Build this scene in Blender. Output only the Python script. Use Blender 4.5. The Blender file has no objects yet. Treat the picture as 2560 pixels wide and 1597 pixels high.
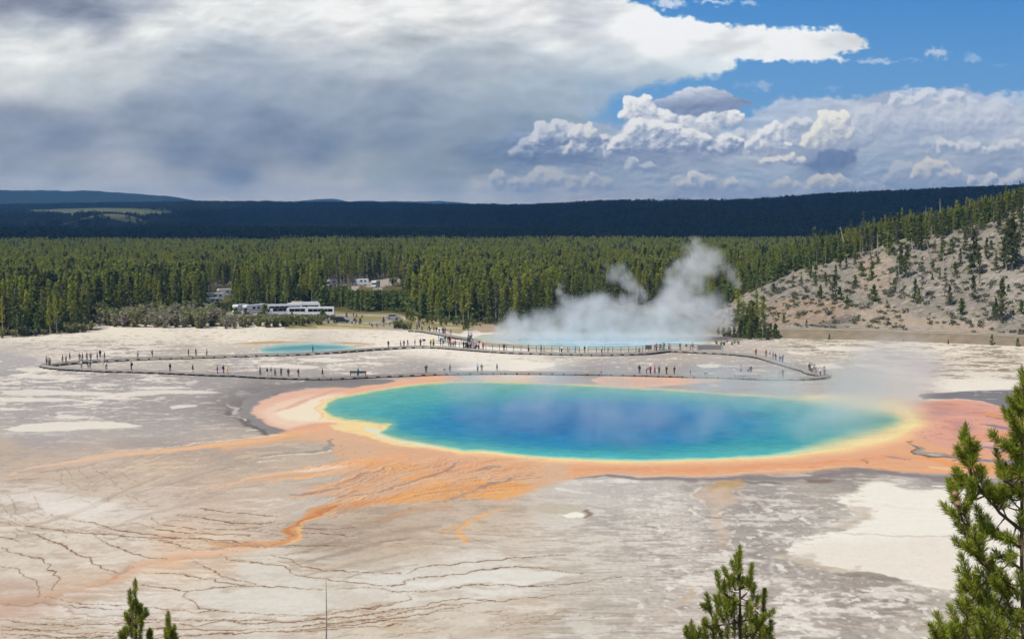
import bpy, bmesh, math, random
import numpy as np
from mathutils import Vector, Matrix

random.seed(7)
rng = np.random.default_rng(11)
scene = bpy.context.scene
COL = scene.collection

# ---------------------------------------------------------------- camera
FPX, CU, CV, VH, EYE = 3500.0, 1280.0, 798.5, 545.0, 32.0
PITCH = math.atan((CV - VH) / FPX)
cam_d = bpy.data.cameras.new('camera')
cam = bpy.data.objects.new('camera', cam_d)
COL.objects.link(cam)
cam.location = (0, 0, EYE)
cam.rotation_euler = (math.pi / 2 - PITCH, 0, 0)
cam_d.sensor_width = 36.0
cam_d.lens = FPX / 2560.0 * 36.0
cam_d.clip_start = 0.2
cam_d.clip_end = 120000.0
scene.camera = cam

# ---------------------------------------------------------------- sky light, sun, exposure
SUN_EL = math.radians(56.0)
SUN_AZ = math.atan2(-0.62, -0.55)          # towards the sun: behind the camera, to the left (x, y)
SUN_DIR = Vector((math.sin(SUN_AZ) * math.cos(SUN_EL), math.cos(SUN_AZ) * math.cos(SUN_EL), math.sin(SUN_EL)))
world = bpy.data.worlds.new('World')
scene.world = world
world.use_nodes = True
wn = world.node_tree
wn.nodes.clear()
w_out = wn.nodes.new('ShaderNodeOutputWorld')
w_bg = wn.nodes.new('ShaderNodeBackground')
w_sky = wn.nodes.new('ShaderNodeTexSky')
w_sky.sky_type = 'NISHITA'
w_sky.sun_disc = False
w_sky.sun_elevation = SUN_EL
w_sky.sun_rotation = SUN_AZ
w_sky.altitude = 2200
w_bg.inputs['Strength'].default_value = 0.10
wn.links.new(w_sky.outputs[0], w_bg.inputs['Color'])
wn.links.new(w_bg.outputs[0], w_out.inputs['Surface'])

sun_d = bpy.data.lights.new('sun', 'SUN')
sun_d.energy = 3.6
sun_d.angle = math.radians(0.5)
sun_d.color = (1.0, 0.955, 0.89)
sun = bpy.data.objects.new('sun', sun_d)
COL.objects.link(sun)
sun.rotation_euler = SUN_DIR.to_track_quat('Z', 'Y').to_euler()
sun.location = (-200, -200, 300)

scene.view_settings.view_transform = 'Standard'
scene.view_settings.look = 'None'
scene.view_settings.exposure = 0.0
scene.view_settings.gamma = 1.0
scene.view_settings.use_curve_mapping = False
cy = scene.cycles
cy.use_denoising = True
cy.max_bounces = 8
cy.diffuse_bounces = 3
cy.glossy_bounces = 2
cy.transmission_bounces = 2
cy.transparent_max_bounces = 8
cy.volume_bounces = 6
cy.volume_max_steps = 256
cy.volume_step_rate = 1.0
cy.caustics_reflective = False
cy.caustics_refractive = False
cy.sample_clamp_indirect = 4.0

# ---------------------------------------------------------------- helpers
def srgb(c):
    a = np.asarray(c, dtype=float) / 255.0
    return np.where(a <= 0.04045, a / 12.92, ((a + 0.055) / 1.055) ** 2.4)

LIT = np.array([1.055, 1.085, 1.165])          # how bright level white ground renders under this sun and sky
def alb(c):
    """albedo of level ground that shows as this sRGB colour in full sun"""
    return np.clip(srgb(c) / LIT, 0.004, 0.86)

CP, SP = math.cos(PITCH), math.sin(PITCH)
def ray(u, v):
    a = (np.asarray(u, float) - CU) / FPX
    b = (CV - np.asarray(v, float)) / FPX
    return a, CP + b * SP, -SP + b * CP
def at(u, v, z=0.0):
    """the point at height z seen along picture coordinates of the survey photograph"""
    dx, dy, dz = ray(u, v)
    t = (z - EYE) / dz
    return dx * t, dy * t
def at_depth(u, v, d):
    dx, dy, dz = ray(u, v)
    t = d / dy
    return Vector((float(dx * t), float(d), float(EYE + dz * t)))
def to_uv(x, y, z=0.0):
    zc = y * CP - (z - EYE) * SP
    yc = y * SP + (z - EYE) * CP
    return CU + FPX * x / zc, CV - FPX * yc / zc

_perm = np.random.default_rng(3).permutation(4096)
_ga = np.random.default_rng(4).uniform(0, 2 * math.pi, 4096)
_gx, _gy = np.cos(_ga), np.sin(_ga)
def noise2(x, y, seed=0):
    x = np.asarray(x, float); y = np.asarray(y, float)
    xi = np.floor(x).astype(np.int64); yi = np.floor(y).astype(np.int64)
    xf = x - xi; yf = y - yi
    u = xf * xf * xf * (xf * (xf * 6 - 15) + 10); v = yf * yf * yf * (yf * (yf * 6 - 15) + 10)
    def g(ix, iy, dx, dy):
        h = _perm[(_perm[(ix + seed * 131) & 4095] + iy) & 4095]
        return _gx[h] * dx + _gy[h] * dy
    n00 = g(xi, yi, xf, yf); n10 = g(xi + 1, yi, xf - 1, yf)
    n01 = g(xi, yi + 1, xf, yf - 1); n11 = g(xi + 1, yi + 1, xf - 1, yf - 1)
    return ((n00 * (1 - u) + n10 * u) * (1 - v) + (n01 * (1 - u) + n11 * u) * v) * 1.5
def fbm(x, y, octv=4, seed=0, gain=0.5, lac=2.03):
    s = 0.0; a = 1.0; n = 0.0
    for i in range(octv):
        s = s + a * noise2(x, y, seed + i * 7); n += a
        x = x * lac + 17.3; y = y * lac + 5.1; a *= gain
    return s / n
def smooth(a, b, x):
    t = np.clip((x - a) / (b - a), 0, 1)
    return t * t * (3 - 2 * t)

def grid_mesh(name, P, nr, nc, cols=None, vals=None, smooth_shade=True):
    """mesh from nr x nc points, with optional point colours and values"""
    me = bpy.data.meshes.new(name)
    n = nr * nc
    me.vertices.add(n)
    me.vertices.foreach_set('co', np.ascontiguousarray(P.reshape(-1), dtype=np.float32))
    i = np.arange(nr - 1)[:, None] * nc + np.arange(nc - 1)[None, :]
    q = np.stack([i, i + 1, i + nc + 1, i + nc], -1).reshape(-1, 4)
    set_faces(me, q)
    if cols is not None:
        put_color(me, 'Col', cols)
    for k, a in (vals or {}).items():
        at_ = me.attributes.new(k, 'FLOAT', 'POINT')
        at_.data.foreach_set('value', np.ascontiguousarray(a.reshape(-1), dtype=np.float32))
    me.polygons.foreach_set('use_smooth', np.full(len(me.polygons), smooth_shade))
    me.update()
    return me
def set_faces(me, q):
    k = q.shape[1]
    me.loops.add(q.size); me.polygons.add(len(q))
    me.loops.foreach_set('vertex_index', np.ascontiguousarray(q.reshape(-1), dtype=np.int32))
    me.polygons.foreach_set('loop_start', np.arange(len(q), dtype=np.int32) * k)
    me.polygons.foreach_set('loop_total', np.full(len(q), k, dtype=np.int32))
    me.update(calc_edges=True)
def put_color(me, name, cols):
    c = np.ones((len(me.vertices), 4), dtype=np.float32)
    c[:, :3] = cols.reshape(-1, 3)
    ca = me.attributes.new(name, 'FLOAT_COLOR', 'POINT')
    ca.data.foreach_set('color', c.reshape(-1))
def mesh_np(name, V, faces, smooth_shade=False):
    me = bpy.data.meshes.new(name)
    V = np.asarray(V, dtype=np.float32)
    me.vertices.add(len(V)); me.vertices.foreach_set('co', V.reshape(-1))
    set_faces(me, np.asarray(faces))
    if smooth_shade: me.polygons.foreach_set('use_smooth', np.full(len(me.polygons), True))
    return me

def obj(name, me, mat=None, parent=None, loc=None, rot=None, scale=None):
    o = bpy.data.objects.new(name, me)
    COL.objects.link(o)
    if mat is not None:
        for m in (mat if isinstance(mat, (list, tuple)) else [mat]):
            if len(me.materials) == 0 or m.name not in [x.name for x in me.materials if x]:
                me.materials.append(m)
    if parent is not None: o.parent = parent
    if loc is not None: o.location = loc
    if rot is not None: o.rotation_euler = rot
    if scale is not None: o.scale = scale if hasattr(scale, '__len__') else (scale,) * 3
    return o
def empty(name, loc=(0, 0, 0), rz=0.0):
    o = bpy.data.objects.new(name, None)
    o.empty_display_size = 0.5
    COL.objects.link(o); o.location = loc; o.rotation_euler = (0, 0, rz)
    return o
def tag(o, label=None, cat=None, group=None, kind=None):
    if label: o['label'] = label
    if cat: o['category'] = cat
    if group: o['group'] = group
    if kind: o['kind'] = kind
    return o
def copy_tree(o, parent=None):
    c = o.copy(); COL.objects.link(c)
    if parent is not None: c.parent = parent
    for ch in o.children: copy_tree(ch, c)
    return c

def mat(name, color=(0.5, 0.5, 0.5), rough=0.8, spec=0.3, metal=0.0, vary=0.12, scale=8.0):
    """principled material with a light procedural unevenness"""
    m = bpy.data.materials.new(name); m.use_nodes = True
    nt = m.node_tree; b = nt.nodes['Principled BSDF']
    b.inputs['Roughness'].default_value = rough
    b.inputs['Specular IOR Level'].default_value = spec
    b.inputs['Metallic'].default_value = metal
    nz = nt.nodes.new('ShaderNodeTexNoise'); nz.inputs['Scale'].default_value = scale
    nz.inputs['Detail'].default_value = 3
    tc = nt.nodes.new('ShaderNodeTexCoord')
    nt.links.new(tc.outputs['Object'], nz.inputs['Vector'])
    mr = nt.nodes.new('ShaderNodeMapRange')
    mr.inputs[3].default_value = 1 - vary; mr.inputs[4].default_value = 1 + vary
    nt.links.new(nz.outputs['Fac'], mr.inputs[0])
    hs = nt.nodes.new('ShaderNodeMix'); hs.data_type = 'RGBA'; hs.blend_type = 'MULTIPLY'
    hs.inputs['Factor'].default_value = 1
    hs.inputs['A'].default_value = (*color, 1)
    nt.links.new(mr.outputs[0], hs.inputs['B'])
    nt.links.new(hs.outputs['Result'], b.inputs['Base Color'])
    return m

class MB:
    """collects boxes, prisms and tubes into one mesh"""
    def __init__(s): s.v = []; s.f = []; s.mi = []; s.m = 0
    def add(s, V, F):
        n = len(s.v); s.v += [tuple(map(float, p)) for p in V]
        for f in F: s.f.append([n + i for i in f]); s.mi.append(s.m)
    def box(s, lo, hi, taper=0.0):
        (a, b, c), (d, e, f) = lo, hi; t = taper
        V = [(a, b, c), (d, b, c), (d, e, c), (a, e, c), (a + t, b + t, f), (d - t, b + t, f), (d - t, e - t, f), (a + t, e - t, f)]
        s.add(V, [(0, 3, 2, 1), (4, 5, 6, 7), (0, 1, 5, 4), (1, 2, 6, 5), (2, 3, 7, 6), (3, 0, 4, 7)])
    def tube(s, pts, rad, n=6, cap=True):
        pts = [Vector(p) for p in pts]
        rad = rad if hasattr(rad, '__len__') else [rad] * len(pts)
        V = []; F = []
        for i, p in enumerate(pts):
            d = (pts[min(i + 1, len(pts) - 1)] - pts[max(i - 1, 0)]).normalized()
            a = d.orthogonal().normalized() if abs(d.z) < 0.95 else Vector((1, 0, 0))
            a = (a - d * a.dot(d)).normalized(); b = d.cross(a)
            for k in range(n):
                t = 2 * math.pi * k / n
                V.append(p + (a * math.cos(t) + b * math.sin(t)) * rad[i])
        for i in range(len(pts) - 1):
            for k in range(n):
                k2 = (k + 1) % n
                F.append((i * n + k, i * n + k2, (i + 1) * n + k2, (i + 1) * n + k))
        if cap: F.append(tuple(range(n - 1, -1, -1))); F.append(tuple(range((len(pts) - 1) * n, len(pts) * n)))
        s.add(V, F)
    def prism(s, prof, y0, y1):
        """side profile (x, z) swept from y0 to y1"""
        n = len(prof)
        V = [(x, y0, z) for x, z in prof] + [(x, y1, z) for x, z in prof]
        F = [tuple(range(n)), tuple(range(2 * n - 1, n - 1, -1))]
        F += [(i, i + n, (i + 1) % n + n, (i + 1) % n) for i in range(n)]
        s.add(V, F)
    def wheel(s, x, y0, y1, z, r, n=14):
        V = []; F = []
        for y in (y0, y1):
            for k in range(n): V.append((x + r * math.cos(2 * math.pi * k / n), y, z + r * math.sin(2 * math.pi * k / n)))
        F = [tuple(range(n)), tuple(range(2 * n - 1, n - 1, -1))] + [(k, k + n, (k + 1) % n + n, (k + 1) % n) for k in range(n)]
        s.add(V, F)
    def mesh(s, name, bevel=0.0, smooth_shade=False):
        me = bpy.data.meshes.new(name)
        me.from_pydata(s.v, [], s.f)
        bm = bmesh.new(); bm.from_mesh(me)
        bmesh.ops.recalc_face_normals(bm, faces=bm.faces)
        if bevel: bmesh.ops.bevel(bm, geom=list(bm.edges), offset=bevel, segments=2, affect='EDGES', clamp_overlap=True)
        for f in bm.faces: f.smooth = smooth_shade
        bm.to_mesh(me); bm.free()
        return me
    def build(s, name, m=None, parent=None, bevel=0.0, smooth_shade=False):
        return obj(name, s.mesh(name, bevel, smooth_shade), m, parent)

# traced outlines: picture coordinates of the enlargements the tracing was done on
def _zt(u0, v0, k): return lambda pts: np.array([(u0 + x / k, v0 + y / k) for x, y in pts])
Z1 = _zt(0, 900, 2.169); Z2 = _zt(560, 900, 2.169); Z3 = _zt(1560, 900, 2.169)
M1 = _zt(0, 440, 3.023); M2 = _zt(640, 440, 3.023); M3 = _zt(1280, 440, 3.023); M4 = _zt(1920, 440, 3.023)
S4 = _zt(0, 0, 1.894); S5 = _zt(1280, 0, 1.894); OV = _zt(0, 0, 2424 / 2560.0)

# ================================================================= SKY (dome of painted cloud, gives off light)
def build_sky():
    us = np.concatenate([np.arange(-1500, -80, 12.0), np.arange(-80, 2640, 2.6), np.arange(2640, 4060, 12.0)])
    vs = np.concatenate([np.arange(-2900, -40, 22.0), np.arange(-40, 640, 2.3)])
    U, V = np.meshgrid(us, vs)
    shp = U.shape
    wu = fbm(U / 150, V / 90, 4, 21) * 20; wv = fbm(U / 150, V / 90, 4, 55) * 11
    f1 = fbm(U / 28, V / 20, 4, 31)
    f2 = fbm(U / 9, V / 7, 3, 91)
    # clear blue
    t = np.clip(V / 420.0, -1.5, 1.2)[..., None]
    C = np.where(t > 0, np.array([80, 143, 207.]) * (1 - t) + np.array([140, 186, 227.]) * t, np.array([74, 138, 205.]) * (1 + t * 0.25) + np.array([55, 118, 195.]) * (-t * 0.25))
    def bill(x, y, sx, sy, sd, n=4):
        o = 0.0; a = 1.0
        for i in range(n):
            o = o + a * (1 - 1.8 * np.abs(noise2(x / sx, y / sy, sd + i))); a *= .58; sx /= 2.1; sy /= 2.1
        return o
    def relief(sx, sy, sd, d, n=4, asp=1.0):
        return bill(U, V, sx, sy, sd, n) - bill(U - d * .7, V - d * asp, sx, sy, sd, n)
    def rbf(pts, s, uu, vv, aspect=1.6, soft=.10, pw=1.8):
        num = np.zeros(uu.shape + (3,)); den = np.full(uu.shape, 1e-9)
        for (pu, pv, c) in pts:
            d2 = ((uu - pu) / (s * aspect)) ** 2 + ((vv - pv) / s) ** 2
            w = 1.0 / (d2 + soft) ** pw
            num += w[..., None] * np.array(c, float); den += w
        return num / den[..., None]
    def inpoly(poly, soft, uu, vv):
        """soft mask of a polygon"""
        ins = np.zeros(uu.shape, bool); dist = np.full(uu.shape, 1e9)
        n = len(poly)
        for i in range(n):
            x0, y0 = poly[i]; x1, y1 = poly[(i + 1) % n]
            c = (y0 > vv) != (y1 > vv)
            if abs(y1 - y0) > 1e-6:
                ins ^= c & (uu < (x1 - x0) * (vv - y0) / (y1 - y0) + x0)
            ex, ey = x1 - x0, y1 - y0
            tt = np.clip(((uu - x0) * ex + (vv - y0) * ey) / (ex * ex + ey * ey + 1e-9), 0, 1)
            dist = np.minimum(dist, np.hypot(uu - x0 - tt * ex, vv - y0 - tt * ey))
        sd = np.where(ins, dist, -dist)
        return smooth(-soft, soft, sd)
    # --- the large rain cloud
    A = [(0,0,(112,122,156)),(180,15,(108,120,157)),(330,40,(102,114,152)),(500,70,(112,124,160)),(620,30,(150,160,188)),(100,120,(165,175,195)),(60,220,(216,219,229)),(150,285,(224,227,234)),(350,200,(206,212,223)),
      (700,130,(216,221,229)),(1000,60,(215,220,230)),(1300,40,(216,221,231)),(1600,60,(228,229,238)),(2000,40,(228,229,238)),(2300,20,(215,216,228)),(1300,110,(202,208,220)),(1700,130,(219,220,230)),
      (2200,110,(196,201,213)),(1900,205,(158,168,188)),(1500,190,(182,190,207)),(1850,240,(188,198,212)),(1100,250,(150,165,193)),(900,330,(160,172,196)),(600,350,(192,200,214)),(300,420,(186,196,211)),
      (100,400,(206,210,221)),(1700,300,(170,183,204)),(2100,300,(150,165,191)),(2350,280,(160,173,196)),(100,560,(132,146,179)),(300,640,(122,137,174)),(50,700,(138,149,180)),(700,520,(134,149,181)),
      (1000,450,(135,152,186)),(1300,400,(146,161,191)),(1600,430,(141,157,187)),(1900,480,(130,148,181)),(1250,600,(116,136,174)),(900,720,(118,136,174)),(1100,830,(112,132,171)),(1500,700,(116,136,174)),
      (1900,650,(124,145,179)),(2200,600,(140,160,190)),(2300,740,(104,129,168)),(2000,800,(140,162,189)),(1800,850,(152,172,192)),(1700,905,(207,206,213)),(1300,905,(187,191,204)),(950,885,(172,180,197)),
      (600,865,(186,191,206)),(100,865,(192,195,207)),(300,820,(165,175,196)),(100,780,(150,162,189)),(2300,885,(206,207,212)),(1800,935,(201,203,211)),(2100,850,(150,169,191)),(2400,930,(192,200,212)),(500,955,(206,207,214)),(200,955,(206,207,214)),(50,940,(204,206,214)),(350,925,(200,202,211)),(800,955,(206,206,213)),(1000,960,(206,206,213)),(1300,970,(208,207,213)),(1650,965,(212,211,216)),(1950,970,(208,208,214)),(700,930,(196,199,209)),(1500,940,(200,200,209))]
    B = [(100,60,(216,218,229)),(400,40,(196,201,219)),(300,110,(172,180,202)),(600,130,(238,240,247)),(900,115,(252,252,254)),(1300,150,(243,243,248)),(1600,180,(207,212,226)),(1000,205,(202,207,222)),
      (700,225,(242,244,249)),(1100,260,(223,229,240)),(200,220,(217,222,232)),(150,300,(160,175,200)),(500,300,(182,194,214)),(900,300,(197,210,227)),(700,350,(165,186,213)),(200,400,(150,170,199)),
      (450,420,(142,170,207)),(100,500,(150,172,199)),(50,580,(128,153,187)),(200,620,(140,165,195)),(0,800,(170,185,205)),(0,950,(214,216,219))]
    pts = [(x / 1.894, y / 1.894, c) for x, y, c in A] + [(1280 + x / 1.894, y / 1.894, c) for x, y, c in B]
    pts += [(u, v, (150, 160, 185)) for u, v in ((-400, -300), (300, -400), (-500, 200), (900, -500))] + [(-400, 470, (190, 195, 207))]
    st = rbf(pts, 40, U + wu, V + wv, 1.7, .32, 1.75)
    shaft = fbm((U + V * 0.62) / 62, (V - U * 0.2) / 330, 3, 71)
    st = st + (f1 * 3.5 + fbm(U / 120, V / 60, 4, 44) * 8)[..., None] + (shaft * 4.5 * smooth(90, 220, V) * (U < 1500))[..., None] + f2[..., None] * 2.5
    st = st + np.array([11, 10, 1.]) + (fbm(U / 34, V / 20, 4, 47) * 5)[..., None]
    rs = relief(210, 80, 601, 16, 2); rs2 = relief(60, 26, 611, 5, 3)
    hi = smooth(215, 60, V + (1280 - U) * -.02)
    st = st + (rs * (6 + 7 * hi) + rs2 * (0.8 + 5 * hi))[..., None] * np.array([1, 1, .95])
    st = st + (np.array([12, 10, 6.]) * (smooth(330, 60, V) + .9 * smooth(380, 480, V))[..., None])
    lm = st.mean(-1, keepdims=True); st = st * .80 + lm * .20 + np.array([7, 7, 6.]) + np.array([20, 18, 13.]) * smooth(425, 505, V + wv)[..., None]
    edge = S5([(470,-900),(560,-10),(640,25),(740,68),(900,80),(960,105),(1080,110),(1270,120),(1400,130),(1540,122),(1640,160),(1690,205),(1600,235),(1530,245),(1600,276),(1220,278),(1070,276),(1050,318),(970,345),(850,352),(640,398),(480,442),(420,520),(380,560),(560,640),(700,800),(700,1300),(-2500,1300),(-5500,1300),(-5500,-900)])
    ru = U + f1 * 9 + f2 * 4 + wu * 0.25; rv = V + fbm(U / 26, V / 20, 4, 61) * 8 + f2 * 3 - bill(U, V, 60, 40, 671, 4) * 9 + 4
    soft = 6 + 12 * smooth(150, 230, V) + 30 * smooth(250, 320, V) * (U < 1700)
    m = inpoly(edge, soft, ru, rv)
    C = C * (1 - m[..., None]) + st * m[..., None]
    # --- grey-white deck low on the right
    D = [(1250,490,(178,195,220)),(1500,480,(190,202,222)),(1900,430,(180,194,220)),(2130,430,(176,190,216)),(2400,450,(178,196,222)),(1750,480,(165,178,204)),(2000,490,(222,226,234)),(1820,500,(160,174,200)),(1700,540,(205,212,225)),
      (2000,560,(196,206,222)),(2300,560,(204,212,226)),(1800,620,(188,200,218)),(2200,640,(176,190,212)),(1950,660,(168,184,208)),(2100,690,(190,202,218)),(2350,660,(196,206,222)),(1700,690,(180,194,214)),(1200,640,(182,196,216)),(1100,600,(176,194,220)),
      (900,640,(190,200,216)),(500,640,(170,186,210)),(200,680,(150,170,197)),(50,740,(118,142,178)),(250,760,(130,150,184)),(600,780,(140,160,192)),(900,770,(172,186,208)),(1150,780,(182,197,216)),(1500,770,(150,168,198)),(1750,760,(168,188,212)),
      (1800,830,(172,192,214)),(2000,860,(178,194,212)),(2300,800,(168,184,210)),(2424,760,(172,188,212)),(600,830,(184,200,216)),(200,830,(196,204,214)),(900,935,(214,219,224)),(1300,945,(214,220,226)),(1700,935,(212,217,224)),(2100,900,(202,209,219)),(2424,880,(206,212,222)),(300,935,(220,220,220)),(600,950,(220,221,222)),(1100,850,(180,203,222)),(1150,730,(196,206,220))]
    dk = rbf([(1280 + x / 1.894, y / 1.894, c) for x, y, c in D] + [(3000, 300, (190, 200, 220)), (3000, 450, (205, 212, 222)), (3500, 200, (120, 165, 220))], 26, U + wu * 0.8, V + wv * 0.7, 2.0)
    rd = relief(110, 42, 641, 9, 3); rd2 = relief(40, 18, 651, 4, 3)
    dk = dk + (f2 * 2 + fbm(U / 90, V / 26, 4, 19) * 12 + rd * 11 + rd2 * 5)[..., None] * np.array([1.05, 1, .85])
    dk = dk + np.array([10, 9, 6.])
    edge = S5([(-300,1300),(-300,700),(60,600),(300,560),(520,585),(560,640),(1080,590),(1100,560),(1190,500),(1270,458),(1500,455),(1700,440),(1850,405),(2130,410),(2250,436),(2424,430),(3100,430),(5200,420),(5200,1300)])
    m = inpoly(edge, 7, ru, rv + fbm(U / 60, V / 14, 3, 77) * 9) * smooth(1090, 1330, U + wu * 3 - (V - 400) * .9)
    C = C * (1 - m[..., None]) + dk * m[..., None]
    # --- small loose clouds
    for x, y, rx, ry, c, a in [(2010,240,62,34,(196,208,232),.9),(2180,258,50,20,(165,195,232),.7),(1190,395,42,28,(170,192,225),.8),(1110,392,80,14,(150,182,224),.5),(1720,275,110,18,(196,210,234),.8),(1900,272,60,10,(160,192,230),.5),(370,515,45,26,(176,196,222),.8),(740,0,95,30,(216,224,240),.95),(960,0,95,14,(206,218,240),.9),(1120,0,50,16,(190,208,238),.8),(1520,405,50,12,(150,184,228),.6),(2300,300,60,8,(140,180,230),.4)]:
        cu, cv = 1280 + x / 1.894, y / 1.894
        d = np.hypot((ru - cu) / (rx / 1.894), (rv - cv) / (ry / 1.894)) + fbm(U / 14, V / 9, 3, int(x)) * 0.55
        m = (1 - smooth(0.35, 1.15, d))[..., None] * a
        C = C * (1 - m) + (np.array(c, float) + f2[..., None] * 5) * m
    # --- heaped clouds: many puffs, each lit from the upper left
    rr = np.random.default_rng(5)
    L = np.array([-0.52, 0.66, 0.54])
    ix0 = int(np.searchsorted(us, -60)); 
    def cumulus(mains, base, lit, dark, n_sub=0, soft_base=26, alpha=1.0, mixdark=0.0):
        sp = []
        for (x, y, r) in mains:
            r = r * 1.3; y = y + r * .08
            sp.append((x, y, r))
            for k in range(5):
                a = rr.uniform(-0.1, 1.1) * math.pi; q = r * rr.uniform(.5, .95)
                sp.append((x + math.cos(a) * q, y - math.sin(a) * q * .85, r * rr.uniform(.28, .5)))
        sp = [(1280 + x / 1.894, y / 1.894, r / 1.894) for x, y, r in sp]
        bv = base / 1.894
        u0 = min(s[0] - s[2] for s in sp) - 30; u1 = max(s[0] + s[2] for s in sp) + 30
        v0 = min(s[1] - s[2] for s in sp) - 24; v1 = max(bv + soft_base, max(s[1] for s in sp)) + 14
        a0, a1 = np.searchsorted(us, [u0, u1]); b0, b1 = np.searchsorted(vs, [v0, v1])
        sl = (slice(b0, b1), slice(a0, a1)); u_ = U[sl]; v_ = V[sl]
        sd = int(mains[0][0]) & 255
        def dens(x, y):
            wx = x + fbm(x / 22, y / 18, 3, 13) * 7; wy = y + fbm(x / 22, y / 18, 3, 14) * 6
            e = np.zeros(x.shape)
            for (cx, cyy, r) in sp:
                e = np.maximum(e, np.clip(1.25 - np.hypot(wx - cx, wy - cyy) / r, 0, 1.25) * (.55 + .45 * r / 40.0)) if False else e + np.exp(-((np.hypot(wx - cx, wy - cyy) / (r * .74)) ** 2) * 1.25) * .62
            e = 1 - np.exp(-e * 2.2)
            bl = (1 - 1.7 * np.abs(noise2(x / 24, y / 20, sd))) * .46 + (1 - 1.7 * np.abs(noise2(x / 11, y / 9.5, sd + 1))) * .29 + (1 - 1.7 * np.abs(noise2(x / 5.2, y / 4.6, sd + 2))) * .17 + noise2(x / 2.4, y / 2.2, sd + 3) * .07
            return e + (bl - .30) * .24 * np.clip(e * 2.0, 0, 1)
        D = dens(u_, v_)
        r1 = D - dens(u_ - 2.0, v_ - 3.0); r2 = D - dens(u_ - 6.5, v_ - 10.0)
        hgt = np.clip((bv - v_) / max(10, bv - v0), 0, 1)
        cxm = np.average([q[0] for q in sp]); side = smooth(-.1, .9, (u_ - cxm) / max(20, u1 - cxm)) 
        al = smooth(.40, .50 + .16 * (1 - hgt) + .05 * side, D) * (1 - smooth(bv - soft_base * .8, bv + soft_base * .35, v_ + f1[sl] * 12)) * alpha
        t = .56 + r1 * 1.5 + r2 * 0.95 + (hgt - .5) * .5 + fbm(u_ / 40, v_ / 26, 3, 81) * .25
        t = smooth(0.02, .98, t)[..., None]
        cc = np.array(dark, float) * (1 - t) + np.array(lit, float) * t
        C[sl] = C[sl] * (1 - al[..., None]) + cc * al[..., None]
    white, cream, pale = (254, 254, 252), (255, 252, 240), (232, 236, 240)
    sha, shb = (150, 164, 192), (164, 178, 202)
    # low grey-bottomed banks that join the heaps
    cumulus([(540,700,90),(700,690,100),(880,700,100),(1050,690,70),(640,620,80),(900,600,70)], 790, (226, 230, 238), (150, 166, 196), 0, 60, .9)
    cumulus([(180,690,80),(330,700,70),(60,720,60)], 775, (214, 220, 230), (124, 144, 180), 0, 50, .85)
    cumulus([(1200,690,70),(1330,660,80),(1480,680,80),(1620,640,70)], 760, (226, 230, 238), (160, 176, 204), 0, 50, .8)
    cumulus([(1800,600,110),(1950,570,100),(2120,590,110),(2300,570,110),(1700,560,70)], 680, (226, 230, 238), (166, 180, 206), 0, 70, .7)
    cumulus([(2080,490,60),(1960,470,50),(1830,480,50)], 525, (236, 238, 242), (164, 178, 204), 0, 30, .8)
    cumulus([(800,900,70),(950,900,70),(1100,910,60),(1250,910,60),(1420,910,70),(1560,905,60),(1700,910,60)], 960, (226, 229, 232), (176, 190, 210), 0, 50, .8)
    cumulus([(1850,840,70),(1990,830,70),(2120,850,60),(2250,880,60),(2380,880,60)], 930, (222, 226, 232), (168, 184, 208), 0, 50, .8)
    cumulus([(2000,705,60),(2150,715,60),(2300,715,60)], 760, (214, 222, 232), (162, 178, 206), 0, 40, .8)
    cumulus([(120,850,52),(60,875,46),(210,850,44),(400,868,56),(-60,860,50),(300,880,40)], 930, (226, 225, 222), (176, 190, 208), 12, 30, .85)
    cumulus([(560,790,40),(640,795,30)], 812, (228, 232, 240), (150, 168, 198), 10, 14, .8)
    cumulus([(880,850,44),(825,872,36),(935,876,36),(1030,885,40)], 900, (246, 244, 238), (168, 184, 208), 14, 20)
    cumulus([(1290,882,42),(1340,888,26)], 908, (244, 240, 228), (178, 192, 212), 12, 18, .95)
    cumulus([(1500,862,50),(1440,882,42),(1560,868,40)], 905, (248, 242, 228), (180, 192, 212), 14, 20)
    cumulus([(1960,800,48),(2020,782,36),(1930,835,46),(2080,835,44)], 880, (240, 237, 230), (172, 188, 212), 14, 24)
    cumulus([(2040,702,42),(2120,706,40),(2200,712,32),(2320,706,42),(2400,700,40)], 735, (236, 238, 242), (164, 180, 206), 12, 18, .9)
    cumulus([(2420,850,44),(2280,862,40),(2180,872,34),(2360,870,40)], 900, (246, 244, 240), (178, 190, 210), 12, 20)
    cumulus([(240,608,46),(180,645,70),(120,650,46)], 760, (226, 230, 236), (128, 148, 184), 14, 34)
    cumulus([(340,640,56),(405,655,40),(300,705,46)], 745, (240, 240, 238), (132, 152, 188), 14, 34)
    cumulus([(590,500,56),(555,545,36),(700,565,66),(820,595,78),(950,580,72),(1040,556,40)], 700, white, (172, 184, 206), 20, 40)
    cumulus([(1350,585,42),(1400,600,30)], 640, pale, shb, 12, 22)
    cumulus([(1500,585,56),(1565,572,44),(1440,645,56),(1535,635,66),(1480,690,46),(1400,690,28)], 735, cream, (176, 188, 208), 18, 30)
    cumulus([(1260,612,42),(1200,655,46),(1150,692,40),(1235,702,52),(1295,695,26)], 738, white, (170, 184, 208), 18, 20)
    cumulus([(600,645,86),(520,692,48),(750,665,74),(870,672,66),(1000,695,54),(1055,684,34)], 772, white, (138, 156, 190), 20, 34)
    cumulus([(1340,760,40),(1260,770,32),(1200,775,24)], 788, (250, 248, 242), (160, 176, 204), 14, 14)
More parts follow.
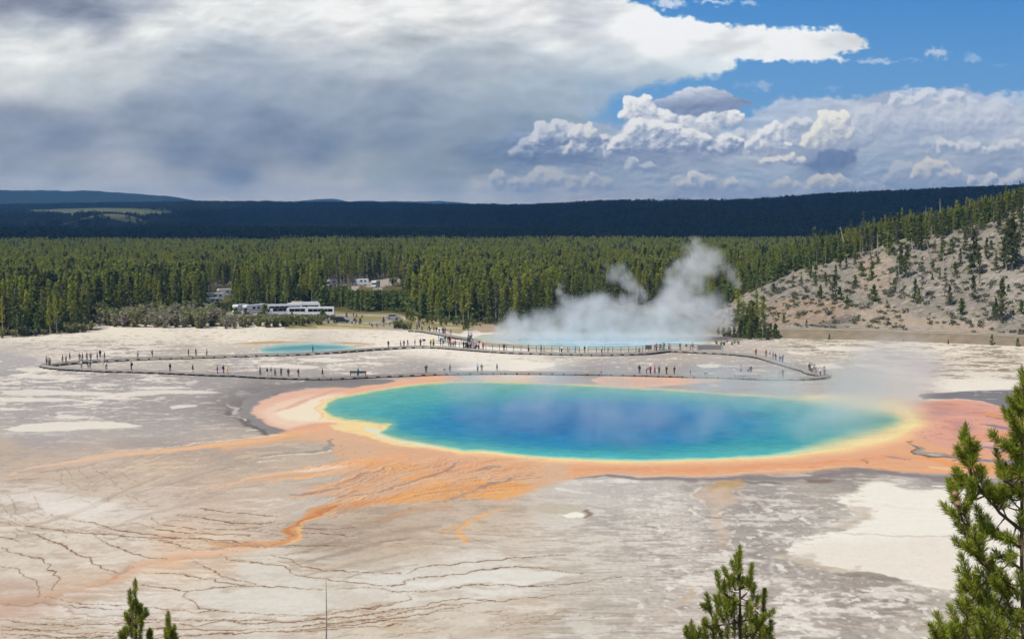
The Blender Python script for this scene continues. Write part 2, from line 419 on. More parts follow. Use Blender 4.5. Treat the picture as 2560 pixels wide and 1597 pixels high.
    # dark bases and the flat lens cloud
    for poly, c0, c1, s in [([(1420,760),(1460,720),(1560,700),(1640,690),(1620,760),(1560,800),(1440,806),(1390,795)], (128, 148, 184), (150, 168, 198), 6)]:
        m = inpoly(S5(poly), s, ru, rv)[..., None] * 0.9
        C = C * (1 - m) + (np.array(c0, float) + f1[..., None] * 14) * m
    lens = S5([(660,480),(720,462),(770,430),(850,405),(940,404),(1020,425),(1060,455),(1140,480),(1150,492),(1060,510),(960,525),(860,545),(800,542),(740,515)])
    m = inpoly(lens, 2.6, ru * 0.5 + U * 0.5, rv * 0.6 + V * 0.4)[..., None]
    tt = smooth(412, 520, (V + (U - 1720) * 0.12) * 1.894 + f1 * 26)[..., None]
    cc = np.array([218, 224, 235.]) * (1 - tt) + np.array([142, 157, 188.]) * tt + (rd2 * 8 + rd * 8)[..., None]
    C = C * (1 - m) + (cc + f1[..., None] * 12) * m
    # fade the unseen top into the open sky
    C = np.clip(C, 0, 255)
    R = 42000.0
    dx, dy, dz = ray(U, V)
    ln = np.sqrt(dx * dx + dy * dy + dz * dz)
    P = np.stack([dx / ln * R, dy / ln * R, EYE + dz / ln * R], -1)
    me = grid_mesh('sky', P, shp[0], shp[1], srgb(C))
    m_ = bpy.data.materials.new('cloudy_sky'); m_.use_nodes = True
    nt = m_.node_tree; nt.nodes.clear()
    o_ = nt.nodes.new('ShaderNodeOutputMaterial'); e_ = nt.nodes.new('ShaderNodeEmission'); a_ = nt.nodes.new('ShaderNodeAttribute')
    a_.attribute_name = 'Col'
    nt.links.new(a_.outputs['Color'], e_.inputs['Color']); nt.links.new(e_.outputs[0], o_.inputs['Surface'])
    tag(obj('sky', me, m_), kind='structure')
build_sky()

# ================================================================= GROUND: one sheet from the terraces to the horizon
POOL = np.vstack([Z2([(545,262),(560,232),(620,206),(700,190),(800,171),(900,155),(1000,140),(1100,130),(1250,122),(1400,121),(1600,125),(1800,133),(2000,140)]),
    Z3([(0,152),(200,160),(400,173),(600,190),(800,200),(1000,208),(1200,215),(1350,228),(1470,255),(1540,300),(1550,345),(1490,385),(1400,420),(1300,448),(1200,468),(1050,488),(900,507),(700,521),(500,530),(300,538),(100,543)]),
    Z2([(2169,541),(2000,536),(1800,528),(1650,516),(1500,498),(1400,487),(1300,488),(1240,476),(1150,463),(1060,446),(960,430),(890,412),(850,392),(905,350),(830,343),(760,331),(650,322),(590,306),(556,284)])])
SMALL_POOL = M2([(28,1311),(90,1290),(200,1276),(300,1268),(400,1265),(500,1267),(600,1272),(680,1283),(742,1296),(700,1306),(640,1314),(500,1326),(380,1333),(250,1336),(120,1335),(50,1326)])
CRATER = np.vstack([M2([(1655,1222),(1720,1205),(1820,1197),(1935,1192)]), M3([(150,1190),(400,1192),(800,1196),(1200,1205),(1420,1225),(1470,1250),(1420,1280),(1200,1288),(1000,1302),(700,1308),(400,1303),(250,1296),(120,1287),(0,1268)]), M2([(1860,1258),(1780,1248),(1700,1238)])])

G = {}
def seg_dist(p, uu, vv, ky=1.0, closed=False):
    d = np.full(uu.shape, 1e9); along = np.zeros(uu.shape); n = len(p); tot = 0
    ln = [math.hypot(p[(i + 1) % n][0] - p[i][0], (p[(i + 1) % n][1] - p[i][1]) * ky) for i in range(n if closed else n - 1)]
    T = sum(ln) + 1e-9
    for i in range(n if closed else n - 1):
        x0, y0 = p[i]; x1, y1 = p[(i + 1) % n]
        ex, ey = x1 - x0, (y1 - y0) * ky
        t = np.clip(((uu - x0) * ex + (vv - y0) * ky * ey) / (ex * ex + ey * ey + 1e-9), 0, 1)
        dd = np.hypot(uu - x0 - t * ex, (vv - y0) * ky - t * ey)
        k = dd < d
        d = np.where(k, dd, d); along = np.where(k, (tot + t * ln[i]) / T, along)
        tot += ln[i]
    return d, along
def inside(p, uu, vv):
    ins = np.zeros(uu.shape, bool); n = len(p)
    for i in range(n):
        x0, y0 = p[i]; x1, y1 = p[(i + 1) % n]
        if abs(y1 - y0) > 1e-9:
            ins ^= ((y0 > vv) != (y1 > vv)) & (uu < (x1 - x0) * (vv - y0) / (y1 - y0) + x0)
    return ins

us = np.concatenate([np.arange(-760, -60, 7.0), np.arange(-60, 2624, 1.9), np.arange(2624, 3330, 7.0)])
vs = np.concatenate([np.array([545.9, 546.6, 548, 550, 553, 557, 562, 568, 575, 583, 592, 602, 614, 628, 644, 660]), np.arange(676, 770, 4.0), np.arange(770, 1100, 1.25), np.arange(1100, 1660, 1.6), np.arange(1660, 2300, 12.0)])
GU, GV = np.meshgrid(us, vs)
GX, GY = at(GU, GV, 0.0)
shp = GU.shape
# natural edges: traced positions are shifted by noise that lives on the ground
WN1 = fbm(GX / 7.5, GY / 7.5, 4, 1); WN2 = fbm(GX / 7.5, GY / 7.5, 4, 2)
WF1 = fbm(GX / 1.6, GY / 1.6, 4, 3); WF2 = fbm(GX / 1.6, GY / 1.6, 4, 4)
pxm = FPX / np.maximum(GY, 1)                       # picture units per metre
vpm = FPX * EYE / np.maximum(GY, 1) ** 2
RU = GU + (WN1 * 1.6 + WF1 * 0.5) * pxm; RV = GV + (WN2 * 2.4 + WF2 * 0.7) * vpm
SU = GU + WF1 * 0.45 * pxm; SVV = GV + WF2 * 0.8 * vpm

def sub(p, pad):
    a0, a1 = np.searchsorted(us, [p[:, 0].min() - pad, p[:, 0].max() + pad]); b0, b1 = np.searchsorted(vs, [p[:, 1].min() - pad * 0.6, p[:, 1].max() + pad * 0.6])
    return (slice(max(b0 - 1, 0), b1 + 1), slice(max(a0 - 1, 0), a1 + 1))
GC = None
GWET = np.zeros(shp)
def paint(sl, m, c, wet=None):
    if not hasattr(c, 'shape') or c.ndim < 2: c = np.array(c, float)
    GC[sl] = GC[sl] * (1 - m[..., None]) + c * m[..., None]
    if wet is not None: GWET[sl] = GWET[sl] * (1 - m) + wet * m
def poly(p, c, soft=4, a=1.0, wet=None, rough=1.0, mott=6, ky=2.2, holes=0.0, seed=5):
    p = np.asarray(p, float); sl = sub(p, 40 + soft * 3)
    if GU[sl].size == 0: return
    uu = SU[sl] * (1 - rough) + RU[sl] * rough; vv = SVV[sl] * (1 - rough) + RV[sl] * rough
    d, _ = seg_dist(p, uu, vv, ky, True); ins = inside(p, uu, vv)
    m = smooth(-soft, soft, np.where(ins, d, -d)) * a
    if holes: m = m * smooth(holes - 0.18, holes + 0.18, fbm(GX[sl] / 5, GY[sl] / 9, 4, seed) * 0.9 + 0.5)
    cc = np.array(c, float) + (WN1[sl] * mott * 0.6 + WF1[sl] * mott)[..., None]
    paint(sl, m, cc, wet)
def stroke(p, w, c, c1=None, soft=0.5, a=1.0, a1=None, ky=2.2, rough=1.0, wet=None, mott=5, thin=0.0, seed=9):
    """band along a traced line; w is the half width in picture units (number or list along it)"""
    p = np.asarray(p, float); wl = np.atleast_1d(np.array(w, float)); wm = wl.max()
    sl = sub(p, wm * (1 + soft) + 22)
    if GU[sl].size == 0: return
    uu = SU[sl] * (1 - rough) + RU[sl] * rough; vv = SVV[sl] * (1 - rough) + RV[sl] * rough
    d, al = seg_dist(p, uu, vv, ky)
    ww = np.interp(al, np.linspace(0, 1, len(wl)), wl)
    if thin: ww = ww * (1 + thin * fbm(GX[sl] / 4, GY[sl] / 4, 3, seed))
    m = 1 - smooth(ww * (1 - soft), ww * (1 + soft), d)
    aa = a if a1 is None else a + (a1 - a) * al
    cc = np.array(c, float)
    if c1 is not None: cc = cc * (1 - al[..., None]) + np.array(c1, float) * al[..., None]
    cc = cc + (WF1[sl] * mott)[..., None]
    paint(sl, m * aa, cc, wet)

# ---- broad zones: two colours and their share, interpolated between traced sample points
ZP = [ # u, v, colour A, colour B, share of B
 (100,830,(234,225,210),(180,168,152),.18),(350,825,(236,227,212),(186,174,156),.15),(600,830,(234,225,210),(196,182,158),.2),(1000,850,(236,228,214),(186,172,156),.12),(1200,885,(238,231,219),(190,178,166),.10),(1100,870,(238,231,219),(190,178,166),.06),
 (300,880,(226,217,205),(164,154,148),.42),(40,905,(174,170,172),(222,214,204),.2),(150,885,(214,204,192),(165,156,152),.4),(600,905,(170,163,160),(230,222,212),.42),(480,890,(205,196,184),(165,156,150),.45),(900,900,(184,174,168),(234,226,216),.42),(760,930,(165,158,156),(226,218,208),.22),(1050,918,(168,162,160),(226,218,208),.14),
 (1400,892,(222,214,202),(176,168,160),.42),(1300,905,(236,229,217),(180,172,166),.15),(1500,905,(172,165,163),(226,217,206),.22),(1500,925,(160,156,158),(200,190,182),.08),(1750,895,(176,165,156),(228,219,208),.15),(1750,925,(160,154,153),(215,206,196),.1),(1950,905,(165,158,155),(226,217,206),.26),
 (2050,870,(218,208,192),(150,140,130),.45),(2350,860,(232,222,205),(165,150,135),.30),(2500,870,(230,220,204),(160,145,128),.35),(2480,905,(222,212,196),(148,134,120),.42),(2400,965,(232,224,212),(160,150,142),.2),(2150,960,(166,160,157),(196,190,185),.15),(2250,920,(205,196,184),(150,140,132),.45),
 (100,945,(152,146,146),(224,216,207),.46),(400,960,(152,146,146),(222,214,206),.40),(250,985,(146,140,140),(224,214,204),.40),(100,1010,(150,143,145),(218,210,200),.30),(400,1010,(143,137,138),(205,198,190),.16),(560,950,(148,142,143),(205,198,190),.14),(620,1000,(112,106,108),(150,144,144),.2),
 (100,1080,(160,152,153),(192,184,180),.18),(400,1085,(154,145,143),(176,166,158),.2),(0,1135,(184,168,153),(162,152,148),.3),(100,1180,(194,172,153),(172,155,143),.4),(400,1170,(184,164,147),(206,184,162),.4),(600,1140,(176,160,148),(200,180,158),.35),(250,1210,(188,168,150),(205,186,168),.4),
 (100,1250,(220,212,202),(190,174,160),.28),(220,1270,(224,217,208),(195,180,165),.2),(300,1290,(213,202,190),(188,168,152),.35),(500,1225,(200,176,156),(178,158,143),.4),(400,1240,(204,186,170),(184,164,148),.4),(650,1270,(198,178,158),(216,206,195),.3),(820,1260,(196,184,172),(175,160,146),.35),
 (100,1330,(214,202,186),(190,175,158),.4),(300,1350,(213,202,188),(196,178,162),.35),(60,1400,(213,201,187),(196,180,165),.3),(600,1310,(206,185,165),(186,165,147),.35),(900,1300,(186,165,144),(166,147,128),.42),(800,1330,(180,160,141),(150,134,118),.4),(1000,1350,(186,164,143),(200,178,156),.4),(1200,1300,(198,178,158),(175,158,142),.4),
 (700,1420,(214,206,193),(192,176,156),.35),(500,1410,(222,202,180),(204,178,154),.4),(450,1350,(216,190,166),(200,172,148),.4),(200,1460,(208,184,163),(194,166,146),.4),(0,1490,(194,166,148),(208,190,174),.35),(300,1535,(218,211,203),(200,184,166),.35),(700,1505,(220,216,206),(208,198,184),.3),(560,1470,(212,204,192),(192,178,162),.35),
 (1000,1450,(220,217,209),(205,195,180),.3),(1200,1420,(216,210,201),(198,184,167),.35),(1250,1470,(222,219,211),(204,194,180),.25),(1300,1530,(192,174,155),(214,202,187),.45),(900,1570,(208,195,177),(190,171,148),.5),(200,1590,(212,202,190),(196,180,162),.45),(1450,1565,(180,168,152),(206,196,184),.5),
 (1450,1370,(209,198,185),(186,172,157),.4),(1500,1290,(206,198,189),(168,158,149),.42),(1650,1350,(216,205,194),(176,164,154),.42),(1650,1250,(190,181,172),(222,214,205),.38),(1560,1215,(182,176,172),(222,214,207),.34),(1750,1210,(186,176,168),(150,142,136),.4),(1900,1240,(152,142,136),(204,195,187),.36),
 (1880,1320,(158,149,143),(212,203,194),.38),(1960,1400,(154,144,136),(208,198,188),.36),(1800,1440,(172,160,150),(220,210,200),.45),(2000,1520,(166,152,142),(222,212,202),.48),(2200,1500,(148,134,123),(218,208,198),.40),(2330,1590,(198,184,170),(165,150,137),.4),(1700,1570,(194,177,164),(166,154,146),.42),
 (2100,1180,(142,133,129),(196,187,178),.24),(2420,1190,(152,145,146),(218,211,208),.3),(2050,1230,(165,155,145),(205,196,184),.3),(2250,1300,(236,229,216),(224,214,198),.2),(2350,1400,(228,218,203),(213,200,183),.2),(2600,1300,(236,229,216),(224,214,198),.2),
 (-500,830,(232,222,206),(185,172,158),.3),(-500,1000,(155,147,145),(220,212,204),.4),(-500,1300,(208,194,178),(190,172,156),.4),(3000,900,(228,218,202),(165,150,138),.4),(3000,1300,(228,218,203),(170,156,144),.4),(1200,2100,(190,172,150),(170,150,128),.4),(200,2100,(190,172,150),(170,150,128),.4),(2400,2100,(170,155,138),(200,188,172),.4)]
den = np.full(shp, 1e-12); A = np.zeros(shp + (3,)); B = np.zeros(shp + (3,)); FR = np.zeros(shp)
for (u, v, a, b, f) in ZP:
    w = 1.0 / ((((RU - u) / 1.9) ** 2 + (RV - v) ** 2 * (1.0 if v > 980 else 4.0)) / 900.0 + 0.35) ** 1.9
    den += w; A += w[..., None] * np.array(a, float); B += w[..., None] * np.array(b, float); FR += w * f
A /= den[..., None]; B /= den[..., None]; FR /= den
# flow-aligned speckle: long across the picture, short along the view
flow = .8 * fbm(GX / 8.5 + WN1 * 0.6, GY / 5.0 + WN2 * 0.4, 5, 12, 0.62) + 0.40 * fbm(GX / 2.1, GY / 1.6, 4, 16)
thr = np.interp(FR, [0.0, 0.1, 0.2, 0.3, 0.4, 0.5], [0.62, 0.36, 0.23, 0.13, 0.06, 0.0])
far = smooth(1050, 900, GV)
mB = smooth(thr - 0.13 + 0.07 * far, thr + 0.13 - 0.07 * far, flow)
GC = A * (1 - mB[..., None]) + B * mB[..., None]
GC += (fbm(GX / 22, GY / 22, 4, 40) * 10 + WF1 * 9 + fbm(GX / 0.42, GY / 1.0, 3, 43) * (9 * smooth(900, 1200, GV) + 9 * smooth(1150, 1250, GV) * smooth(1350, 1600, GU)))[..., None]
GWET = smooth(0.75, 0.2, np.abs(GV - 945) / 110.0) * smooth(205, 175, GC.mean(-1)) * 0.55
del A, B, den, FR, mB, thr

# crisp salt crust flecks in the grey flats and in the lower right
m = smooth(0.30, 0.38, fbm(GX / 2.4, GY / 3.4, 4, 91) + 0.16 * WN1) * smooth(1560, 1700, GU) * smooth(1170, 1290, GV) * 0.8
paint((slice(None), slice(None)), m, (226, 217, 207))
m = smooth(0.42, 0.46, fbm(GX / 6.0, GY / 5.0, 4, 95)) * smooth(720, 520, GU) * smooth(900, 930, GV) * smooth(1030, 985, GV) * 0.85
paint((slice(None), slice(None)), m, (228, 220, 211))
m = smooth(0.20, 0.27, fbm(GX / 10.0, GY / 9.0, 5, 98)) * smooth(2080, 2200, GU) * smooth(935, 905, GV) * smooth(845, 870, GV) * 0.7
paint((slice(None), slice(None)), m, (150, 138, 126))
lr = smooth(1480, 1650, GU) * smooth(1190, 1290, GV)
for (ax, ay, t0, t1, c, am, sd) in [(1.1, 2.0, .26, .38, (228, 220, 211), .65, 131), (.9, 2.1, .26, .40, (124, 114, 107), .38, 133), (3.2, 2.2, .24, .36, (138, 128, 121), .6, 135), (1.6, 2.6, .32, .40, (236, 229, 219), .8, 137)]:
    nn = fbm(GX / ax + WN1 * .4, GY / ay, 4, sd)
    paint((slice(None), slice(None)), smooth(t0, t1, nn) * lr * am, c)
lf = smooth(700, 500, GU) * smooth(925, 950, GV) * smooth(1130, 1060, GV)
for (ax, ay, t0, t1, c, am, sd) in [(2.2, 1.5, .30, .40, (214, 206, 198), .7, 141), (1.2, 1.2, .30, .42, (122, 115, 116), .55, 143)]:
    paint((slice(None), slice(None)), smooth(t0, t1, fbm(GX / ax, GY / ay, 4, sd)) * lf * am, c)
fr = smooth(812, 830, GV) * smooth(940, 915, GV)
for (ax, ay, t0, t1, c, am, sd) in [(3.4, 2.0, .30, .37, (176, 164, 150), .55, 151), (2.4, 1.6, .32, .38, (240, 233, 222), .8, 153)]:
    paint((slice(None), slice(None)), smooth(t0, t1, fbm(GX / ax, GY / ay, 4, sd)) * fr * am, c)
# fine ripple lines of the lower right terraces
rip = fbm(GX / 5.5, GY / 0.55, 4, 111)
m = smooth(0.2, 0.34, rip) * smooth(1250, 1420, GU) * smooth(1290, 1350, GV) * 0.55 * smooth(2000, 1700, GU)
paint((slice(None), slice(None)), m, (150, 138, 128))
m = smooth(0.22, 0.36, -rip) * smooth(1250, 1420, GU) * smooth(1270, 1330, GV) * 0.6 * smooth(1950, 1700, GU)
paint((slice(None), slice(None)), m, (226, 217, 206))

# ---- white and pale plates
WHITE = (238, 231, 218)
poly(Z3([(1290,680),(1400,672),(1500,690),(1700,702),(1850,722),(2169,760),(2700,800),(2700,1290),(2169,1262),(1850,1255),(1700,1228),(1500,1180),(1400,1142),(1250,1130),(1010,1105),(1050,1045),(900,1050),(940,1000),(1070,942),(1200,932),(1310,900),(1335,830),(1200,790),(1150,752)]), WHITE, 9, 1, .0, 1.5, 5)
for k in range(90):
    t = rng.uniform(0, 1); bp = Z3([(1290,680),(1150,752),(1335,830),(1070,942),(900,1050),(1010,1105),(1250,1130),(1500,1180),(1850,1255)]); q = bp[int(t * 7.99)] + (bp[int(t * 7.99) + 1] - bp[int(t * 7.99)]) * rng.random() + rng.normal(0, 9, 2)
    stroke(np.array([q, q + np.array([rng.uniform(8, 40), rng.uniform(-2, 3)])]), rng.uniform(.8, 3), [(236, 229, 216), (176, 160, 142), (206, 190, 168)][k % 3], soft=.9, a=.7)
stroke(Z3([(1300,760),(1500,800),(1850,812)]), [2, 5, 3], (228, 219, 205), soft=.9, a=.6)
poly(Z3([(900,1060),(1000,1000),(1300,980),(1850,990),(1850,1240),(1700,1210),(1450,1150),(1250,1120),(980,1100)]), (230, 218, 201), 20, .7, None, 1.5)
stroke(Z3([(1090,940),(1200,900),(1320,850),(1300,800),(1180,790)]), [8, 14, 16, 6], (190, 170, 145), soft=.9, a=.6)
stroke(Z3([(850,1050),(950,1090),(1100,1130),(1250,1128)]), [9, 14, 8], (200, 178, 152), soft=.8, a=.7)
stroke(Z3([(1180,940),(1400,955),(1600,970),(1850,965)]), [3, 5, 5], (196, 180, 160), soft=.9, a=.6)
poly(Z3([(1100,1150),(1270,1132),(1420,1145),(1500,1190),(1300,1175),(1150,1170)]), (128, 114, 102), 4, .75)
stroke(Z3([(840,1060),(780,1120),(750,1180)]), [3, 8, 5], (205, 200, 198), soft=.8, a=.6)
poly(Z1([(0,378),(120,352),(300,335),(480,333),(700,342),(762,352),(600,372),(330,384),(80,386)]), (224, 216, 204), 3)
poly(Z1([(280,312),(330,298),(440,300),(480,312),(400,322)]), (218, 210, 199), 3)
for pl in ([(40,85),(140,78),(300,84),(480,100),(330,106),(150,100),(60,96)], [(0,165),(150,158),(400,168),(620,178),(900,160),(1150,168),(1220,178),(900,186),(640,196),(300,190),(0,190)], [(0,205),(250,200),(450,218),(300,226),(0,222)], [(0,258),(150,262),(250,258),(110,272),(0,276)], [(900,250),(1060,240),(1080,250),(930,266)], [(680,150),(1000,140),(1040,150),(800,160)]):
    poly(Z1(pl), (226, 218, 208), 2.5, .9)
for pl in ([(120,1450),(300,1445),(470,1465),(420,1480),(180,1478)], [(60,1500),(200,1488),(320,1502),(120,1512)], [(380,1440),(640,1448),(600,1460),(430,1456)]):
    poly(M1(pl), (232, 224, 214), 2, .9)
for pl in ([(0,1430),(250,1415),(480,1440),(420,1456),(100,1450)], [(300,1378),(560,1376),(720,1395),(540,1412),(380,1400)]): poly(M2(pl), (234, 226, 216), 2, .9)
poly(M3([(0,1390),(130,1400),(300,1410),(340,1425),(280,1450),(120,1465),(0,1468)]), (238, 231, 220), 2)
poly(M2([(1450,1460),(1640,1440),(1935,1430),(1935,1468),(1600,1466)]), (238, 231, 220), 2)
poly(M3([(1400,1425),(1500,1418),(1590,1424),(1560,1444),(1450,1448)]), (236, 229, 218), 1.6)
poly(Z3([(1640,150),(1800,120),(2000,112),(2600,100),(2600,150),(2169,150),(1900,165),(1700,178)]), (234, 227, 216), 3)
for pl in ([(300,1425),(480,1418),(560,1450),(420,1455)], [(650,1420),(850,1428),(870,1452),(720,1445)], [(350,1290),(700,1290),(900,1310),(600,1325),(400,1316)], [(160,1320),(320,1335),(280,1352),(180,1345)]):
    poly(M4(pl), (236, 229, 217), 2, .8)
stroke(Z3([(1690,675),(1850,690)]), [4, 5], (232, 228, 224), soft=.5)
stroke(Z3([(1480,618),(1650,648),(1800,672),(1900,690)]), [1.5, 3, 2], (222, 214, 206), soft=.6, a=.8)

# ---- grey inlet and dark bank left of the spring
poly(Z1([(1300,300),(1315,235),(1400,172),(1560,135),(1700,108),(1900,101),(2100,104),(2160,116),(2060,150),(1900,160),(1700,150),(1540,152),(1440,205),(1360,280),(1430,345),(1580,385),(1450,412),(1370,372)]), (126, 121, 122), 3, 1, .62, .6)
stroke(Z1([(1235,285),(1262,232),(1305,222),(1296,275)]), [7, 7, 5], (104, 98, 98), soft=.5)
stroke(Z1([(1240,282),(1280,318),(1345,345),(1395,372),(1455,404)]), [6, 9, 9, 8, 4], (92, 85, 82), soft=.5, thin=.6)
stroke(Z1([(1230,292),(1275,310),(1310,330)]), [2, 3, 2], (212, 204, 196), soft=.6, thin=1.5, rough=1.4)
stroke(Z1([(1255,240),(1290,262),(1270,290)]), [5, 7, 4], (176, 170, 170), soft=.7, thin=1.2)
stroke(Z1([(1340,380),(1390,376)]), [2, 3], (205, 198, 190), soft=.6)
stroke(Z1([(1620,228),(1730,222)]), [2.2, 2.2], (150, 125, 112), soft=.7, a=.6)

# ---- bacterial mats
SALM, ORNG, YELL = (226, 172, 140), (232, 164, 104), (248, 220, 152)
poly(Z1([(1350,285),(1420,216),(1520,180),(1660,156),(1800,149),(1950,152),(2080,135),(2169,100),(2169,480),(1900,430),(1790,420),(1650,410),(1560,388),(1440,344)]), (228, 180, 158), 6, 1, .5, .7)
poly(Z1([(1400,285),(1480,235),(1640,195),(1850,180),(2050,170),(2169,150),(2169,420),(2050,370),(1830,340),(1680,345),(1560,370),(1460,335)]), (240, 206, 182), 14, .95, .5, .8)
poly(Z1([(1480,290),(1620,240),(1780,195),(1900,190),(1740,250),(1760,300),(1900,335),(1700,330),(1560,325)]), (247, 228, 203), 12, .9, .4, .8)
stroke(Z1([(1480,280),(1650,225),(1800,165),(2000,165)]), [3, 8, 5, 4], (216, 158, 138), soft=.9, a=.7)
stroke(Z1([(1560,385),(1700,350),(1850,345),(1980,352)]), [7, 10, 7, 4], (226, 160, 125), soft=.9, a=.7)
main = Z2([(330,430),(480,380),(620,352),(760,338),(840,350),(880,420),(1050,455),(1300,485),(1600,515),(2000,540),(2169,545),(2169,612),(1950,628),(1820,668),(1700,690),(1640,740),(1500,765),(1380,742),(1250,735),(1120,775),(950,775),(830,790),(700,800),(640,812),(690,730),(600,735),(470,735),(300,752),(420,700),(600,655),(720,612),(560,612),(380,630),(200,655),(0,668),(200,628),(420,590),(640,540),(560,492),(600,450),(480,440),(250,455),(0,492),(0,462),(200,432)])
poly(main, (216, 170, 136), 14, .82, .3)
for k in range(150):
    x = rng.uniform(250, 1900); y = rng.uniform(470, 770)
    L_ = rng.uniform(40, 170)
    if inside(main, *Z2([(x, y)])[0]): stroke(Z2([(x, y), (x - L_ * .5, y + L_ * .16), (x - L_, y + L_ * .30)]), rng.uniform(.8, 2.6), [(204, 142, 104), (240, 184, 132), (196, 152, 128), (238, 160, 96), (216, 176, 150)][k % 5], soft=.9, a=.5)
ringb = Z3([(-300,548),(0,545),(300,538),(700,521),(1050,488),(1300,448),(1490,385),(1560,330),(1560,260),(1640,225),(1800,212),(1950,226),(2060,258),(2169,300),(2800,320),(2800,690),(2169,648),(1900,628),(1700,612),(1500,602),(1250,582),(1100,592),(900,615),(600,617),(400,632),(200,630),(0,612),(-300,640)])
poly(ringb, (224, 164, 126), 6, 1, .4, .6)
stroke(Z3([(-260,600),(0,592),(300,592),(700,580),(1000,560),(1250,545),(1450,530)]), [7, 9, 10, 9, 8, 8, 6], (226, 150, 106), soft=.95, a=.8)
stroke(Z3([(-200,622),(200,626),(450,622),(800,604),(1100,582),(1300,572)]), [2, 4, 3, 4, 4, 3], (236, 186, 148), soft=.9, a=.7)
for k in range(70):
    x = rng.uniform(-100, 1500); y = rng.uniform(560, 622) - .04 * max(0, x - 500)
    stroke(Z3([(x, y), (x + rng.uniform(20, 120), y + rng.uniform(-3, 2))]), rng.uniform(.7, 1.8), [(214, 140, 100), (242, 190, 140), (206, 146, 118), (240, 172, 112)][k % 4], soft=.9, a=.55)
poly(Z3([(1600,230),(1800,214),(1950,228),(2060,260),(2169,300),(2800,320),(2800,520),(2169,520),(1900,500),(1750,480),(1640,440),(1560,420),(1600,330)]), (224, 160, 142), 10, .95, .6, .8)
poly(Z3([(1640,255),(1800,250),(1960,262),(1900,275),(1760,278)]), (206, 148, 146), 5, .7)
poly(Z3([(1760,330),(1860,325),(1900,370),(1850,400),(1780,390)]), (190, 136, 142), 14, .75)
poly(Z3([(1640,265),(1800,285),(1950,280),(2000,300),(1850,310),(1700,300)]), (200, 146, 146), 8, .6)
for p_, w_, c_, a_ in [([(1900,295),(1990,298),(2060,312),(2169,330)], [2, 5, 7, 5], (228, 146, 84), .95), ([(1860,430),(1950,418),(2050,400),(2120,385)], [3, 7, 8, 6], (232, 150, 92), .95), ([(1450,520),(1650,530),(1780,560),(1900,575),(2169,590)], [4, 7, 7, 8, 7], (234, 152, 84), .9),
    ([(1350,580),(1600,590),(1850,590),(2169,612)], [4, 6, 5, 5], (232, 170, 120), .8), ([(1650,575),(1780,585),(1850,588)], [3, 5, 2], (246, 200, 150), .8), ([(1900,450),(2050,455),(2169,460)], [4, 8, 7], (228, 186, 170), .8)]:
    stroke(Z3(p_), w_, c_, soft=.7, a=a_)
for p_, w_ in [([(1930,345),(2000,355),(2080,370),(2169,382)], [2, 6, 8, 6]), ([(1900,468),(2000,478),(2169,490)], [3, 8, 9]), ([(1900,540),(2000,548),(2169,552)], [5, 9, 9]), ([(1960,300),(2060,318)], [1.5, 3]), ([(1390,518),(1440,532),(1500,540),(1560,545)], [2, 5, 3.5, 1]), ([(1800,545),(1900,550),(2000,553)], [3, 6, 4])]:
    stroke(Z3(p_), w_, (148, 130, 138), soft=.6, a=.92, wet=.9)
stroke(Z3([(1545,446),(1575,476),(1588,498),(1640,512),(1730,517),(1830,536),(1930,548)]), [3, 7, 9, 11, 9, 8, 5], (112, 90, 78), soft=.4)
stroke(Z3([(1552,446),(1585,474),(1602,494),(1650,504),(1740,511),(1840,532),(1940,545)]), [3, 6, 8, 9, 7, 7, 5], (160, 146, 134), soft=.4, wet=.8)
stroke(Z3([(1620,502),(1680,507),(1720,508)]), [2, 3, 2], (214, 200, 180), soft=.8)
stroke(Z3([(1525,437),(1548,437)]), [3, 3], (120, 90, 74), soft=.5)
for q in [(1290,540),(1310,548),(1300,545)]: stroke(Z3([q, (q[0] + 24, q[1] + 8)]), 2, (150, 118, 100), soft=.6, a=.8)
for k in range(26):
    x, y = rng.uniform(1590, 1720), rng.uniform(350, 440)
    stroke(Z3([(x, y), (x + rng.uniform(8, 34), y + rng.uniform(-2, 4))]), rng.uniform(.8, 1.6), (176, 124, 92), soft=.7, a=.7)
poly(Z3([(1605,182),(1700,178),(1900,166),(2169,158),(2600,150),(2700,330),(2300,310),(2169,295),(2060,256),(1950,222),(1800,208),(1620,212)]), (118, 116, 124), 3, 1, .5, .6)
for k in range(14):
    x, y = rng.uniform(1780, 2250), rng.uniform(172, 215)
    stroke(Z3([(x, y), (x + rng.uniform(20, 130), y - rng.uniform(0, 6))]), rng.uniform(.6, 1.5), (200, 194, 186), soft=.7, a=.85)
# mats on the far side, between the spring and the boardwalk
for p_ in ([(620,168),(760,140),(900,125),(960,104),(1060,90),(1180,75),(1270,92),(1300,110),(1230,121),(1100,128),(950,148),(820,166),(690,186)], ):
    poly(Z2(p_), (232, 176, 146), 3, 1, .5, .6)
poly(Z2([(1370,92),(1480,84),(1550,100),(1480,109),(1400,104)]), (232, 200, 182), 2.5, .9, .6, .6)
poly(Z2([(1555,100),(1610,77),(1710,70),(1690,84),(1640,92),(1600,106)]), (236, 204, 184), 2.5, .9, .6, .6)
poly(Z2([(1480,112),(1600,104),(1800,100),(1790,108),(1700,116),(1560,118)]), (224, 196, 178), 2.5, .8, .6, .6)
poly(np.vstack([Z2([(1990,108),(2050,88),(2169,79)]), Z3([(0,82),(300,90),(520,95),(560,108),(470,122),(300,135),(120,148),(0,148)]), Z2([(2080,140),(2020,128)])]), (236, 188, 160), 3, 1, .6, .6)
poly(np.vstack([Z2([(2040,112),(2169,100)]), Z3([(60,104),(250,112),(150,130),(0,140)])]), (224, 178, 152), 6, .7, .6, .6)
stroke(Z3([(300,138),(600,150),(900,140),(1200,150)]), [4, 7, 6, 2], (214, 176, 162), soft=.9, a=.6, wet=.8)
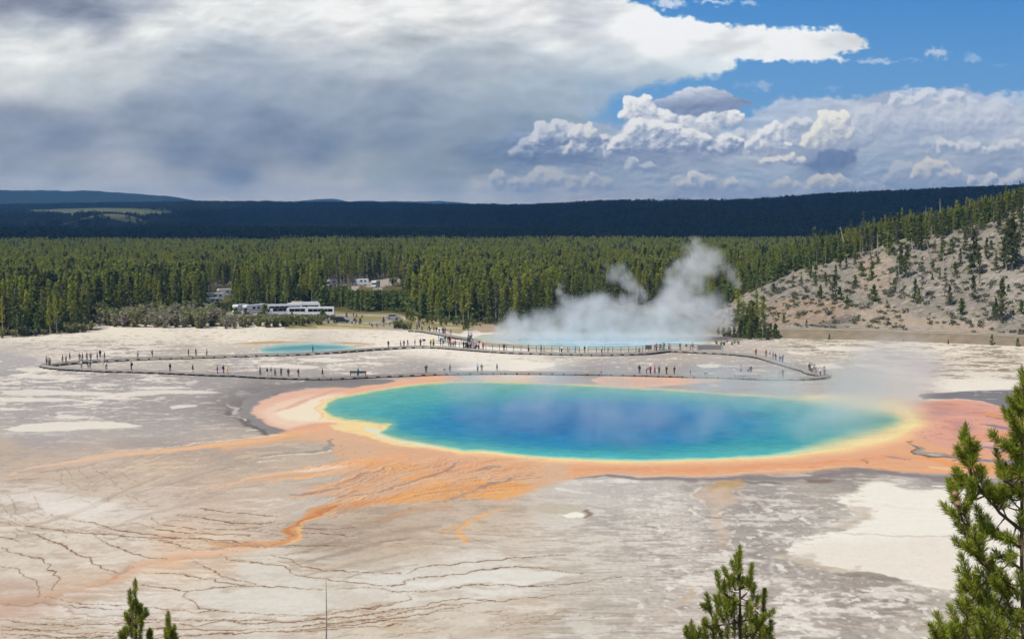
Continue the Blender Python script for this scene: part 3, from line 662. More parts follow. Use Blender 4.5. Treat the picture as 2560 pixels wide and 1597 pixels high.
stroke(Z3([(860,165),(1000,155),(1150,165)]), [2, 4, 2], (205, 160, 160), soft=.9, a=.6, wet=.8)
stroke(Z2([(470,96),(700,93),(900,84),(1030,80),(1180,74)]), [2, 3, 3, 4, 3], (236, 184, 152), soft=.6)

# ---- streams of orange running down towards the terraces
stroke(Z1([(1760,352),(1640,392),(1450,428),(1200,455),(1000,480),(800,496),(600,516),(400,546),(220,576),(0,632)]), [10, 13, 12, 13, 12, 11, 9, 7, 5, 3], (230, 172, 130), (222, 192, 170), soft=.6, a=1, a1=.75)
stroke(Z1([(1640,400),(1450,436),(1200,462),(1000,486),(700,510)]), [4, 7, 8, 6, 3], (236, 168, 108), (228, 186, 152), soft=.8, a=.9)
stroke(Z1([(1560,408),(1350,420),(1100,446),(900,470),(640,500)]), [1.5, 2.5, 2, 2, 1], (242, 214, 190), soft=.6, a=.8)
stroke(Z1([(600,530),(400,560),(230,600),(0,650)]), [3, 7, 9, 6], (206, 178, 158), soft=.8, a=.7)
stroke(Z2([(1460,690),(1200,715),(950,752),(760,778),(640,792),(540,808),(450,842),(395,890),(350,945),(300,992),(215,1008)]), [22, 19, 17, 13, 13, 12, 12, 12, 13, 12, 6], (220, 152, 94), (206, 142, 96), soft=.75, a=.92)
stroke(Z2([(640,800),(520,822),(430,856),(375,905),(330,960),(250,1000)]), [4, 4, 5, 5, 5, 3], (184, 112, 66), soft=.7, a=.75)
stroke(Z2([(620,815),(500,838),(440,870),(405,915),(370,960),(330,1000)]), [3, 3, 4, 4, 4, 3], (242, 184, 118), soft=.7, a=.8)
stroke(Z2([(340,960),(250,985),(100,985),(-80,985)]), [9, 15, 11, 4], (216, 152, 106), soft=.9, a=.75)
stroke(Z1([(1480,1006),(1300,1016),(1100,1042),(950,1075),(820,1110),(740,1140),(640,1190),(480,1225),(330,1248),(200,1290),(60,1330),(-60,1360)]), [7, 14, 17, 16, 17, 19, 18, 13, 13, 18, 26, 30], (222, 178, 146), (198, 164, 144), soft=.7, a=.9)
stroke(Z1([(760,1130),(660,1175),(560,1215),(430,1235)]), [2, 3, 4, 2], (196, 142, 116), soft=.8, a=.8)
stroke(Z1([(740,1120),(690,1160),(620,1172)]), [3, 7, 3], (172, 152, 142), soft=.8, a=.8)
poly(Z1([(850,1110),(1020,1080),(1040,1110),(920,1150),(1000,1165),(880,1160),(760,1160)]), (224, 186, 150), 7, .8)
poly(Z1([(0,1330),(120,1290),(260,1290),(330,1310),(300,1350),(120,1400),(0,1390)]), (192, 160, 142), 10, .8)
stroke(Z2([(1590,800),(1470,812),(1370,842),(1315,880),(1300,930),(1290,985)]), [2, 4, 6, 8, 10, 7], (228, 172, 120), soft=.7, a=.9)
stroke(Z2([(1330,860),(1260,900),(1180,930)]), [3, 8, 6], (212, 166, 124), soft=.9, a=.7)
stroke(Z2([(1200,790),(1010,825),(880,865),(760,890)]), [10, 9, 7, 3], (200, 148, 112), soft=.9, a=.7)
stroke(Z2([(1050,800),(930,840),(800,878)]), [2, 3, 2], (180, 122, 88), soft=.8, a=.7)
stroke(Z1([(2169,520),(2000,545),(1850,562),(1700,585),(1500,612),(1300,652),(1120,698)]), [12, 11, 9, 7, 5, 4, 2], (234, 172, 124), (226, 190, 160), soft=.6, a=1)
stroke(Z1([(1120,698),(900,690),(760,700),(560,702)]), [2, 5, 3, 1], (214, 204, 192), soft=.8, a=.8)
poly(Z1([(1600,600),(1750,575),(1900,570),(1840,590),(1700,608)]), (240, 216, 196), 6, .8)
for p_ in ([(850,762),(1000,705),(1190,650),(1260,662),(1180,712),(1040,765),(930,775)], [(1080,772),(1200,722),(1400,694),(1580,680),(1680,684),(1620,735),(1480,758),(1300,745),(1180,756)]):
    poly(Z2(p_), (228, 162, 98), 9, .8, .3)
poly(Z2([(720,545),(850,535),(1000,555),(1100,590),(1000,600),(880,600),(780,580)]), (226, 162, 108), 12, .65)
poly(Z2([(1300,640),(1500,655),(1650,672),(1560,690),(1400,672)]), (230, 156, 82), 8, .8)
poly(Z2([(940,640),(1100,600),(1200,600),(1080,640),(980,668)]), (232, 164, 104), 6, .8)
stroke(Z2([(720,560),(600,610),(420,630),(250,655)]), [3, 4, 4, 2], (240, 178, 122), soft=.7, a=.9)
poly(Z2([(640,560),(1000,480),(1300,500),(1600,540),(1700,600),(1500,620),(1300,600),(1000,560),(760,530)]), (222, 164, 128), 16, .6)
GREYM = (150, 132, 126)
for p_, w_ in [([(1285,556),(1210,585),(1140,610),(1060,640),(950,680),(820,722),(700,742),(560,742)], [2, 6, 8, 5, 4, 5, 5, 3]), ([(1660,626),(1560,640),(1470,662),(1370,705),(1260,738),(1150,770)], [1.5, 3, 6, 6, 5, 4]), ([(1490,582),(1420,588),(1370,598),(1325,602)], [3, 6, 5, 1.5]), ([(900,574),(800,605),(700,640),(600,668)], [2, 5, 5, 3]), ([(640,690),(500,712),(330,725)], [4, 8, 5])]:
    stroke(Z2(p_), w_, GREYM, soft=.6, a=.9, thin=.5)
for p_ in ([(690,700),(620,720),(540,715)], [(640,655),(560,690),(470,725)], [(720,740),(650,748),(600,745)], [(740,680),(690,705),(640,716)]):
    stroke(Z2(p_), [1.5, 3, 1.5], (224, 150, 96), soft=.7, a=.8)
stroke(Z1([(1340,545),(1480,520),(1640,498),(1760,478),(1810,450),(1825,425)]), [3, 8, 9, 8, 8, 3], (152, 142, 134), soft=.5)
stroke(Z1([(1400,535),(1560,512),(1680,497),(1770,482)]), [2, 4, 5, 2], (214, 208, 194), soft=.6)
stroke(Z1([(1425,556),(1540,543)]), [2.5, 2.5], (230, 226, 216), soft=.5)
stroke(Z1([(1350,470),(1500,462),(1640,455)]), [2, 3.5, 2], (206, 188, 168), soft=.8, a=.7)
for k in range(60):
    x, y = rng.uniform(560, 1750), rng.uniform(440, 640)
    stroke(Z2([(x, y), (x + rng.uniform(3, 16), y + rng.uniform(-3, 3))]), rng.uniform(.5, 1.1), (150, 104, 78), soft=.8, a=.7)

# ---- fine branching threads of rust, orange and grey in the mats, and drawn-out tones on the crust, all running with the flow
def flowdir(x, y):
    """direction of the run-off on enlargement two (x, y): down to the left, steeper where the streams bend"""
    return -1.0, .17 + .16 * math.exp(-((x - 700) / 350.0) ** 2) + .10 * math.sin(x / 260.0 + y / 140.0)
def thread(x, y, L, w, c, a, zt=Z2):
    p = [(x, y)]; n = 5
    for i in range(n):
        dx, dy = flowdir(*p[-1]); p.append((p[-1][0] + dx * L / n, p[-1][1] + dy * L / n + rng.normal(0, 1.2)))
    stroke(zt(p), [w * .4, w, w * .9, w * .3], c, soft=.8, a=a, rough=.35)
TH = [(196, 112, 66), (238, 166, 96), (158, 138, 128), (212, 134, 84), (240, 196, 150), (176, 118, 84)]
for k in range(330):
    x, y = rng.uniform(560, 1750), rng.uniform(520, 780)
    if inside(main, *Z2([(x, y)])[0]): thread(x, y, rng.uniform(70, 320), rng.uniform(.6, 1.6), TH[k % 6], rng.uniform(.4, .8))
for k in range(120):
    x, y = rng.uniform(0, 1500), rng.uniform(640, 830)
    thread(x, y, rng.uniform(80, 300), rng.uniform(.6, 2.2), [(206, 158, 122), (182, 150, 128), (222, 178, 140), (168, 146, 132)][k % 4], rng.uniform(.25, .6))
for k in range(90):
    x, y = rng.uniform(150, 1900), rng.uniform(490, 720)
    thread(x, y, rng.uniform(80, 340), rng.uniform(.8, 3.0), [(172, 152, 138), (214, 182, 156), (158, 142, 132), (224, 204, 186)][k % 4], rng.uniform(.3, .6), Z1)
for x, y, L, w, c, a, z in [(900,625,760,9,(168,150,136),.6,Z1),(820,660,700,5,(196,168,146),.6,Z1),(1400,740,800,9,(178,156,140),.5,Z1),(1250,780,700,6,(208,196,184),.6,Z1),(1350,560,500,5,(158,146,138),.6,Z1),(1000,600,380,5,(204,196,172),.6,Z1),(1000,840,520,12,(164,144,126),.6,Z2),(1180,900,620,14,(158,138,120),.6,Z2),(1000,965,640,9,(146,128,112),.6,Z2),(760,930,420,8,(150,130,112),.5,Z2),(1280,960,420,9,(176,154,132),.6,Z2),(1000,1045,640,10,(168,148,130),.55,Z2),(760,1060,420,6,(206,184,160),.6,Z2),(1050,1105,420,6,(150,136,122),.5,Z2),(700,700,400,6,(206,198,188),.5,Z2),(420,760,300,8,(210,200,190),.6,Z2)]:
    thread(x, y, L, w, c, a, z)
for k in range(70):
    x, y = rng.uniform(0, 1000), rng.uniform(1080, 1500)
    stroke(Z1([(x, y), (x + rng.uniform(40, 160), y + rng.uniform(-6, 10)), (x + rng.uniform(180, 320), y + rng.uniform(-4, 16))]), [1, rng.uniform(3, 9), 1], [(226, 220, 210), (184, 164, 146), (202, 184, 166), (218, 208, 196)][k % 4], soft=.95, a=.5)
for k in range(60):
    x, y = rng.uniform(1620, 2169), rng.uniform(230, 600)
    stroke(Z3([(x, y), (x + rng.uniform(30, 140), y + rng.uniform(-1, 6)), (x + rng.uniform(150, 260), y + rng.uniform(0, 14))]), [.5, rng.uniform(1, 3), .5], [(200, 118, 84), (232, 158, 100), (188, 132, 132), (236, 178, 146)][k % 4], soft=.9, a=.6)

# ---- yellow rim and the pale shelf round the water
rim = np.vstack([POOL, POOL[:1]])
n_top, n_right = 13, 34
RW = np.array([7, 5, 4, 4, 4, 4, 4, 6, 22, 30, 26, 20, 18, 17, 17, 17, 17, 16, 12, 8.])
stroke(rim, RW * 1.75, (236, 184, 144), soft=.75, a=.9, rough=.5)
stroke(rim, RW * 1.1, (247, 208, 148), soft=.9, a=.95, rough=.45)
stroke(rim, RW * .6, (251, 226, 166), soft=.9, a=.9, rough=.4)
stroke(POOL[17:55], [5, 9, 9, 8, 8, 8, 8, 8, 7, 8, 9], YELL, soft=.8, a=.8, rough=.4)
poly(Z2([(640,330),(780,335),(850,360),(900,420),(1060,455),(1240,482),(1300,475),(1340,500),(1240,500),(1000,470),(850,440),(700,400),(560,360)]), (248, 218, 158), 7, .9)
stroke(Z2([(555,225),(525,250),(522,285),(560,320),(660,342)]), [4, 6, 7, 6, 4], (247, 222, 170), soft=.7)
stroke(Z2([(552,215),(515,245),(512,285),(545,322)]), [1.5, 2, 2, 1.5], (232, 186, 122), soft=.7)
stroke(Z2([(780,372),(830,392),(880,415),(960,437),(1060,455),(1150,468),(1240,480)]), [9, 12, 8, 7, 5, 5, 3], (216, 226, 210), soft=.6, rough=.6)
stroke(Z2([(850,352),(905,349)]), [2, 1.5], (190, 196, 140), soft=.6)
for x, y, w in [(1000,450,5),(1310,486,5),(700,380,4)]:
    stroke(Z2([(x - 20, y + 6), (x, y), (x + 22, y + 5)]), w, (242, 200, 126), soft=.8, a=.7)
# ---- bands under the orange rim
stroke(Z3([(-260,640),(-60,632),(150,640),(350,648),(520,640),(700,636),(900,645),(1000,640),(1120,622),(1250,598),(1420,606),(1600,630),(1800,655),(2000,672),(2300,700)]), [2, 5, 8, 7, 10, 12, 12, 10, 12, 12, 14, 14, 12, 10, 9], (128, 118, 120), soft=.6, a=.95, wet=.4)
stroke(Z3([(560,646),(700,662),(860,672)]), [3, 8, 5], (112, 102, 100), soft=.7, a=.8, thin=.7)
poly(Z3([(960,652),(1080,648),(1150,655),(1080,672),(1000,668)]), (118, 96, 82), 4, .8)
poly(Z3([(470,655),(620,640),(640,665),(610,700),(590,760),(520,740),(460,700)]), (186, 150, 108), 6, .8)
poly(Z3([(400,645),(440,660),(440,700),(400,712),(380,740),(440,790),(560,790),(640,750),(600,700),(480,700)]), (196, 168, 146), 9, .75)
stroke(Z3([(640,700),(720,770),(760,830),(790,850)]), [4, 6, 5, 2], (206, 186, 170), soft=.8, a=.7)
stroke(Z3([(540,700),(520,780),(500,840),(520,900),(520,960),(500,1010)]), [14, 12, 10, 10, 11, 8], (204, 178, 156), soft=.8, a=.8)
stroke(Z3([(440,850),(540,852),(580,856)]), [2, 4, 2], (150, 118, 92), soft=.7, a=.8)
stroke(Z3([(470,1010),(530,1000),(560,1030)]), [4, 8, 4], (186, 160, 134), soft=.9, a=.7)
stroke(Z3([(270,1310),(330,1270),(370,1250)]), [5, 10, 6], (196, 168, 138), soft=.9, a=.7)
poly(Z3([(390,655),(420,690),(380,740),(430,790),(420,760),(395,735),(440,700)]), (220, 208, 196), 3, .8)
poly(Z2([(1660,790),(1780,775),(1900,785),(1990,815),(1960,850),(1850,835),(1720,830)]), (184, 172, 142), 12, .65)
stroke(Z2([(1950,810),(1985,840),(1960,860)]), [6, 9, 4], (118, 98, 78), soft=.8, a=.8)
poly(Z2([(1820,835),(1890,822),(1960,838),(1930,858),(1860,858)]), (242, 237, 224), 3)
stroke(Z2([(1780,690),(1880,705),(1990,715)]), [3, 6, 3], (222, 216, 206), soft=.7, thin=1.2)
stroke(Z3([(930,985),(850,1050),(760,1110),(720,1180)]), [3, 6, 8, 5], (150, 140, 136), soft=.9, a=.6)

# ---- terracettes: dark stepped lines that follow the slope
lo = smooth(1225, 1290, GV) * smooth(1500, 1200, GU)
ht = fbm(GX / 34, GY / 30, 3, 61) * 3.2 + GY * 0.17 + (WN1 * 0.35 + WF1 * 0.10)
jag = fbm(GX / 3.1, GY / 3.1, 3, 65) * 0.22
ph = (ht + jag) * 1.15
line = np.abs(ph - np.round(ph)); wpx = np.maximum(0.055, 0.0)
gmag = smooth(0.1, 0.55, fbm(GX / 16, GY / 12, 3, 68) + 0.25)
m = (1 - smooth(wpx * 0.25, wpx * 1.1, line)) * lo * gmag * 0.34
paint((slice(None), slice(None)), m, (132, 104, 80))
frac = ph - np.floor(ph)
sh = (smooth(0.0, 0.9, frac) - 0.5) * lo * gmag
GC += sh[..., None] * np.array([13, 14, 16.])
def tline(p, w=1.35, a=.95, c=(112, 84, 62), halo=True):
    p = np.asarray(p, float); q = [p[0]]
    for i in range(len(p) - 1):                      # jagged steps between the traced points
        L = np.hypot(*(p[i + 1] - p[i])); k = max(1, int(L / 9))
        for j in range(1, k + 1):
            s = p[i] + (p[i + 1] - p[i]) * j / k
            if j < k: s = s + np.array([rng.normal(0, 1.6), rng.normal(0, 0.55)])
            q.append(s)
    q = np.array(q)
    if halo: stroke(q, w * 2.8, (186, 156, 130), soft=.9, a=a * .38, rough=.15, ky=1.5)
    stroke(q, [w * .4, w * .85, w * 1.05, w * .85, w * .5], c, soft=.5, a=a, rough=.15, ky=1.5, mott=10, thin=.5)
TL1 = [[(-40,1000),(0,1012),(60,1045),(150,1060),(220,1080),(270,1110),(262,1135),(295,1145),(288,1165),(325,1185),(280,1220),(290,1245)], [(0,1116),(100,1135),(140,1170),(205,1210),(195,1250),(215,1285)], [(90,915),(150,932),(250,970),(340,1000),(400,1045),(480,1070),(510,1105),(590,1140),(665,1166)],
 [(0,880),(200,906),(400,932),(600,945),(700,958),(900,964),(1050,970),(1200,985),(1350,986)], [(350,856),(500,882),(600,912),(750,936),(900,956),(1100,966),(1290,981)], [(520,955),(560,985),(640,1015),(720,1045),(820,1070),(905,1076)], [(820,850),(860,885),(1000,905),(1150,915),(1300,915),(1400,905)], [(1060,805),(1200,820),(1350,835),(1500,846)],
 [(960,836),(1100,856),(1250,880),(1400,886),(1490,876)], [(760,890),(850,916),(1000,932),(1200,942),(1350,946)], [(840,972),(940,992),(1000,1015),(1060,1032)], [(1200,1050),(1230,1075),(1400,1096),(1540,1116),(1600,1156),(1750,1180),(1900,1196),(2050,1216),(2169,1216)], [(1470,1055),(1590,1080),(1610,1105),(1750,1132),(1900,1142),(2050,1150),(2169,1150)],
 [(1050,1090),(1090,1116),(1150,1140),(1200,1172),(1300,1196),(1400,1216)], [(780,1155),(950,1160),(1050,1175),(1200,1206),(1400,1226),(1550,1226),(1700,1240),(1850,1240),(2000,1226),(2169,1256)], [(995,1286),(1030,1250),(1150,1236),(1300,1222)], [(770,1216),(850,1226),(950,1245),(1030,1250)], [(1000,1290),(1060,1320),(1080,1345),(1140,1356),(1070,1370)],
 [(200,1278),(340,1290),(420,1320),(600,1326),(700,1330),(850,1342),(1000,1350),(1070,1370)], [(300,1312),(400,1336),(560,1350),(700,1350)], [(1140,1356),(1300,1366),(1500,1376),(1700,1380),(1820,1370),(1860,1356),(2000,1340),(2120,1315),(2169,1310)], [(0,1402),(150,1426),(300,1432),(500,1430),(700,1424),(900,1420),(1050,1438),(1230,1410),(1400,1400),(1600,1420)],
 [(800,1404),(1000,1404),(1240,1410),(1400,1426),(1700,1402),(1900,1390),(2169,1352)], [(0,1440),(200,1470),(500,1482),(900,1456),(1300,1462),(1700,1428),(2169,1396)], [(0,1500),(300,1500),(700,1512),(1200,1482),(1700,1462),(2169,1424)], [(0,1478),(200,1490),(420,1500),(700,1490)],
 [(0,1460),(100,1455),(300,1462),(420,1448)], [(1620,905),(1800,915),(1960,905)], [(1640,935),(1800,940),(1960,955)], [(1500,1000),(1700,1005),(1900,1000)], [(0,955),(40,962),(110,985)]]
for t in TL1: tline(Z1(t), rng.uniform(1.0, 1.6))
TL2 = [[(1000,1150),(1060,1116),(1200,1106),(1400,1090),(1600,1072),(1760,1058),(1860,1050)], [(970,1195),(1060,1170),(1180,1170),(1300,1160),(1350,1140),(1500,1126),(1580,1116),(1700,1126),(1800,1142),(1900,1156),(1960,1156)], [(930,1255),(1150,1250),(1165,1240),(1250,1226),(1400,1215),(1500,1216),(1700,1226),(1900,1210),(2050,1190),(2169,1170)],
 [(610,1370),(650,1360),(800,1345),(920,1320),(930,1310),(1005,1290),(1000,1270)], [(640,1400),(900,1352),(1100,1330),(1180,1302),(1300,1290),(1500,1306),(1700,1290),(1900,1266),(2050,1240)], [(0,1412),(150,1430),(500,1400),(800,1382),(1000,1342)], [(500,1440),(800,1402),(1150,1332),(1400,1310),(1600,1300)], [(300,1470),(700,1430),(1000,1390),(1300,1330)], [(975,1196),(990,1212),(900,1214)]]
for t in TL2: tline(Z2(t), rng.uniform(1.0, 1.5))
SW = [[(0,760),(20,800),(60,850),(150,892)], [(45,730),(75,775),(85,830),(160,868)], [(140,790),(200,832),(300,852)], [(190,735),(205,790),(250,830),(330,850)], [(580,740),(590,768)], [(440,750),(500,780),(520,800)], [(60,760),(90,800),(100,838)], [(680,730),(740,755),(800,780)], [(0,850),(100,890),(200,905)], [(300,585),(340,620),(330,660),(370,680)], [(340,575),(380,610),(395,640),(370,655)], [(420,565),(430,600),(470,630),(490,660),(470,690)], [(490,560),(520,595),(560,620),(600,650),(630,690)], [(560,600),(620,640)], [(640,600),(700,640),(760,670)], [(380,660),(440,700),(520,705)], [(0,650),(150,645),(260,640),(330,650)], [(600,660),(680,700)]]
for t in SW: tline(Z1(t), .85, .62, (134, 110, 94))
for k in range(26):                                   # close-set faint steps where the sheet runs thin
    x = rng.uniform(0, 1500); y = rng.uniform(850, 1010) if x > 500 else rng.uniform(880, 960)
    n = rng.integers(3, 6); tline(Z1([(x + 95 * j, y + 13 * j * (1 - x / 2400) + rng.normal(0, 4)) for j in range(n)]), .8, .55, (130, 106, 88), False)
for k in range(22):
    x, y = rng.uniform(150, 1700), rng.uniform(890, 1010)
    tline(Z2([(x + 80 * j, y + 5 * j + rng.normal(0, 3)) for j in range(rng.integers(2, 5))]), .8, .5, (138, 114, 94), False)
for k in range(46):
    x, y = rng.uniform(0, 1900), rng.uniform(1360, 1512)
    tline(Z2([(x + 90 * j, y - 10 * j + rng.normal(0, 5)) for j in range(rng.integers(2, 6))]), .9, .6, (142, 116, 92), False)
for k in range(30):
    x, y = rng.uniform(-60, 900), rng.uniform(1380, 1512)
    tline(Z1([(x + 90 * j, y + rng.normal(0, 6)) for j in range(rng.integers(3, 6))]), .9, .55, (150, 122, 100), False)
for k in range(60):
    x, y = rng.uniform(0, 760), rng.uniform(850, 1180)
    tline(Z3([(x + 40 * j, y + rng.normal(0, 5)) for j in range(rng.integers(2, 4))]), .7, .5, (120, 108, 100), False)
for pl, c in [([(1000,1300),(1300,1245),(1500,1235),(1900,1245),(2100,1260),(2000,1330),(1860,1350),(1700,1372),(1300,1358),(1140,1345),(1060,1310)], (216, 211, 202)), ([(1240,1095),(1420,1110),(1560,1140),(1700,1180),(1780,1215),(1500,1215),(1330,1190),(1230,1150)], (212, 207, 199))]:
    poly(Z1(pl), c, 6, .55)
poly(Z2([(1010,1210),(1200,1185),(1360,1150),(1500,1130),(1660,1130),(1850,1160),(1950,1170),(1800,1195),(1650,1215),(1450,1208),(1250,1215),(1100,1235)]), (226, 224, 216), 5, .7)
poly(Z1([(220,780),(330,760),(520,760),(640,780),(560,820),(400,840),(260,835)]), (228, 221, 213), 10, .6)

# ---- pools' beds and banks
stroke(np.vstack([SMALL_POOL, SMALL_POOL[:1]]), 4, (226, 220, 206), soft=.6, rough=.3)
stroke(M2([(-160,1268),(0,1262),(150,1256),(300,1256),(420,1254)]), [2, 5, 5, 3, 1], (184, 148, 96), soft=.7, rough=.5, thin=.5)
stroke(M2([(560,1258),(680,1262),(800,1266),(900,1268)]), [1.5, 4, 4, 1], (182, 146, 98), soft=.7, rough=.5)
stroke(M2([(690,1290),(780,1282),(880,1275)]), [2, 3, 1], (178, 164, 140), soft=.8, rough=.5)
poly(M1([(0,1355),(120,1352),(230,1368),(300,1388),(240,1412),(100,1425),(0,1432)]), (172, 168, 170), 4, .8, .3, .5)
stroke(np.vstack([M2([(1560,1208),(1700,1190),(1935,1182)]), M3([(0,1182),(260,1187)])]), [2, 4, 5, 4, 3], (238, 233, 220), soft=.6, rough=.3)
poly(np.vstack([M2([(1650,1245),(1700,1262),(1760,1290),(1935,1300)]), M3([(0,1300),(400,1318),(1000,1318),(1200,1305),(1100,1295),(700,1315),(300,1305),(120,1290),(0,1272)]), M2([(1860,1262),(1750,1250)])]), (168, 160, 150), 2, .9, .3, .3)
# ---- the wooded flat: duff, dry grass, asphalt, paths
duff = smooth(818, 800, GV + WN1 * 3 + np.interp(GU, [-400, 0, 40, 210, 225, 560, 700, 790, 1000, 1060, 1240, 1290, 1840, 1900, 2200, 2560, 3000], [0, -30, -28, -16, 2, 3, 8, 12, 10, -4, -18, -24, -24, -8, -18, -28, -32]))
dc = np.array([104, 98, 66.]) + (fbm(GX / 9, GY / 14, 4, 33) * 30)[..., None] * np.array([1, .9, .6])
paint((slice(None), slice(None)), duff, dc, 0)
X2 = _zt(800, 670, 8.89); X3 = _zt(980, 740, 8.08)
GRASS = (146, 142, 92); ASPH = (158, 152, 148); PATH = (212, 202, 182)
poly(X2([(-700,960),(300,960),(600,985),(1700,1010),(1950,1060),(2600,1080),(3600,1180),(3600,1330),(2000,1390),(900,1345),(-800,1350)]), (150, 142, 100), 3, 1, 0, .4, 12)
poly(X2([(-2100,980),(-800,1000),(300,1030),(900,1045),(1600,1056),(1880,1090),(1905,1130),(1850,1180),(1650,1190),(1000,1235),(300,1225),(-600,1210),(-2100,1180)]), ASPH, 2, 1, 0, .15, 4)
poly(X2([(640,1120),(900,1085),(1350,1085),(1480,1110),(1380,1150),(1000,1180),(700,1165)]), (156, 148, 98), 2, 1, 0, .3, 10)
stroke(X2([(320,1032),(900,1046),(1600,1058),(1860,1090),(1900,1125),(1840,1178),(1600,1190),(1150,1220),(900,1238),(400,1230)]), 1.7, PATH, soft=.4, rough=.1)
stroke(X2([(400,1262),(800,1275),(1050,1290),(1300,1300),(1500,1290),(1680,1240)]), 1.7, PATH, soft=.4, rough=.1)
poly(X2([(1050,1300),(1680,1250),(1760,1330),(2100,1370),(1700,1385),(1200,1345)]), (164, 156, 148), 2, 1, 0, .2)
stroke(X3([(460,500),(640,505),(960,545),(1230,575)]), [1.8, 2.2, 2, 1.5], PATH, soft=.4, rough=.1)
stroke(X3([(880,640),(1100,640),(1395,645)]), 2, (206, 198, 180), soft=.4, rough=.1)
poly(X3([(1050,665),(1400,650),(1450,720),(1390,760),(1150,740)]), (166, 148, 122), 2, 1, 0, .3)
stroke(X3([(400,250),(600,250),(880,295)]), [1.8, 2, 1.6], (196, 188, 170), soft=.5, rough=.1)
poly(X3([(520,190),(620,150),(780,170),(870,230),(700,240)]), (168, 150, 136), 3, 1, 0, .3)
poly(X3([(1620,620),(1800,560),(2100,570),(2300,640),(2480,720),(1800,740)]), (172, 150, 132), 3, 1, 0, .4)
poly(X2([(-60,1290),(400,1300),(1200,1345),(2000,1390),(2700,1420),(1200,1372),(-60,1340)]), (190, 172, 128), 2, 1, 0, .4, 10)
poly(X2([(680,370),(800,345),(1050,290),(1250,245),(1880,200),(1880,268),(1580,380),(1380,420),(1380,520),(1250,560),(1200,440),(900,390),(780,540),(720,520)]), (176, 168, 160), 2, 1, 0, .1)
poly(X2([(-2500,250),(-600,330),(700,330),(760,400),(0,420),(-2500,400)]), (168, 160, 152), 2, 1, 0, .1)
stroke(X2([(1250,430),(1260,520),(1240,620),(1180,700)]), [9, 7, 5, 3], (160, 152, 142), soft=.4, rough=.1)

h_g = -0.05 * smooth(0, 1, GWET)
# the pools' beds dip below the water
def bed(p, depth):
    sl = sub(p, 10); d, _ = seg_dist(p, GU[sl], GV[sl], 2.2, True)
    hz = np.zeros(shp); hz[sl] = -depth * smooth(13.0, 30.0, d) * inside(p, GU[sl], GV[sl]); return hz
GZ = bed(POOL, 0.5) + bed(SMALL_POOL, 0.4) + bed(CRATER, 0.5)
GZ = GZ + fbm(GX / 30, GY / 30, 3, 201) * 0.12 * smooth(1210, 1300, GV)
# the slope under the overlook
GZ = GZ + 30.2 * smooth(112.0, 0.0, GY) * 0
near = np.clip((100 - GY) / 100.0, 0, 1)
GC = np.clip(GC, 6, 250)
# a little extra saturation and depth, as the photograph has
lum = GC.mean(-1, keepdims=True)
bright = smooth(806, 822, GV)[..., None]
GC = np.clip(lum + (GC - lum) * 1.02, 4, 250)
GC = GC * (1 - bright) + bright * (255 * (GC / 255.0) ** .86 + np.array([1, 0, -1.5]))
mats_ = smooth(34, 60, GC.max(-1) - GC.min(-1))
gz_ = (smooth(1150, 1240, GV) * (.16 + .16 * smooth(1250, 1500, GU)) * (1 - mats_))[..., None]
l2 = GC.mean(-1, keepdims=True)
GC = GC * (1 - gz_) + (l2 + np.array([2, 1, -1.])) * gz_ + gz_ * 8
lm = (smooth(720, 560, GU) * smooth(925, 950, GV) * smooth(1120, 1080, GV))[..., None]
GC = GC + lm * (252 - GC) * np.array([.13, .13, .125])
GC = np.clip(GC, 4, 249)
me = grid_mesh('ground', np.stack([GX, GY, GZ], -1)[::-1], shp[0], shp[1], np.clip(srgb(GC) / LIT, .004, .86)[::-1], {'Wet': GWET[::-1]})
m_ = bpy.data.materials.new('sinter_ground'); m_.use_nodes = True
nt = m_.node_tree; b_ = nt.nodes['Principled BSDF']
a_ = nt.nodes.new('ShaderNodeAttribute'); a_.attribute_name = 'Col'
w_ = nt.nodes.new('ShaderNodeAttribute'); w_.attribute_name = 'Wet'
tc = nt.nodes.new('ShaderNodeTexCoord')
mp = nt.nodes.new('ShaderNodeMapping'); mp.inputs['Scale'].default_value = (1.0, 0.55, 1)
nz = nt.nodes.new('ShaderNodeTexNoise'); nz.inputs['Scale'].default_value = 2.2; nz.inputs['Detail'].default_value = 6; nz.inputs['Roughness'].default_value = .65
mr = nt.nodes.new('ShaderNodeMapRange'); mr.inputs[1].default_value = .3; mr.inputs[2].default_value = .7; mr.inputs[3].default_value = .95; mr.inputs[4].default_value = 1.05
mx = nt.nodes.new('ShaderNodeMix'); mx.data_type = 'RGBA'; mx.blend_type = 'MULTIPLY'; mx.inputs['Factor'].default_value = 1
nt.links.new(tc.outputs['Object'], mp.inputs['Vector']); nt.links.new(mp.outputs[0], nz.inputs['Vector']); nt.links.new(nz.outputs['Fac'], mr.inputs[0])
nt.links.new(a_.outputs['Color'], mx.inputs['A']); nt.links.new(mr.outputs[0], mx.inputs['B']); nt.links.new(mx.outputs['Result'], b_.inputs['Base Color'])
r_ = nt.nodes.new('ShaderNodeMapRange'); r_.inputs[1].default_value = .3; r_.inputs[2].default_value = .95; r_.inputs[3].default_value = .9; r_.inputs[4].default_value = .07
nt.links.new(w_.outputs['Fac'], r_.inputs[0]); nt.links.new(r_.outputs[0], b_.inputs['Roughness'])
s_ = nt.nodes.new('ShaderNodeMapRange'); s_.inputs[1].default_value = .3; s_.inputs[2].default_value = .95; s_.inputs[3].default_value = .06; s_.inputs[4].default_value = .30
nt.links.new(w_.outputs['Fac'], s_.inputs[0]); nt.links.new(s_.outputs[0], b_.inputs['Specular IOR Level'])
tag(obj('ground', me, m_), kind='structure')
del RU, RV, SU, SVV, GC, WN1, WN2, WF1, WF2, flow, ht, ph, line, frac, sh, gmag, lo, rip, pxm, vpm, dc

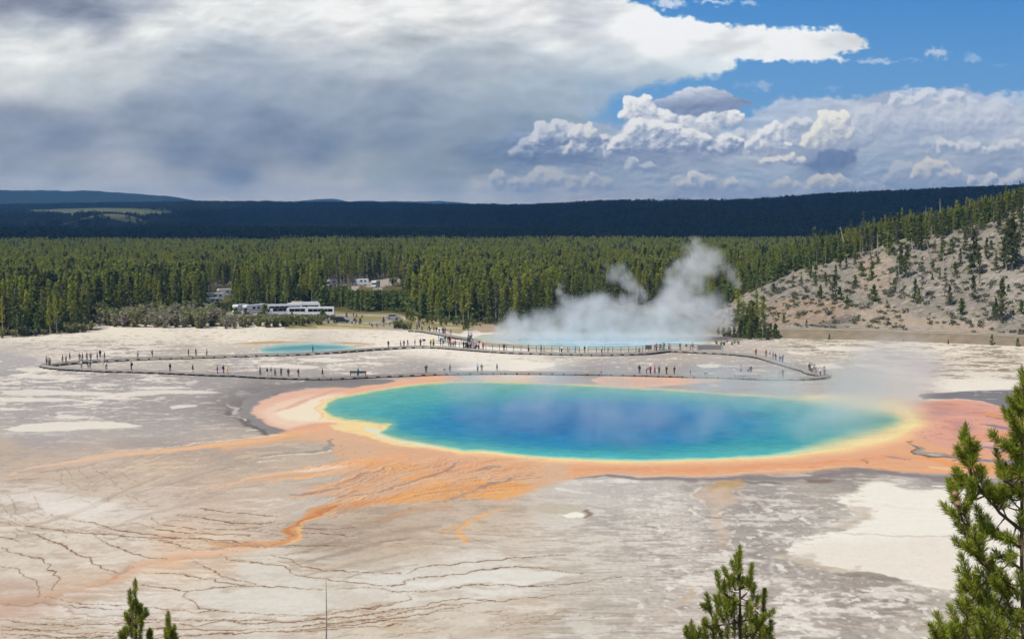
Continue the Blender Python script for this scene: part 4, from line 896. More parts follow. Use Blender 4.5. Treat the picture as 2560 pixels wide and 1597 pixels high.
# everything past the traced sheet: the same tan crust, a little lower, out to the horizon
VF = [(-60000, -60000, -1.2), (60000, -60000, -1.2), (60000, 60000, -1.2), (-60000, 60000, -1.2)]
tag(obj('valley_floor', mesh_np('valley_floor', VF, [[0, 1, 2, 3]]), mat('valley_crust', tuple(alb((150, 138, 108))), .9, .1, 0, .2, .05)), kind='structure')

# the slope of the overlook, below and behind the camera
xs = np.linspace(-90, 90, 90); ys = np.linspace(-60, 92, 80)
X, Y = np.meshgrid(xs, ys)
Z = np.where(Y < 0, 30.3 + np.minimum(0, -(Y + 20) * 0.05), 30.3 - 30.9 * np.clip(Y / 90.0, 0, 1) ** 0.92) + fbm(X / 9, Y / 9, 4, 77) * 0.55 - 0.25
slope_pts = (X, Y, Z)
def slope_z(x, y): return float((30.3 - 30.9 * max(0, min(1, y / 90.0)) ** 0.92) + float(fbm(np.array([x / 9]), np.array([y / 9]), 4, 77)[0]) * 0.55 - 0.25)
tag(obj('overlook_slope', grid_mesh('overlook_slope', np.stack([X, Y, Z], -1), 80, 90), mat('slope_soil', (.17, .135, .095), .95, .1, 0, .35, .8)), kind='structure')

# ================================================================= WATER
def water(name, outline, color_fn, z, step=1.7, rough=.16):
    p = np.asarray(outline, float)
    uu = np.arange(p[:, 0].min() - 4, p[:, 0].max() + 4, step * 1.2); vv = np.arange(p[:, 1].min() - 3, p[:, 1].max() + 3, step * .7)
    U, V = np.meshgrid(uu, vv); X, Y = at(U, V, 0)
    wob = fbm(X / 5, Y / 5, 4, 9); f = FPX / Y
    U2 = U + wob * 0.5 * f; V2 = V + fbm(X / 5, Y / 5, 4, 10) * .8 * FPX * EYE / Y ** 2
    d, _ = seg_dist(p, U2, V2, 1.0, True)
    ins = inside(p, U2, V2); sd = np.where(ins, d, -d)
    C = color_fn(U, V, X, Y, sd)
    me = grid_mesh(name, np.stack([X, Y, np.full(U.shape, z)], -1)[::-1], U.shape[0], U.shape[1], np.clip(srgb(np.clip(C, 2, 250)) / LIT, .002, .9)[::-1])
    bm = bmesh.new(); bm.from_mesh(me); bm.faces.ensure_lookup_table()
    keep = (sd[::-1] > -1.6)
    kf = (keep[:-1, :-1] | keep[1:, :-1] | keep[:-1, 1:] | keep[1:, 1:]).reshape(-1)
    bmesh.ops.delete(bm, geom=[bm.faces[i] for i in np.nonzero(~kf)[0]], context='FACES')
    bm.to_mesh(me); bm.free()
    m = bpy.data.materials.new(name + '_water'); m.use_nodes = True
    nt = m.node_tree; b = nt.nodes['Principled BSDF']
    a = nt.nodes.new('ShaderNodeAttribute'); a.attribute_name = 'Col'
    nt.links.new(a.outputs['Color'], b.inputs['Base Color'])
    b.inputs['Roughness'].default_value = rough; b.inputs['Specular IOR Level'].default_value = .0006
    tc = nt.nodes.new('ShaderNodeTexCoord'); mp = nt.nodes.new('ShaderNodeMapping'); mp.inputs['Scale'].default_value = (.5, .9, 1)
    nz = nt.nodes.new('ShaderNodeTexNoise'); nz.inputs['Scale'].default_value = 1.4; nz.inputs['Detail'].default_value = 3
    bp = nt.nodes.new('ShaderNodeBump'); bp.inputs['Strength'].default_value = .25; bp.inputs['Distance'].default_value = .05
    nt.links.new(tc.outputs['Object'], mp.inputs['Vector']); nt.links.new(mp.outputs[0], nz.inputs['Vector']); nt.links.new(nz.outputs['Fac'], bp.inputs['Height']); nt.links.new(bp.outputs[0], b.inputs['Normal'])
    return tag(obj(name, me, m), kind='structure')

def spring_color(U, V, X, Y, sd):
    # depth: how far in from the bank, measured on the ground
    cu = (U - 1470) / 620.0; cv = (V - 1058) / 82.0
    cx, cyy = at(1470, 1052); 
    q = np.hypot((X - float(cx)) / 41.0, (Y - float(cyy)) / 39.0) + fbm(X / 9, Y / 9, 4, 5) * .13 + fbm(X / 2.5, Y / 2.5, 3, 6) * .05
    e = np.maximum(sd, 0)
    west = smooth(1250, 850, U); north = smooth(1010, 960, V); south = smooth(1090, 1140, V)
    deep = np.array([16, 104, 174.]); blue = np.array([24, 124, 180.]); teal = np.array([44, 150, 172.]); aqua = np.array([74, 166, 170.]); green = np.array([120, 180, 160.]); cyan = np.array([72, 184, 192.])
    C = np.zeros(U.shape + (3,))
    stops = [(0.0, deep), (0.34, deep * .6 + blue * .4), (0.55, blue), (0.76, teal), (0.98, aqua)]
    for k in range(3): C[..., k] = np.interp(q, [s[0] for s in stops], [s[1][k] for s in stops])
    edge = 1 - smooth(0, 26, e + fbm(X / 4, Y / 4, 3, 15) * 6)
    ec = green * (1 - south[..., None]) + cyan * south[..., None]
    C = C * (1 - edge[..., None] * .8) + ec * edge[..., None] * .8
    wr = smooth(1900, 2170, U)
    sh = 1 - smooth(-1, 4.5 + 46 * wr, sd + fbm(X / 2, Y / 2, 3, 18) * 2)
    rimc = np.array([222, 214, 150.]) * (1 - south[..., None]) + np.array([196, 226, 196.]) * south[..., None]
    rimc = rimc * (1 - wr[..., None]) + np.array([247, 222, 164.]) * wr[..., None]; sk = (sh * (.85 + .15 * wr))[..., None]
    C = C * (1 - sk) + rimc * sk
    C = C * .92 + np.array([20, 19, 17.]) + (fbm(X / 3.0, Y / 1.1, 4, 25) * 20 + fbm(X / .8, Y / .5, 3, 26) * 10)[..., None] * np.array([.6, 1, 1])
    return C
water('pool_water', POOL, spring_color, 0.007, 1.7)
def small_color(U, V, X, Y, sd):
    e = smooth(-1, 9, sd + fbm(X / 4, Y / 4, 3, 3) * 3)[..., None]
    C = np.array([176, 206, 200.]) * (1 - e) + np.array([98, 156, 168.]) * e
    t = smooth(868, 880, V)[..., None]
    return C * (1 - .35 * t) + np.array([150, 190, 188.]) * .35 * t + (fbm(X / 4, Y / 2, 3, 8) * 6)[..., None]
water('back_pool_water', SMALL_POOL, small_color, 0.007, 1.4)
def crater_color(U, V, X, Y, sd):
    e = smooth(-1, 7, sd + fbm(X / 4, Y / 4, 3, 3) * 3)[..., None]
    t = smooth(1180, 1330, U)[..., None]
    C = np.array([194, 208, 204.]) * (1 - t) + np.array([172, 206, 220.]) * t
    return np.array([206, 206, 184.]) * (1 - e) + C * e
water('crater_water', CRATER, crater_color, 0.007, 1.4)

# ================================================================= HILLSIDE AND DISTANT HILLS
def hill_yA(x): return np.interp(x, [40, 60, 68, 97, 127, 170, 300], [376, 374, 372, 364, 348, 325, 262])
def hill_crest(x): return np.interp(x, [52, 60, 71, 80, 89, 106, 118, 140, 157, 168, 200, 260, 340], [0, 0.3, 4.5, 10, 14.0, 18.2, 22.8, 27.2, 32.0, 36.5, 46, 54, 58])
def hill_z(x, y):
    x = np.asarray(x, float); y = np.asarray(y, float)
    ya = hill_yA(x); yf = ya + 15.0; hc = hill_crest(x * 456.0 / np.maximum(y, 456.0))
    bench = 2.0 * smooth(0.0, 8.0, y - ya) * smooth(56, 70, x)
    t = np.clip((y - yf) / np.maximum(20, 456 - yf), 0, 1)
    s = t * (1.18 - 0.18 * t) * smooth(-0.02, 0.10, t)
    face = np.maximum(hc - 2.0, 0) * s
    back = np.clip(y - 456, 0, None)
    face = face - hc * smooth(60, 300, back)
    rough = fbm(x / 15, y / 15, 4, 301) * 1.3 + fbm(x / 3.4, y / 3.4, 4, 305) * 0.32
    return bench + face + rough * smooth(0.0, 0.22, t) * smooth(0, 5, hc)
def ground_z(x, y):
    x = np.asarray(x, float)
    return np.where((x > 52) & (np.asarray(y) > 255) & (np.asarray(y) < 800), np.maximum(hill_z(x, y), 0), 0.0)
def hit(u, v, y0=250.0, y1=1600.0):
    """where the line of sight through (u, v) meets the land"""
    dx, dy, dz = [float(a) for a in ray(u, v)]
    ys = np.arange(y0, y1, 0.7)
    zz = EYE + dz / dy * ys; xx = dx / dy * ys
    k = np.nonzero(zz <= ground_z(xx, ys))[0]
    i = k[0] if len(k) else len(ys) - 1
    return float(xx[i]), float(ys[i]), float(ground_z(xx[i], ys[i]))

xs = np.arange(46, 345, 0.9); ys = np.concatenate([np.arange(256, 560, 0.9), np.arange(560, 810, 4.0)])
X, Y = np.meshgrid(xs, ys); Z = hill_z(X, Y); Z = np.where((Y < hill_yA(X) - .4) | (Z < .06), Z - .9, Z)
ya = hill_yA(X); yf = ya + 15
n1 = fbm(X / 12, Y / 12, 4, 311); n2 = fbm(X / 2.4, Y / 2.4, 4, 313); n3 = fbm(X / 0.9, Y / .9, 3, 317)
C = np.array([147, 140, 130.]) + (n1 * 16)[..., None] * np.array([1, .95, .85]) + (n2 * 26 + n3 * 17)[..., None]
U_, V_ = to_uv(X, Y, Z)
def hpatch(pts, c, soft, a):
    global C
    d, _ = seg_dist(pts, U_ + n1 * 22, V_ + n2 * 9, 1.4, True); ins = inside(pts, U_ + n1 * 22, V_ + n2 * 9)
    m = (smooth(-soft, soft, np.where(ins, d, -d)) * a)[..., None]
    C = C * (1 - m) + (np.array(c, float) + (n2 * 14)[..., None]) * m
hpatch(M4([(0,960),(200,920),(480,930),(640,960),(680,1020),(560,1080),(300,1120),(0,1130)]), (168, 144, 122), 12, .8)
hpatch(M4([(700,1000),(860,960),(1010,1000),(1100,1060),(1400,1080),(1700,1110),(1700,1190),(1000,1170),(640,1140)]), (174, 158, 142), 12, .9)
hpatch(M4([(380,1110),(520,1070),(640,1050),(600,1110),(480,1130)]), (120, 112, 106), 6, .8)
hpatch(M4([(680,620),(940,560),(960,860),(820,930),(660,880)]), (166, 148, 132), 14, .7)
hpatch(M4([(1500,700),(1935,560),(1935,1000),(1700,900)]), (172, 164, 154), 16, .6)
ed = smooth(-2, 1, Y - ya) * (1 - smooth(9, 13, Y - ya))
C = C * (1 - ed[..., None] * .7) + (np.array([146, 130, 108.]) + (n2 * 20)[..., None]) * ed[..., None] * .7
rd = smooth(8.2, 8.8, Y - ya) * (1 - smooth(11.8, 12.5, Y - ya))
C = C * (1 - rd[..., None]) + np.array([186, 174, 156.]) * rd[..., None]
gr = smooth(448, 470, Y + n1 * 14) * .85 * smooth(60, 90, X)
C = C * (1 - gr[..., None]) + (np.array([122, 122, 64.]) + (n2 * 22)[..., None]) * gr[..., None]
rk = smooth(.30, .42, n3 + n1 * .25) * smooth(4, 10, Y - yf) * .55
C = C * (1 - rk[..., None]) + np.array([204, 194, 180.]) * rk[..., None]
tuft = smooth(.24, .36, fbm(X / 1.3, Y / 1.3, 3, 341) + .15 * n1) * smooth(2, 8, Y - yf) * .75
C = C * (1 - tuft[..., None]) + np.array([104, 100, 74.]) * tuft[..., None]
me = grid_mesh('hillside', np.stack([X, Y, Z], -1), X.shape[0], X.shape[1], np.clip(srgb(np.clip(C, 5, 240)) / LIT, .004, .8))
def vmat(name, rough=.92, spec=.08, vary=.14, scale=1.0):
    m = mat(name, (1, 1, 1), rough, spec, 0, vary, scale)
    nt = m.node_tree; a = nt.nodes.new('ShaderNodeAttribute'); a.attribute_name = 'Col'
    mx = [n for n in nt.nodes if n.bl_idname == 'ShaderNodeMix'][0]
    nt.links.new(a.outputs['Color'], mx.inputs['A']); return m
tag(obj('hillside', me, vmat('hillside_soil', scale=1.4)), kind='structure')

def far_land(name, us, prof, dist, y_start, shade, bump=1.0, seed=0, back=1.25, nrow=60, tops=0.0):
    """a range of hills: its skyline profile (picture coordinates) stands at the given distance"""
    pu = np.array([p[0] for p in prof], float); pv = np.array([p[1] for p in prof], float)
    U = np.asarray(us, float)
    v = np.interp(U, pu, pv); D = np.interp(U, [p[0] for p in dist], [p[1] for p in dist]); y0 = np.interp(U, [p[0] for p in y_start], [p[1] for p in y_start])
    dx, dy, dz = ray(U, v); zr = EYE + dz / dy * D - tops
    s = np.concatenate([np.linspace(0, 1, nrow), np.linspace(1.04, back, 8)])
    Yg = y0[None, :] + (D - y0)[None, :] * s[:, None]
    Xg = (dx / dy)[None, :] * Yg
    prof_s = np.where(s <= 1, smooth(0, 1, s) * .45 + s * .55, 1 - (s - 1) * 1.2)
    Zg = zr[None, :] * prof_s[:, None] - 2.0 * (s[:, None] == 0) - 1.0
    sc = D.mean() / 9
    Zg = Zg + fbm(Xg / sc, Yg / sc, 4, seed) * zr.mean() * .20 * bump * (np.clip(s, 0, 1) * np.clip(1 - s, 0, 1) * 4)[:, None]
    return Xg, Yg, Zg
UF = np.arange(-1500, 4100, 16.0)
RIDGE = [(-1500, 520), (-400, 515), (0, 514), (250, 510), (480, 506), (640, 506), (850, 508), (1060, 513), (1300, 516), (1380, 515), (1430, 511), (1490, 508.5), (1580, 507), (1700, 506.5), (1800, 507), (1890, 505), (1950, 500), (2000, 496), (2100, 491), (2220, 486), (2380, 478), (2560, 469), (2800, 458), (3200, 440), (4100, 420)]
DIST = [(-1500, 6500), (900, 6000), (1350, 4300), (1600, 3300), (4100, 2900)]
YST = [(-1500, 3500), (700, 3000), (1300, 2000), (1700, 1500), (4100, 1300)]
HX, HY, HZ = far_land('hills', UF, RIDGE, DIST, YST, None, 1.0, 401, tops=8.0)
# the low knoll and the pale flats on the left
kx, kyy = at(262, 577, 0.0); kx, kyy = float(kx), float(kyy)
HZ = np.maximum(HZ, 44 * np.exp(-(((HX - kx) / 105) ** 2 + ((HY - kyy - 60) / 240) ** 2) ** 1.1) - 1.5)
hu, hv = to_uv(HX, HY, HZ)
hn = fbm(HX / 260, HY / 500, 4, 411); hn2 = fbm(HX / 60, HY / 120, 4, 415)
HC = np.array([58, 66, 44.]) + (hn * 10 + hn2 * 8)[..., None]
MEADOW = np.zeros(HX.shape)
def hmead(pts, soft=3.0):
    d, _ = seg_dist(pts, hu + hn * 60, hv + hn2 * 4, 2.0, True); ins = inside(pts, hu + hn * 60, hv + hn2 * 4)
    return smooth(-soft, soft, np.where(ins, d, -d))
md = np.maximum(hmead(M1([(60,265),(400,250),(700,240),(1050,250),(1350,275),(1300,300),(1080,320),(700,290),(560,320),(480,310),(300,285)])), 0)
HC = HC * (1 - md[..., None]) + np.array([112, 118, 74.]) * md[..., None]
MEADOW = md
gf = hmead(M1([(-600,425),(300,415),(950,405),(960,420),(600,445),(200,470),(-600,460)]), 2.0)
HC = HC * (1 - gf[..., None]) + np.array([150, 136, 118.]) * gf[..., None]
kn = np.exp(-(((HX - kx) / 130) ** 2 + ((HY - kyy - 60) / 260) ** 2))
HC = HC * (1 - .6 * kn[..., None]) + np.array([112, 108, 102.]) * .6 * kn[..., None]
cl = smooth(.25, .5, fbm(HX / 120, HY / 200, 3, 431)) * smooth(500, 700, hu) * smooth(1450, 1300, hu) * smooth(545, 560, hv) * smooth(590, 575, hv)
HC = HC * (1 - cl[..., None] * .7) + np.array([150, 144, 118.]) * cl[..., None] * .7
MEADOW = np.clip(MEADOW + gf + cl * .6 + kn * .8, 0, 1)
me = grid_mesh('hills', np.stack([HX, HY, HZ], -1), HX.shape[0], HX.shape[1], np.clip(srgb(np.clip(HC, 4, 240)) / LIT, .004, .8))
tag(obj('hills', me, vmat('hill_forest_floor', scale=.02)), kind='structure')
for nm, prof, D, seed, c in [('mountain_range', [(-1500, 480), (-600, 470), (-200, 474), (0, 474.5), (30, 476.5), (100, 476), (170, 477), (220, 476.5), (280, 480), (350, 485), (420, 490), (470, 498), (520, 508), (640, 530)], 9000, 441, (46, 60, 52)),
                          ('mountain_range', [(640, 530), (735, 508), (748, 502), (790, 498), (835, 497), (855, 500), (872, 504), (900, 503), (925, 501.5), (945, 503.5), (1010, 503), (1060, 504), (1100, 502.5), (1125, 503.5), (1160, 508), (1240, 511), (1290, 512), (1340, 510), (1366, 507), (1380, 508), (1400, 514), (1480, 530)], 11000, 447, (58, 76, 66))]:
    up = np.arange(prof[0][0], prof[-1][0], 8.0)
    a, b, z = far_land(nm, up, prof, [(-1500, D), (4000, D)], [(-1500, D * .8), (4000, D * .8)], None, .9, seed)
    z = z + fbm(a / 90, b / 90, 4, seed + 3) * 9
    tag(obj(nm, grid_mesh(nm, np.stack([a, b, z], -1), a.shape[0], a.shape[1]), mat('mountain_forest', tuple(alb(c)), .95, .05, 0, .35, .004)), kind='structure')

# ================================================================= TREES
def leaf_material(name, c1, c2, c3):
    m = bpy.data.materials.new(name); m.use_nodes = True
    nt = m.node_tree; b = nt.nodes['Principled BSDF']; b.inputs['Roughness'].default_value = .75; b.inputs['Specular IOR Level'].default_value = .12
    oi = nt.nodes.new('ShaderNodeObjectInfo'); rp = nt.nodes.new('ShaderNodeValToRGB')
    e = rp.color_ramp.elements; e[0].color = (*c1, 1); e[1].color = (*c3, 1); k = e.new(.5); k.color = (*c2, 1)
    nt.links.new(oi.outputs['Random'], rp.inputs['Fac'])
    g = nt.nodes.new('ShaderNodeNewGeometry'); mr = nt.nodes.new('ShaderNodeMapRange'); mr.inputs[3].default_value = .65; mr.inputs[4].default_value = 1.35
    nt.links.new(g.outputs['Random Per Island'], mr.inputs[0])
    mx = nt.nodes.new('ShaderNodeMix'); mx.data_type = 'RGBA'; mx.blend_type = 'MULTIPLY'; mx.inputs['Factor'].default_value = 1
    nt.links.new(rp.outputs[0], mx.inputs['A']); nt.links.new(mr.outputs[0], mx.inputs['B']); nt.links.new(mx.outputs['Result'], b.inputs['Base Color'])
    tr = nt.nodes.new('ShaderNodeBsdfTranslucent'); nt.links.new(mx.outputs['Result'], tr.inputs['Color'])
    ms = nt.nodes.new('ShaderNodeMixShader'); ms.inputs[0].default_value = .45
    nt.links.new(b.outputs[0], ms.inputs[1]); nt.links.new(tr.outputs[0], ms.inputs[2]); nt.links.new(ms.outputs[0], nt.nodes['Material Output'].inputs['Surface'])
    return m
PINE = leaf_material('pine_foliage', (.30, .335, .066), (.36, .385, .07), (.43, .43, .085))
PINED = leaf_material('dark_pine_foliage', (.11, .13, .048), (.14, .165, .055), (.18, .20, .065))
FARP = leaf_material('far_pine_foliage', (.040, .056, .030), (.055, .072, .034), (.075, .09, .04))
YOUNG = leaf_material('young_pine_foliage', (.16, .21, .06), (.205, .26, .07), (.25, .29, .085))
DRYP = leaf_material('grey_pine_foliage', (.16, .17, .11), (.18, .185, .12), (.23, .215, .14))
WILLOW = leaf_material('willow_twigs', (.34, .31, .24), (.38, .34, .27), (.32, .32, .20))
WILLOWG = leaf_material('willow_leaves', (.25, .28, .10), (.29, .30, .13), (.33, .31, .15))
BARK = mat('pine_bark', (.42, .37, .31), .9, .1, 0, .3, 1.2)
BARKD = mat('dead_wood', (.40, .36, .31), .9, .1, 0, .25, 2.0)

def tris(centers, size, rg, up=0.35, droop=0.0, elong=1.5):
    """leaf clumps: one crooked little spray (two triangles) at each centre"""
    n = len(centers)
    a = rg.normal(size=(n, 3)); a[:, 2] = a[:, 2] * .5 - droop; a /= np.linalg.norm(a, axis=1)[:, None]
    b = rg.normal(size=(n, 3)); b = b - (b * a).sum(1)[:, None] * a; b /= np.linalg.norm(b, axis=1)[:, None]
    s = (size * rg.uniform(.6, 1.35, n))[:, None]
    p0 = centers - a * s * elong * .5; p1 = centers + b * s * .5; p2 = centers + a * s * elong * .6 + np.array([0, 0, 1]) * s * up * .4; p3 = centers - b * s * .5
    V = np.stack([p0, p1, p2, p3], 1).reshape(-1, 3)
    F = (np.arange(n)[:, None] * 4 + np.array([0, 1, 2, 3])[None, :])
    return V, F
def crown_pts(h, base, wid, n, rg, top_pow=.75, clump=7, ragged=.35):
    """points of a narrow ragged conifer crown: boughs of clumps round the stem"""
    nb = max(6, n // clump); out = []
    for i in range(nb):
        t = rg.uniform(0, 1) ** .85
        z = base + (h - base) * t
        r = wid * (1 - t) ** top_pow * (.45 + .55 * smooth(0, .22, t)) * rg.uniform(1 - ragged, 1 + ragged) + .12
        an = rg.uniform(0, 2 * math.pi)
        k = np.linspace(.12, 1, clump) + rg.normal(0, .06, clump)
        out.append(np.stack([np.cos(an) * r * k + rg.normal(0, .14, clump), np.sin(an) * r * k + rg.normal(0, .14, clump), z - r * k * .12 + rg.normal(0, .18, clump)], 1))
    out.append(np.stack([rg.normal(0, .08, 5), rg.normal(0, .08, 5), h - np.linspace(0, .9, 5)], 1))
    return np.concatenate(out)
def trunk_mesh(name, h, r0, rg, n=6, limbs=0, lean=0.0):
    mb = MB(); k = 6
    pts = [(math.sin(i * 1.7 + h) * .05 * i / k + lean * i / k, math.cos(i * 2.1 + h) * .05 * i / k, h * i / k - .15) for i in range(k + 1)]
    mb.tube(pts, [r0 * (1 - .88 * i / k) for i in range(k + 1)], n)
    for i in range(limbs):
        t = rg.uniform(.25, .95); an = rg.uniform(0, 6.28); L = rg.uniform(.4, 1.5) * (1.1 - t)
        p = Vector((lean * t, 0, h * t)); mb.tube([p, p + Vector((math.cos(an) * L, math.sin(an) * L, rg.uniform(-.2, .25) * L))], [.05, .015], 3, False)
    return mb.mesh(name)
def pine_proto(kind, seed):
    rg = np.random.default_rng(seed)
    if kind == 'tall': h, b, w, n = rg.uniform(15, 18), rg.uniform(.28, .46), rg.uniform(1.05, 1.45), 680; mm = PINE
    elif kind == 'full': h, b, w, n = rg.uniform(11, 14), rg.uniform(.10, .2), rg.uniform(1.7, 2.2), 640; mm = PINED
    elif kind == 'young': h, b, w, n = rg.uniform(4.6, 5.6), .04, rg.uniform(1.25, 1.6), 240; mm = YOUNG
    elif kind == 'grey': h, b, w, n = rg.uniform(12, 14), rg.uniform(.2, .3), rg.uniform(1.1, 1.5), 190; mm = DRYP
    P = crown_pts(h, h * b, w, n, rg, .75 if kind != 'young' else .9)
    V, F = tris(P, (.36 if kind == 'tall' else .42) if kind != 'young' else .46, rg)
    crown = mesh_np('crown', V, F); crown.materials.append(mm)
    trunk = trunk_mesh('trunk', h * .97, .15 if kind != 'young' else .07, rg, 6, 12 if kind in ('tall', 'grey') else 0); trunk.materials.append(BARK)
    return dict(h=h, crown=crown, trunk=trunk)
PROTO = {k: [pine_proto(k, 500 + 13 * i + len(k) * 100) for i in range(n)] for k, n in (('tall', 5), ('full', 4), ('young', 3), ('grey', 3))}
def joined(pr, name):
    a, b = pr['crown'], pr['trunk']
    me = bpy.data.meshes.new(name); bm = bmesh.new(); bm.from_mesh(a); n = len(bm.faces); bm.from_mesh(b); bm.faces.ensure_lookup_table()
    for f in list(bm.faces)[n:]: f.material_index = 1
    bm.to_mesh(me); bm.free(); me.materials.append(a.materials[0]); me.materials.append(b.materials[0]); return me
lib = bpy.data.collections.new('tree_library')       # sources for the scattered far woods; not part of the scene
LIBIDX = {}
for k in ('tall', 'full', 'young', 'grey'):
    for pr in PROTO[k]:
        nm = 'source_%02d' % sum(len(v) for v in LIBIDX.values())
        lib.objects.link(bpy.data.objects.new(nm, joined(pr, nm)))
        LIBIDX.setdefault(k, []).append(sum(len(v) for v in LIBIDX.values()))
clump_lib = bpy.data.collections.new('far_tree_library')
for i in range(4):                                    # a handful of far trees standing close, for the wooded hills kilometres away
    rg = np.random.default_rng(900 + i); Vs = []; 
    for j in range(9):
        h = rg.uniform(11, 17); P = crown_pts(h, h * .15, 2.3, 26, rg, .8, 4)
        P = P + np.array([rg.uniform(-8, 8), rg.uniform(-8, 8), 0]); Vs.append(P)
    V, F = tris(np.concatenate(Vs), 2.1, rg)
    me = mesh_np('far_source_%d' % i, V, F); me.materials.append(FARP)
    clump_lib.objects.link(bpy.data.objects.new('far_source_%d' % i, me))

def scatter(name, P, idx, scl, rz, coll, label, cat):
    me = bpy.data.meshes.new(name); me.vertices.add(len(P)); me.vertices.foreach_set('co', np.ascontiguousarray(P.reshape(-1), dtype=np.float32))
    a = me.attributes.new('idx', 'INT', 'POINT'); a.data.foreach_set('value', np.asarray(idx, dtype=np.int32))
    a = me.attributes.new('scl', 'FLOAT_VECTOR', 'POINT'); a.data.foreach_set('vector', np.ascontiguousarray(scl.reshape(-1), dtype=np.float32))
    a = me.attributes.new('rot', 'FLOAT_VECTOR', 'POINT'); a.data.foreach_set('vector', np.ascontiguousarray(rz.reshape(-1), dtype=np.float32))
    o = obj(name, me)
    ng = bpy.data.node_groups.new(name, 'GeometryNodeTree')
    ng.interface.new_socket('Geometry', in_out='INPUT', socket_type='NodeSocketGeometry'); ng.interface.new_socket('Geometry', in_out='OUTPUT', socket_type='NodeSocketGeometry')
    N = ng.nodes; gi = N.new('NodeGroupInput'); go = N.new('NodeGroupOutput'); ip = N.new('GeometryNodeInstanceOnPoints'); ci = N.new('GeometryNodeCollectionInfo')
    ci.inputs['Collection'].default_value = coll; ci.inputs['Separate Children'].default_value = True; ci.inputs['Reset Children'].default_value = True
    ip.inputs['Pick Instance'].default_value = True
    def na(n, t):
        q = N.new('GeometryNodeInputNamedAttribute'); q.data_type = t; q.inputs['Name'].default_value = n; return q.outputs['Attribute']
    L = ng.links
    L.new(gi.outputs[0], ip.inputs['Points']); L.new(ci.outputs[0], ip.inputs['Instance']); L.new(na('idx', 'INT'), ip.inputs['Instance Index']); L.new(na('scl', 'FLOAT_VECTOR'), ip.inputs['Scale'])
    L.new(na('rot', 'FLOAT_VECTOR'), ip.inputs['Rotation'])
    L.new(ip.outputs[0], go.inputs[0])
    md = o.modifiers.new('scatter', 'NODES'); md.node_group = ng
    return tag(o, label, cat, None, 'stuff')

# --- where the wood stands: front edge in the picture, clearings, and what must stay in sight
FRONT_U = [-800, 0, 40, 210, 232, 420, 560, 600, 860, 900, 1010, 1060, 1130, 1240, 1280, 1380, 1450, 1700, 1780, 1835, 1845, 1900, 3400]
FRONT_V = [836, 842, 842, 828, 805, 792, 782, 775, 768, 780, 778, 800, 806, 806, 812, 800, 762, 762, 780, 800, 846, 846, 846]
X2_ = _zt(800, 670, 8.89)
CLEAR = [X2_([(-2200,970),(-800,985),(300,1000),(900,1030),(1900,1040),(2100,1200),(1700,1420),(-2200,1420)]), X2_([(640,380),(800,340),(1050,285),(1250,240),(1890,190),(1890,290),(1580,400),(1400,430),(1400,540),(1270,620),(1200,500),(900,420),(780,550),(700,540)]),
         np.array([(505, 735), (580, 712), (600, 745), (560, 770), (510, 775)])]
KEEP = [(868, 1012, 726, 717), (815, 868, 716, 716), (596, 838, 786.5, 795), (516, 584, 754, 742), (556, 660, 788, 788), (728, 792, 758, 764), (800, 1010, 800, 803), (1010, 1240, 806, 815)]   # u0, u1, lowest v that must stay visible
def allowed_h(u, v, d):
    """tallest tree here that does not hide what the photograph shows behind it"""
    h = np.full(np.shape(u), 99.0)
    for u0, u1, vk, vb in KEEP:
        k = (u > u0 - 3) & (u < u1 + 3) & (v > vb)
        h = np.where(k, np.minimum(h, np.maximum(0, (v - vk)) / FPX * d), h)
    return h
def jitter_grid(x0, x1, y0, y1, s, rg):
    X, Y = np.meshgrid(np.arange(x0, x1, s), np.arange(y0, y1, s))
    X = (X + rg.uniform(-.5, .5, X.shape) * s * .95).ravel(); Y = (Y + rg.uniform(-.5, .5, Y.shape) * s * .95).ravel(); return X, Y
rg = np.random.default_rng(77)
parts_ = []
for y0, y1, s in [(372, 620, 2.7), (620, 900, 3.1), (900, 1330, 4.0)]:
    X, Y = jitter_grid(-.47 * y1, .47 * y1, y0, y1, s, rg); k = np.abs(X) < .47 * Y; parts_.append(np.stack([X[k], Y[k]], 1))
P = np.concatenate(parts_); X, Y = P[:, 0], P[:, 1]
Zg = ground_z(X, Y); U, V = to_uv(X, Y, Zg)
U0, V0 = to_uv(X, Y, 0)
onhill = (X > 60) & (Zg > 1.0)
ok = (V0 < np.interp(U0, FRONT_U, FRONT_V) + fbm(X / 9, Y / 9, 3, 5) * 5) | (onhill & (Y > 452 + fbm(X / 10, Y / 10, 3, 8) * 16))
ok &= ~(onhill & (Y < 449)) & ~((X > 66) & (Y < 452))
for c in CLEAR: ok &= ~inside(c, U0, V0)
X, Y, Zg, U, V = X[ok], Y[ok], Zg[ok], U[ok], V[ok]
n = len(X)
edge = np.interp(U, FRONT_U, FRONT_V) - V
dens = fbm(X / 55, Y / 55, 3, 15)
kind = np.where(rg.random(n) < .88, 0, 1); kind = np.where(rg.random(n) < .08, 3, kind)
near_left = (U < 560) & (Y < 540)
kind = np.where(near_left & (rg.random(n) < .25), 1, kind)
hgt = rg.uniform(10.0, 15.5, n) * (1 + dens * .22) * np.where(U < 700, .92, 1.0)
frontv = edge < 16
hgt = np.where(frontv & (rg.random(n) < .6), hgt * rg.uniform(.35, .8, n), hgt); kind = np.where(frontv & (hgt < 8), 2, kind)
hillt = (X > 60) & (Zg > 3); hgt = np.where(hillt, hgt * rg.uniform(.28, .62, n), hgt)
mh = allowed_h(U, V, Y)
hgt = np.where(hgt > mh, mh * rg.uniform(.75, 1.0, n), hgt)
kind = np.where((hgt < 6.5) & (kind != 3), 2, kind)
ok = (hgt > 1.3) & ~((fbm(X / 22, Y / 40, 3, 19) > .38) & (Y > 560) & (Y < 1000) & (rg.random(n) < .5))
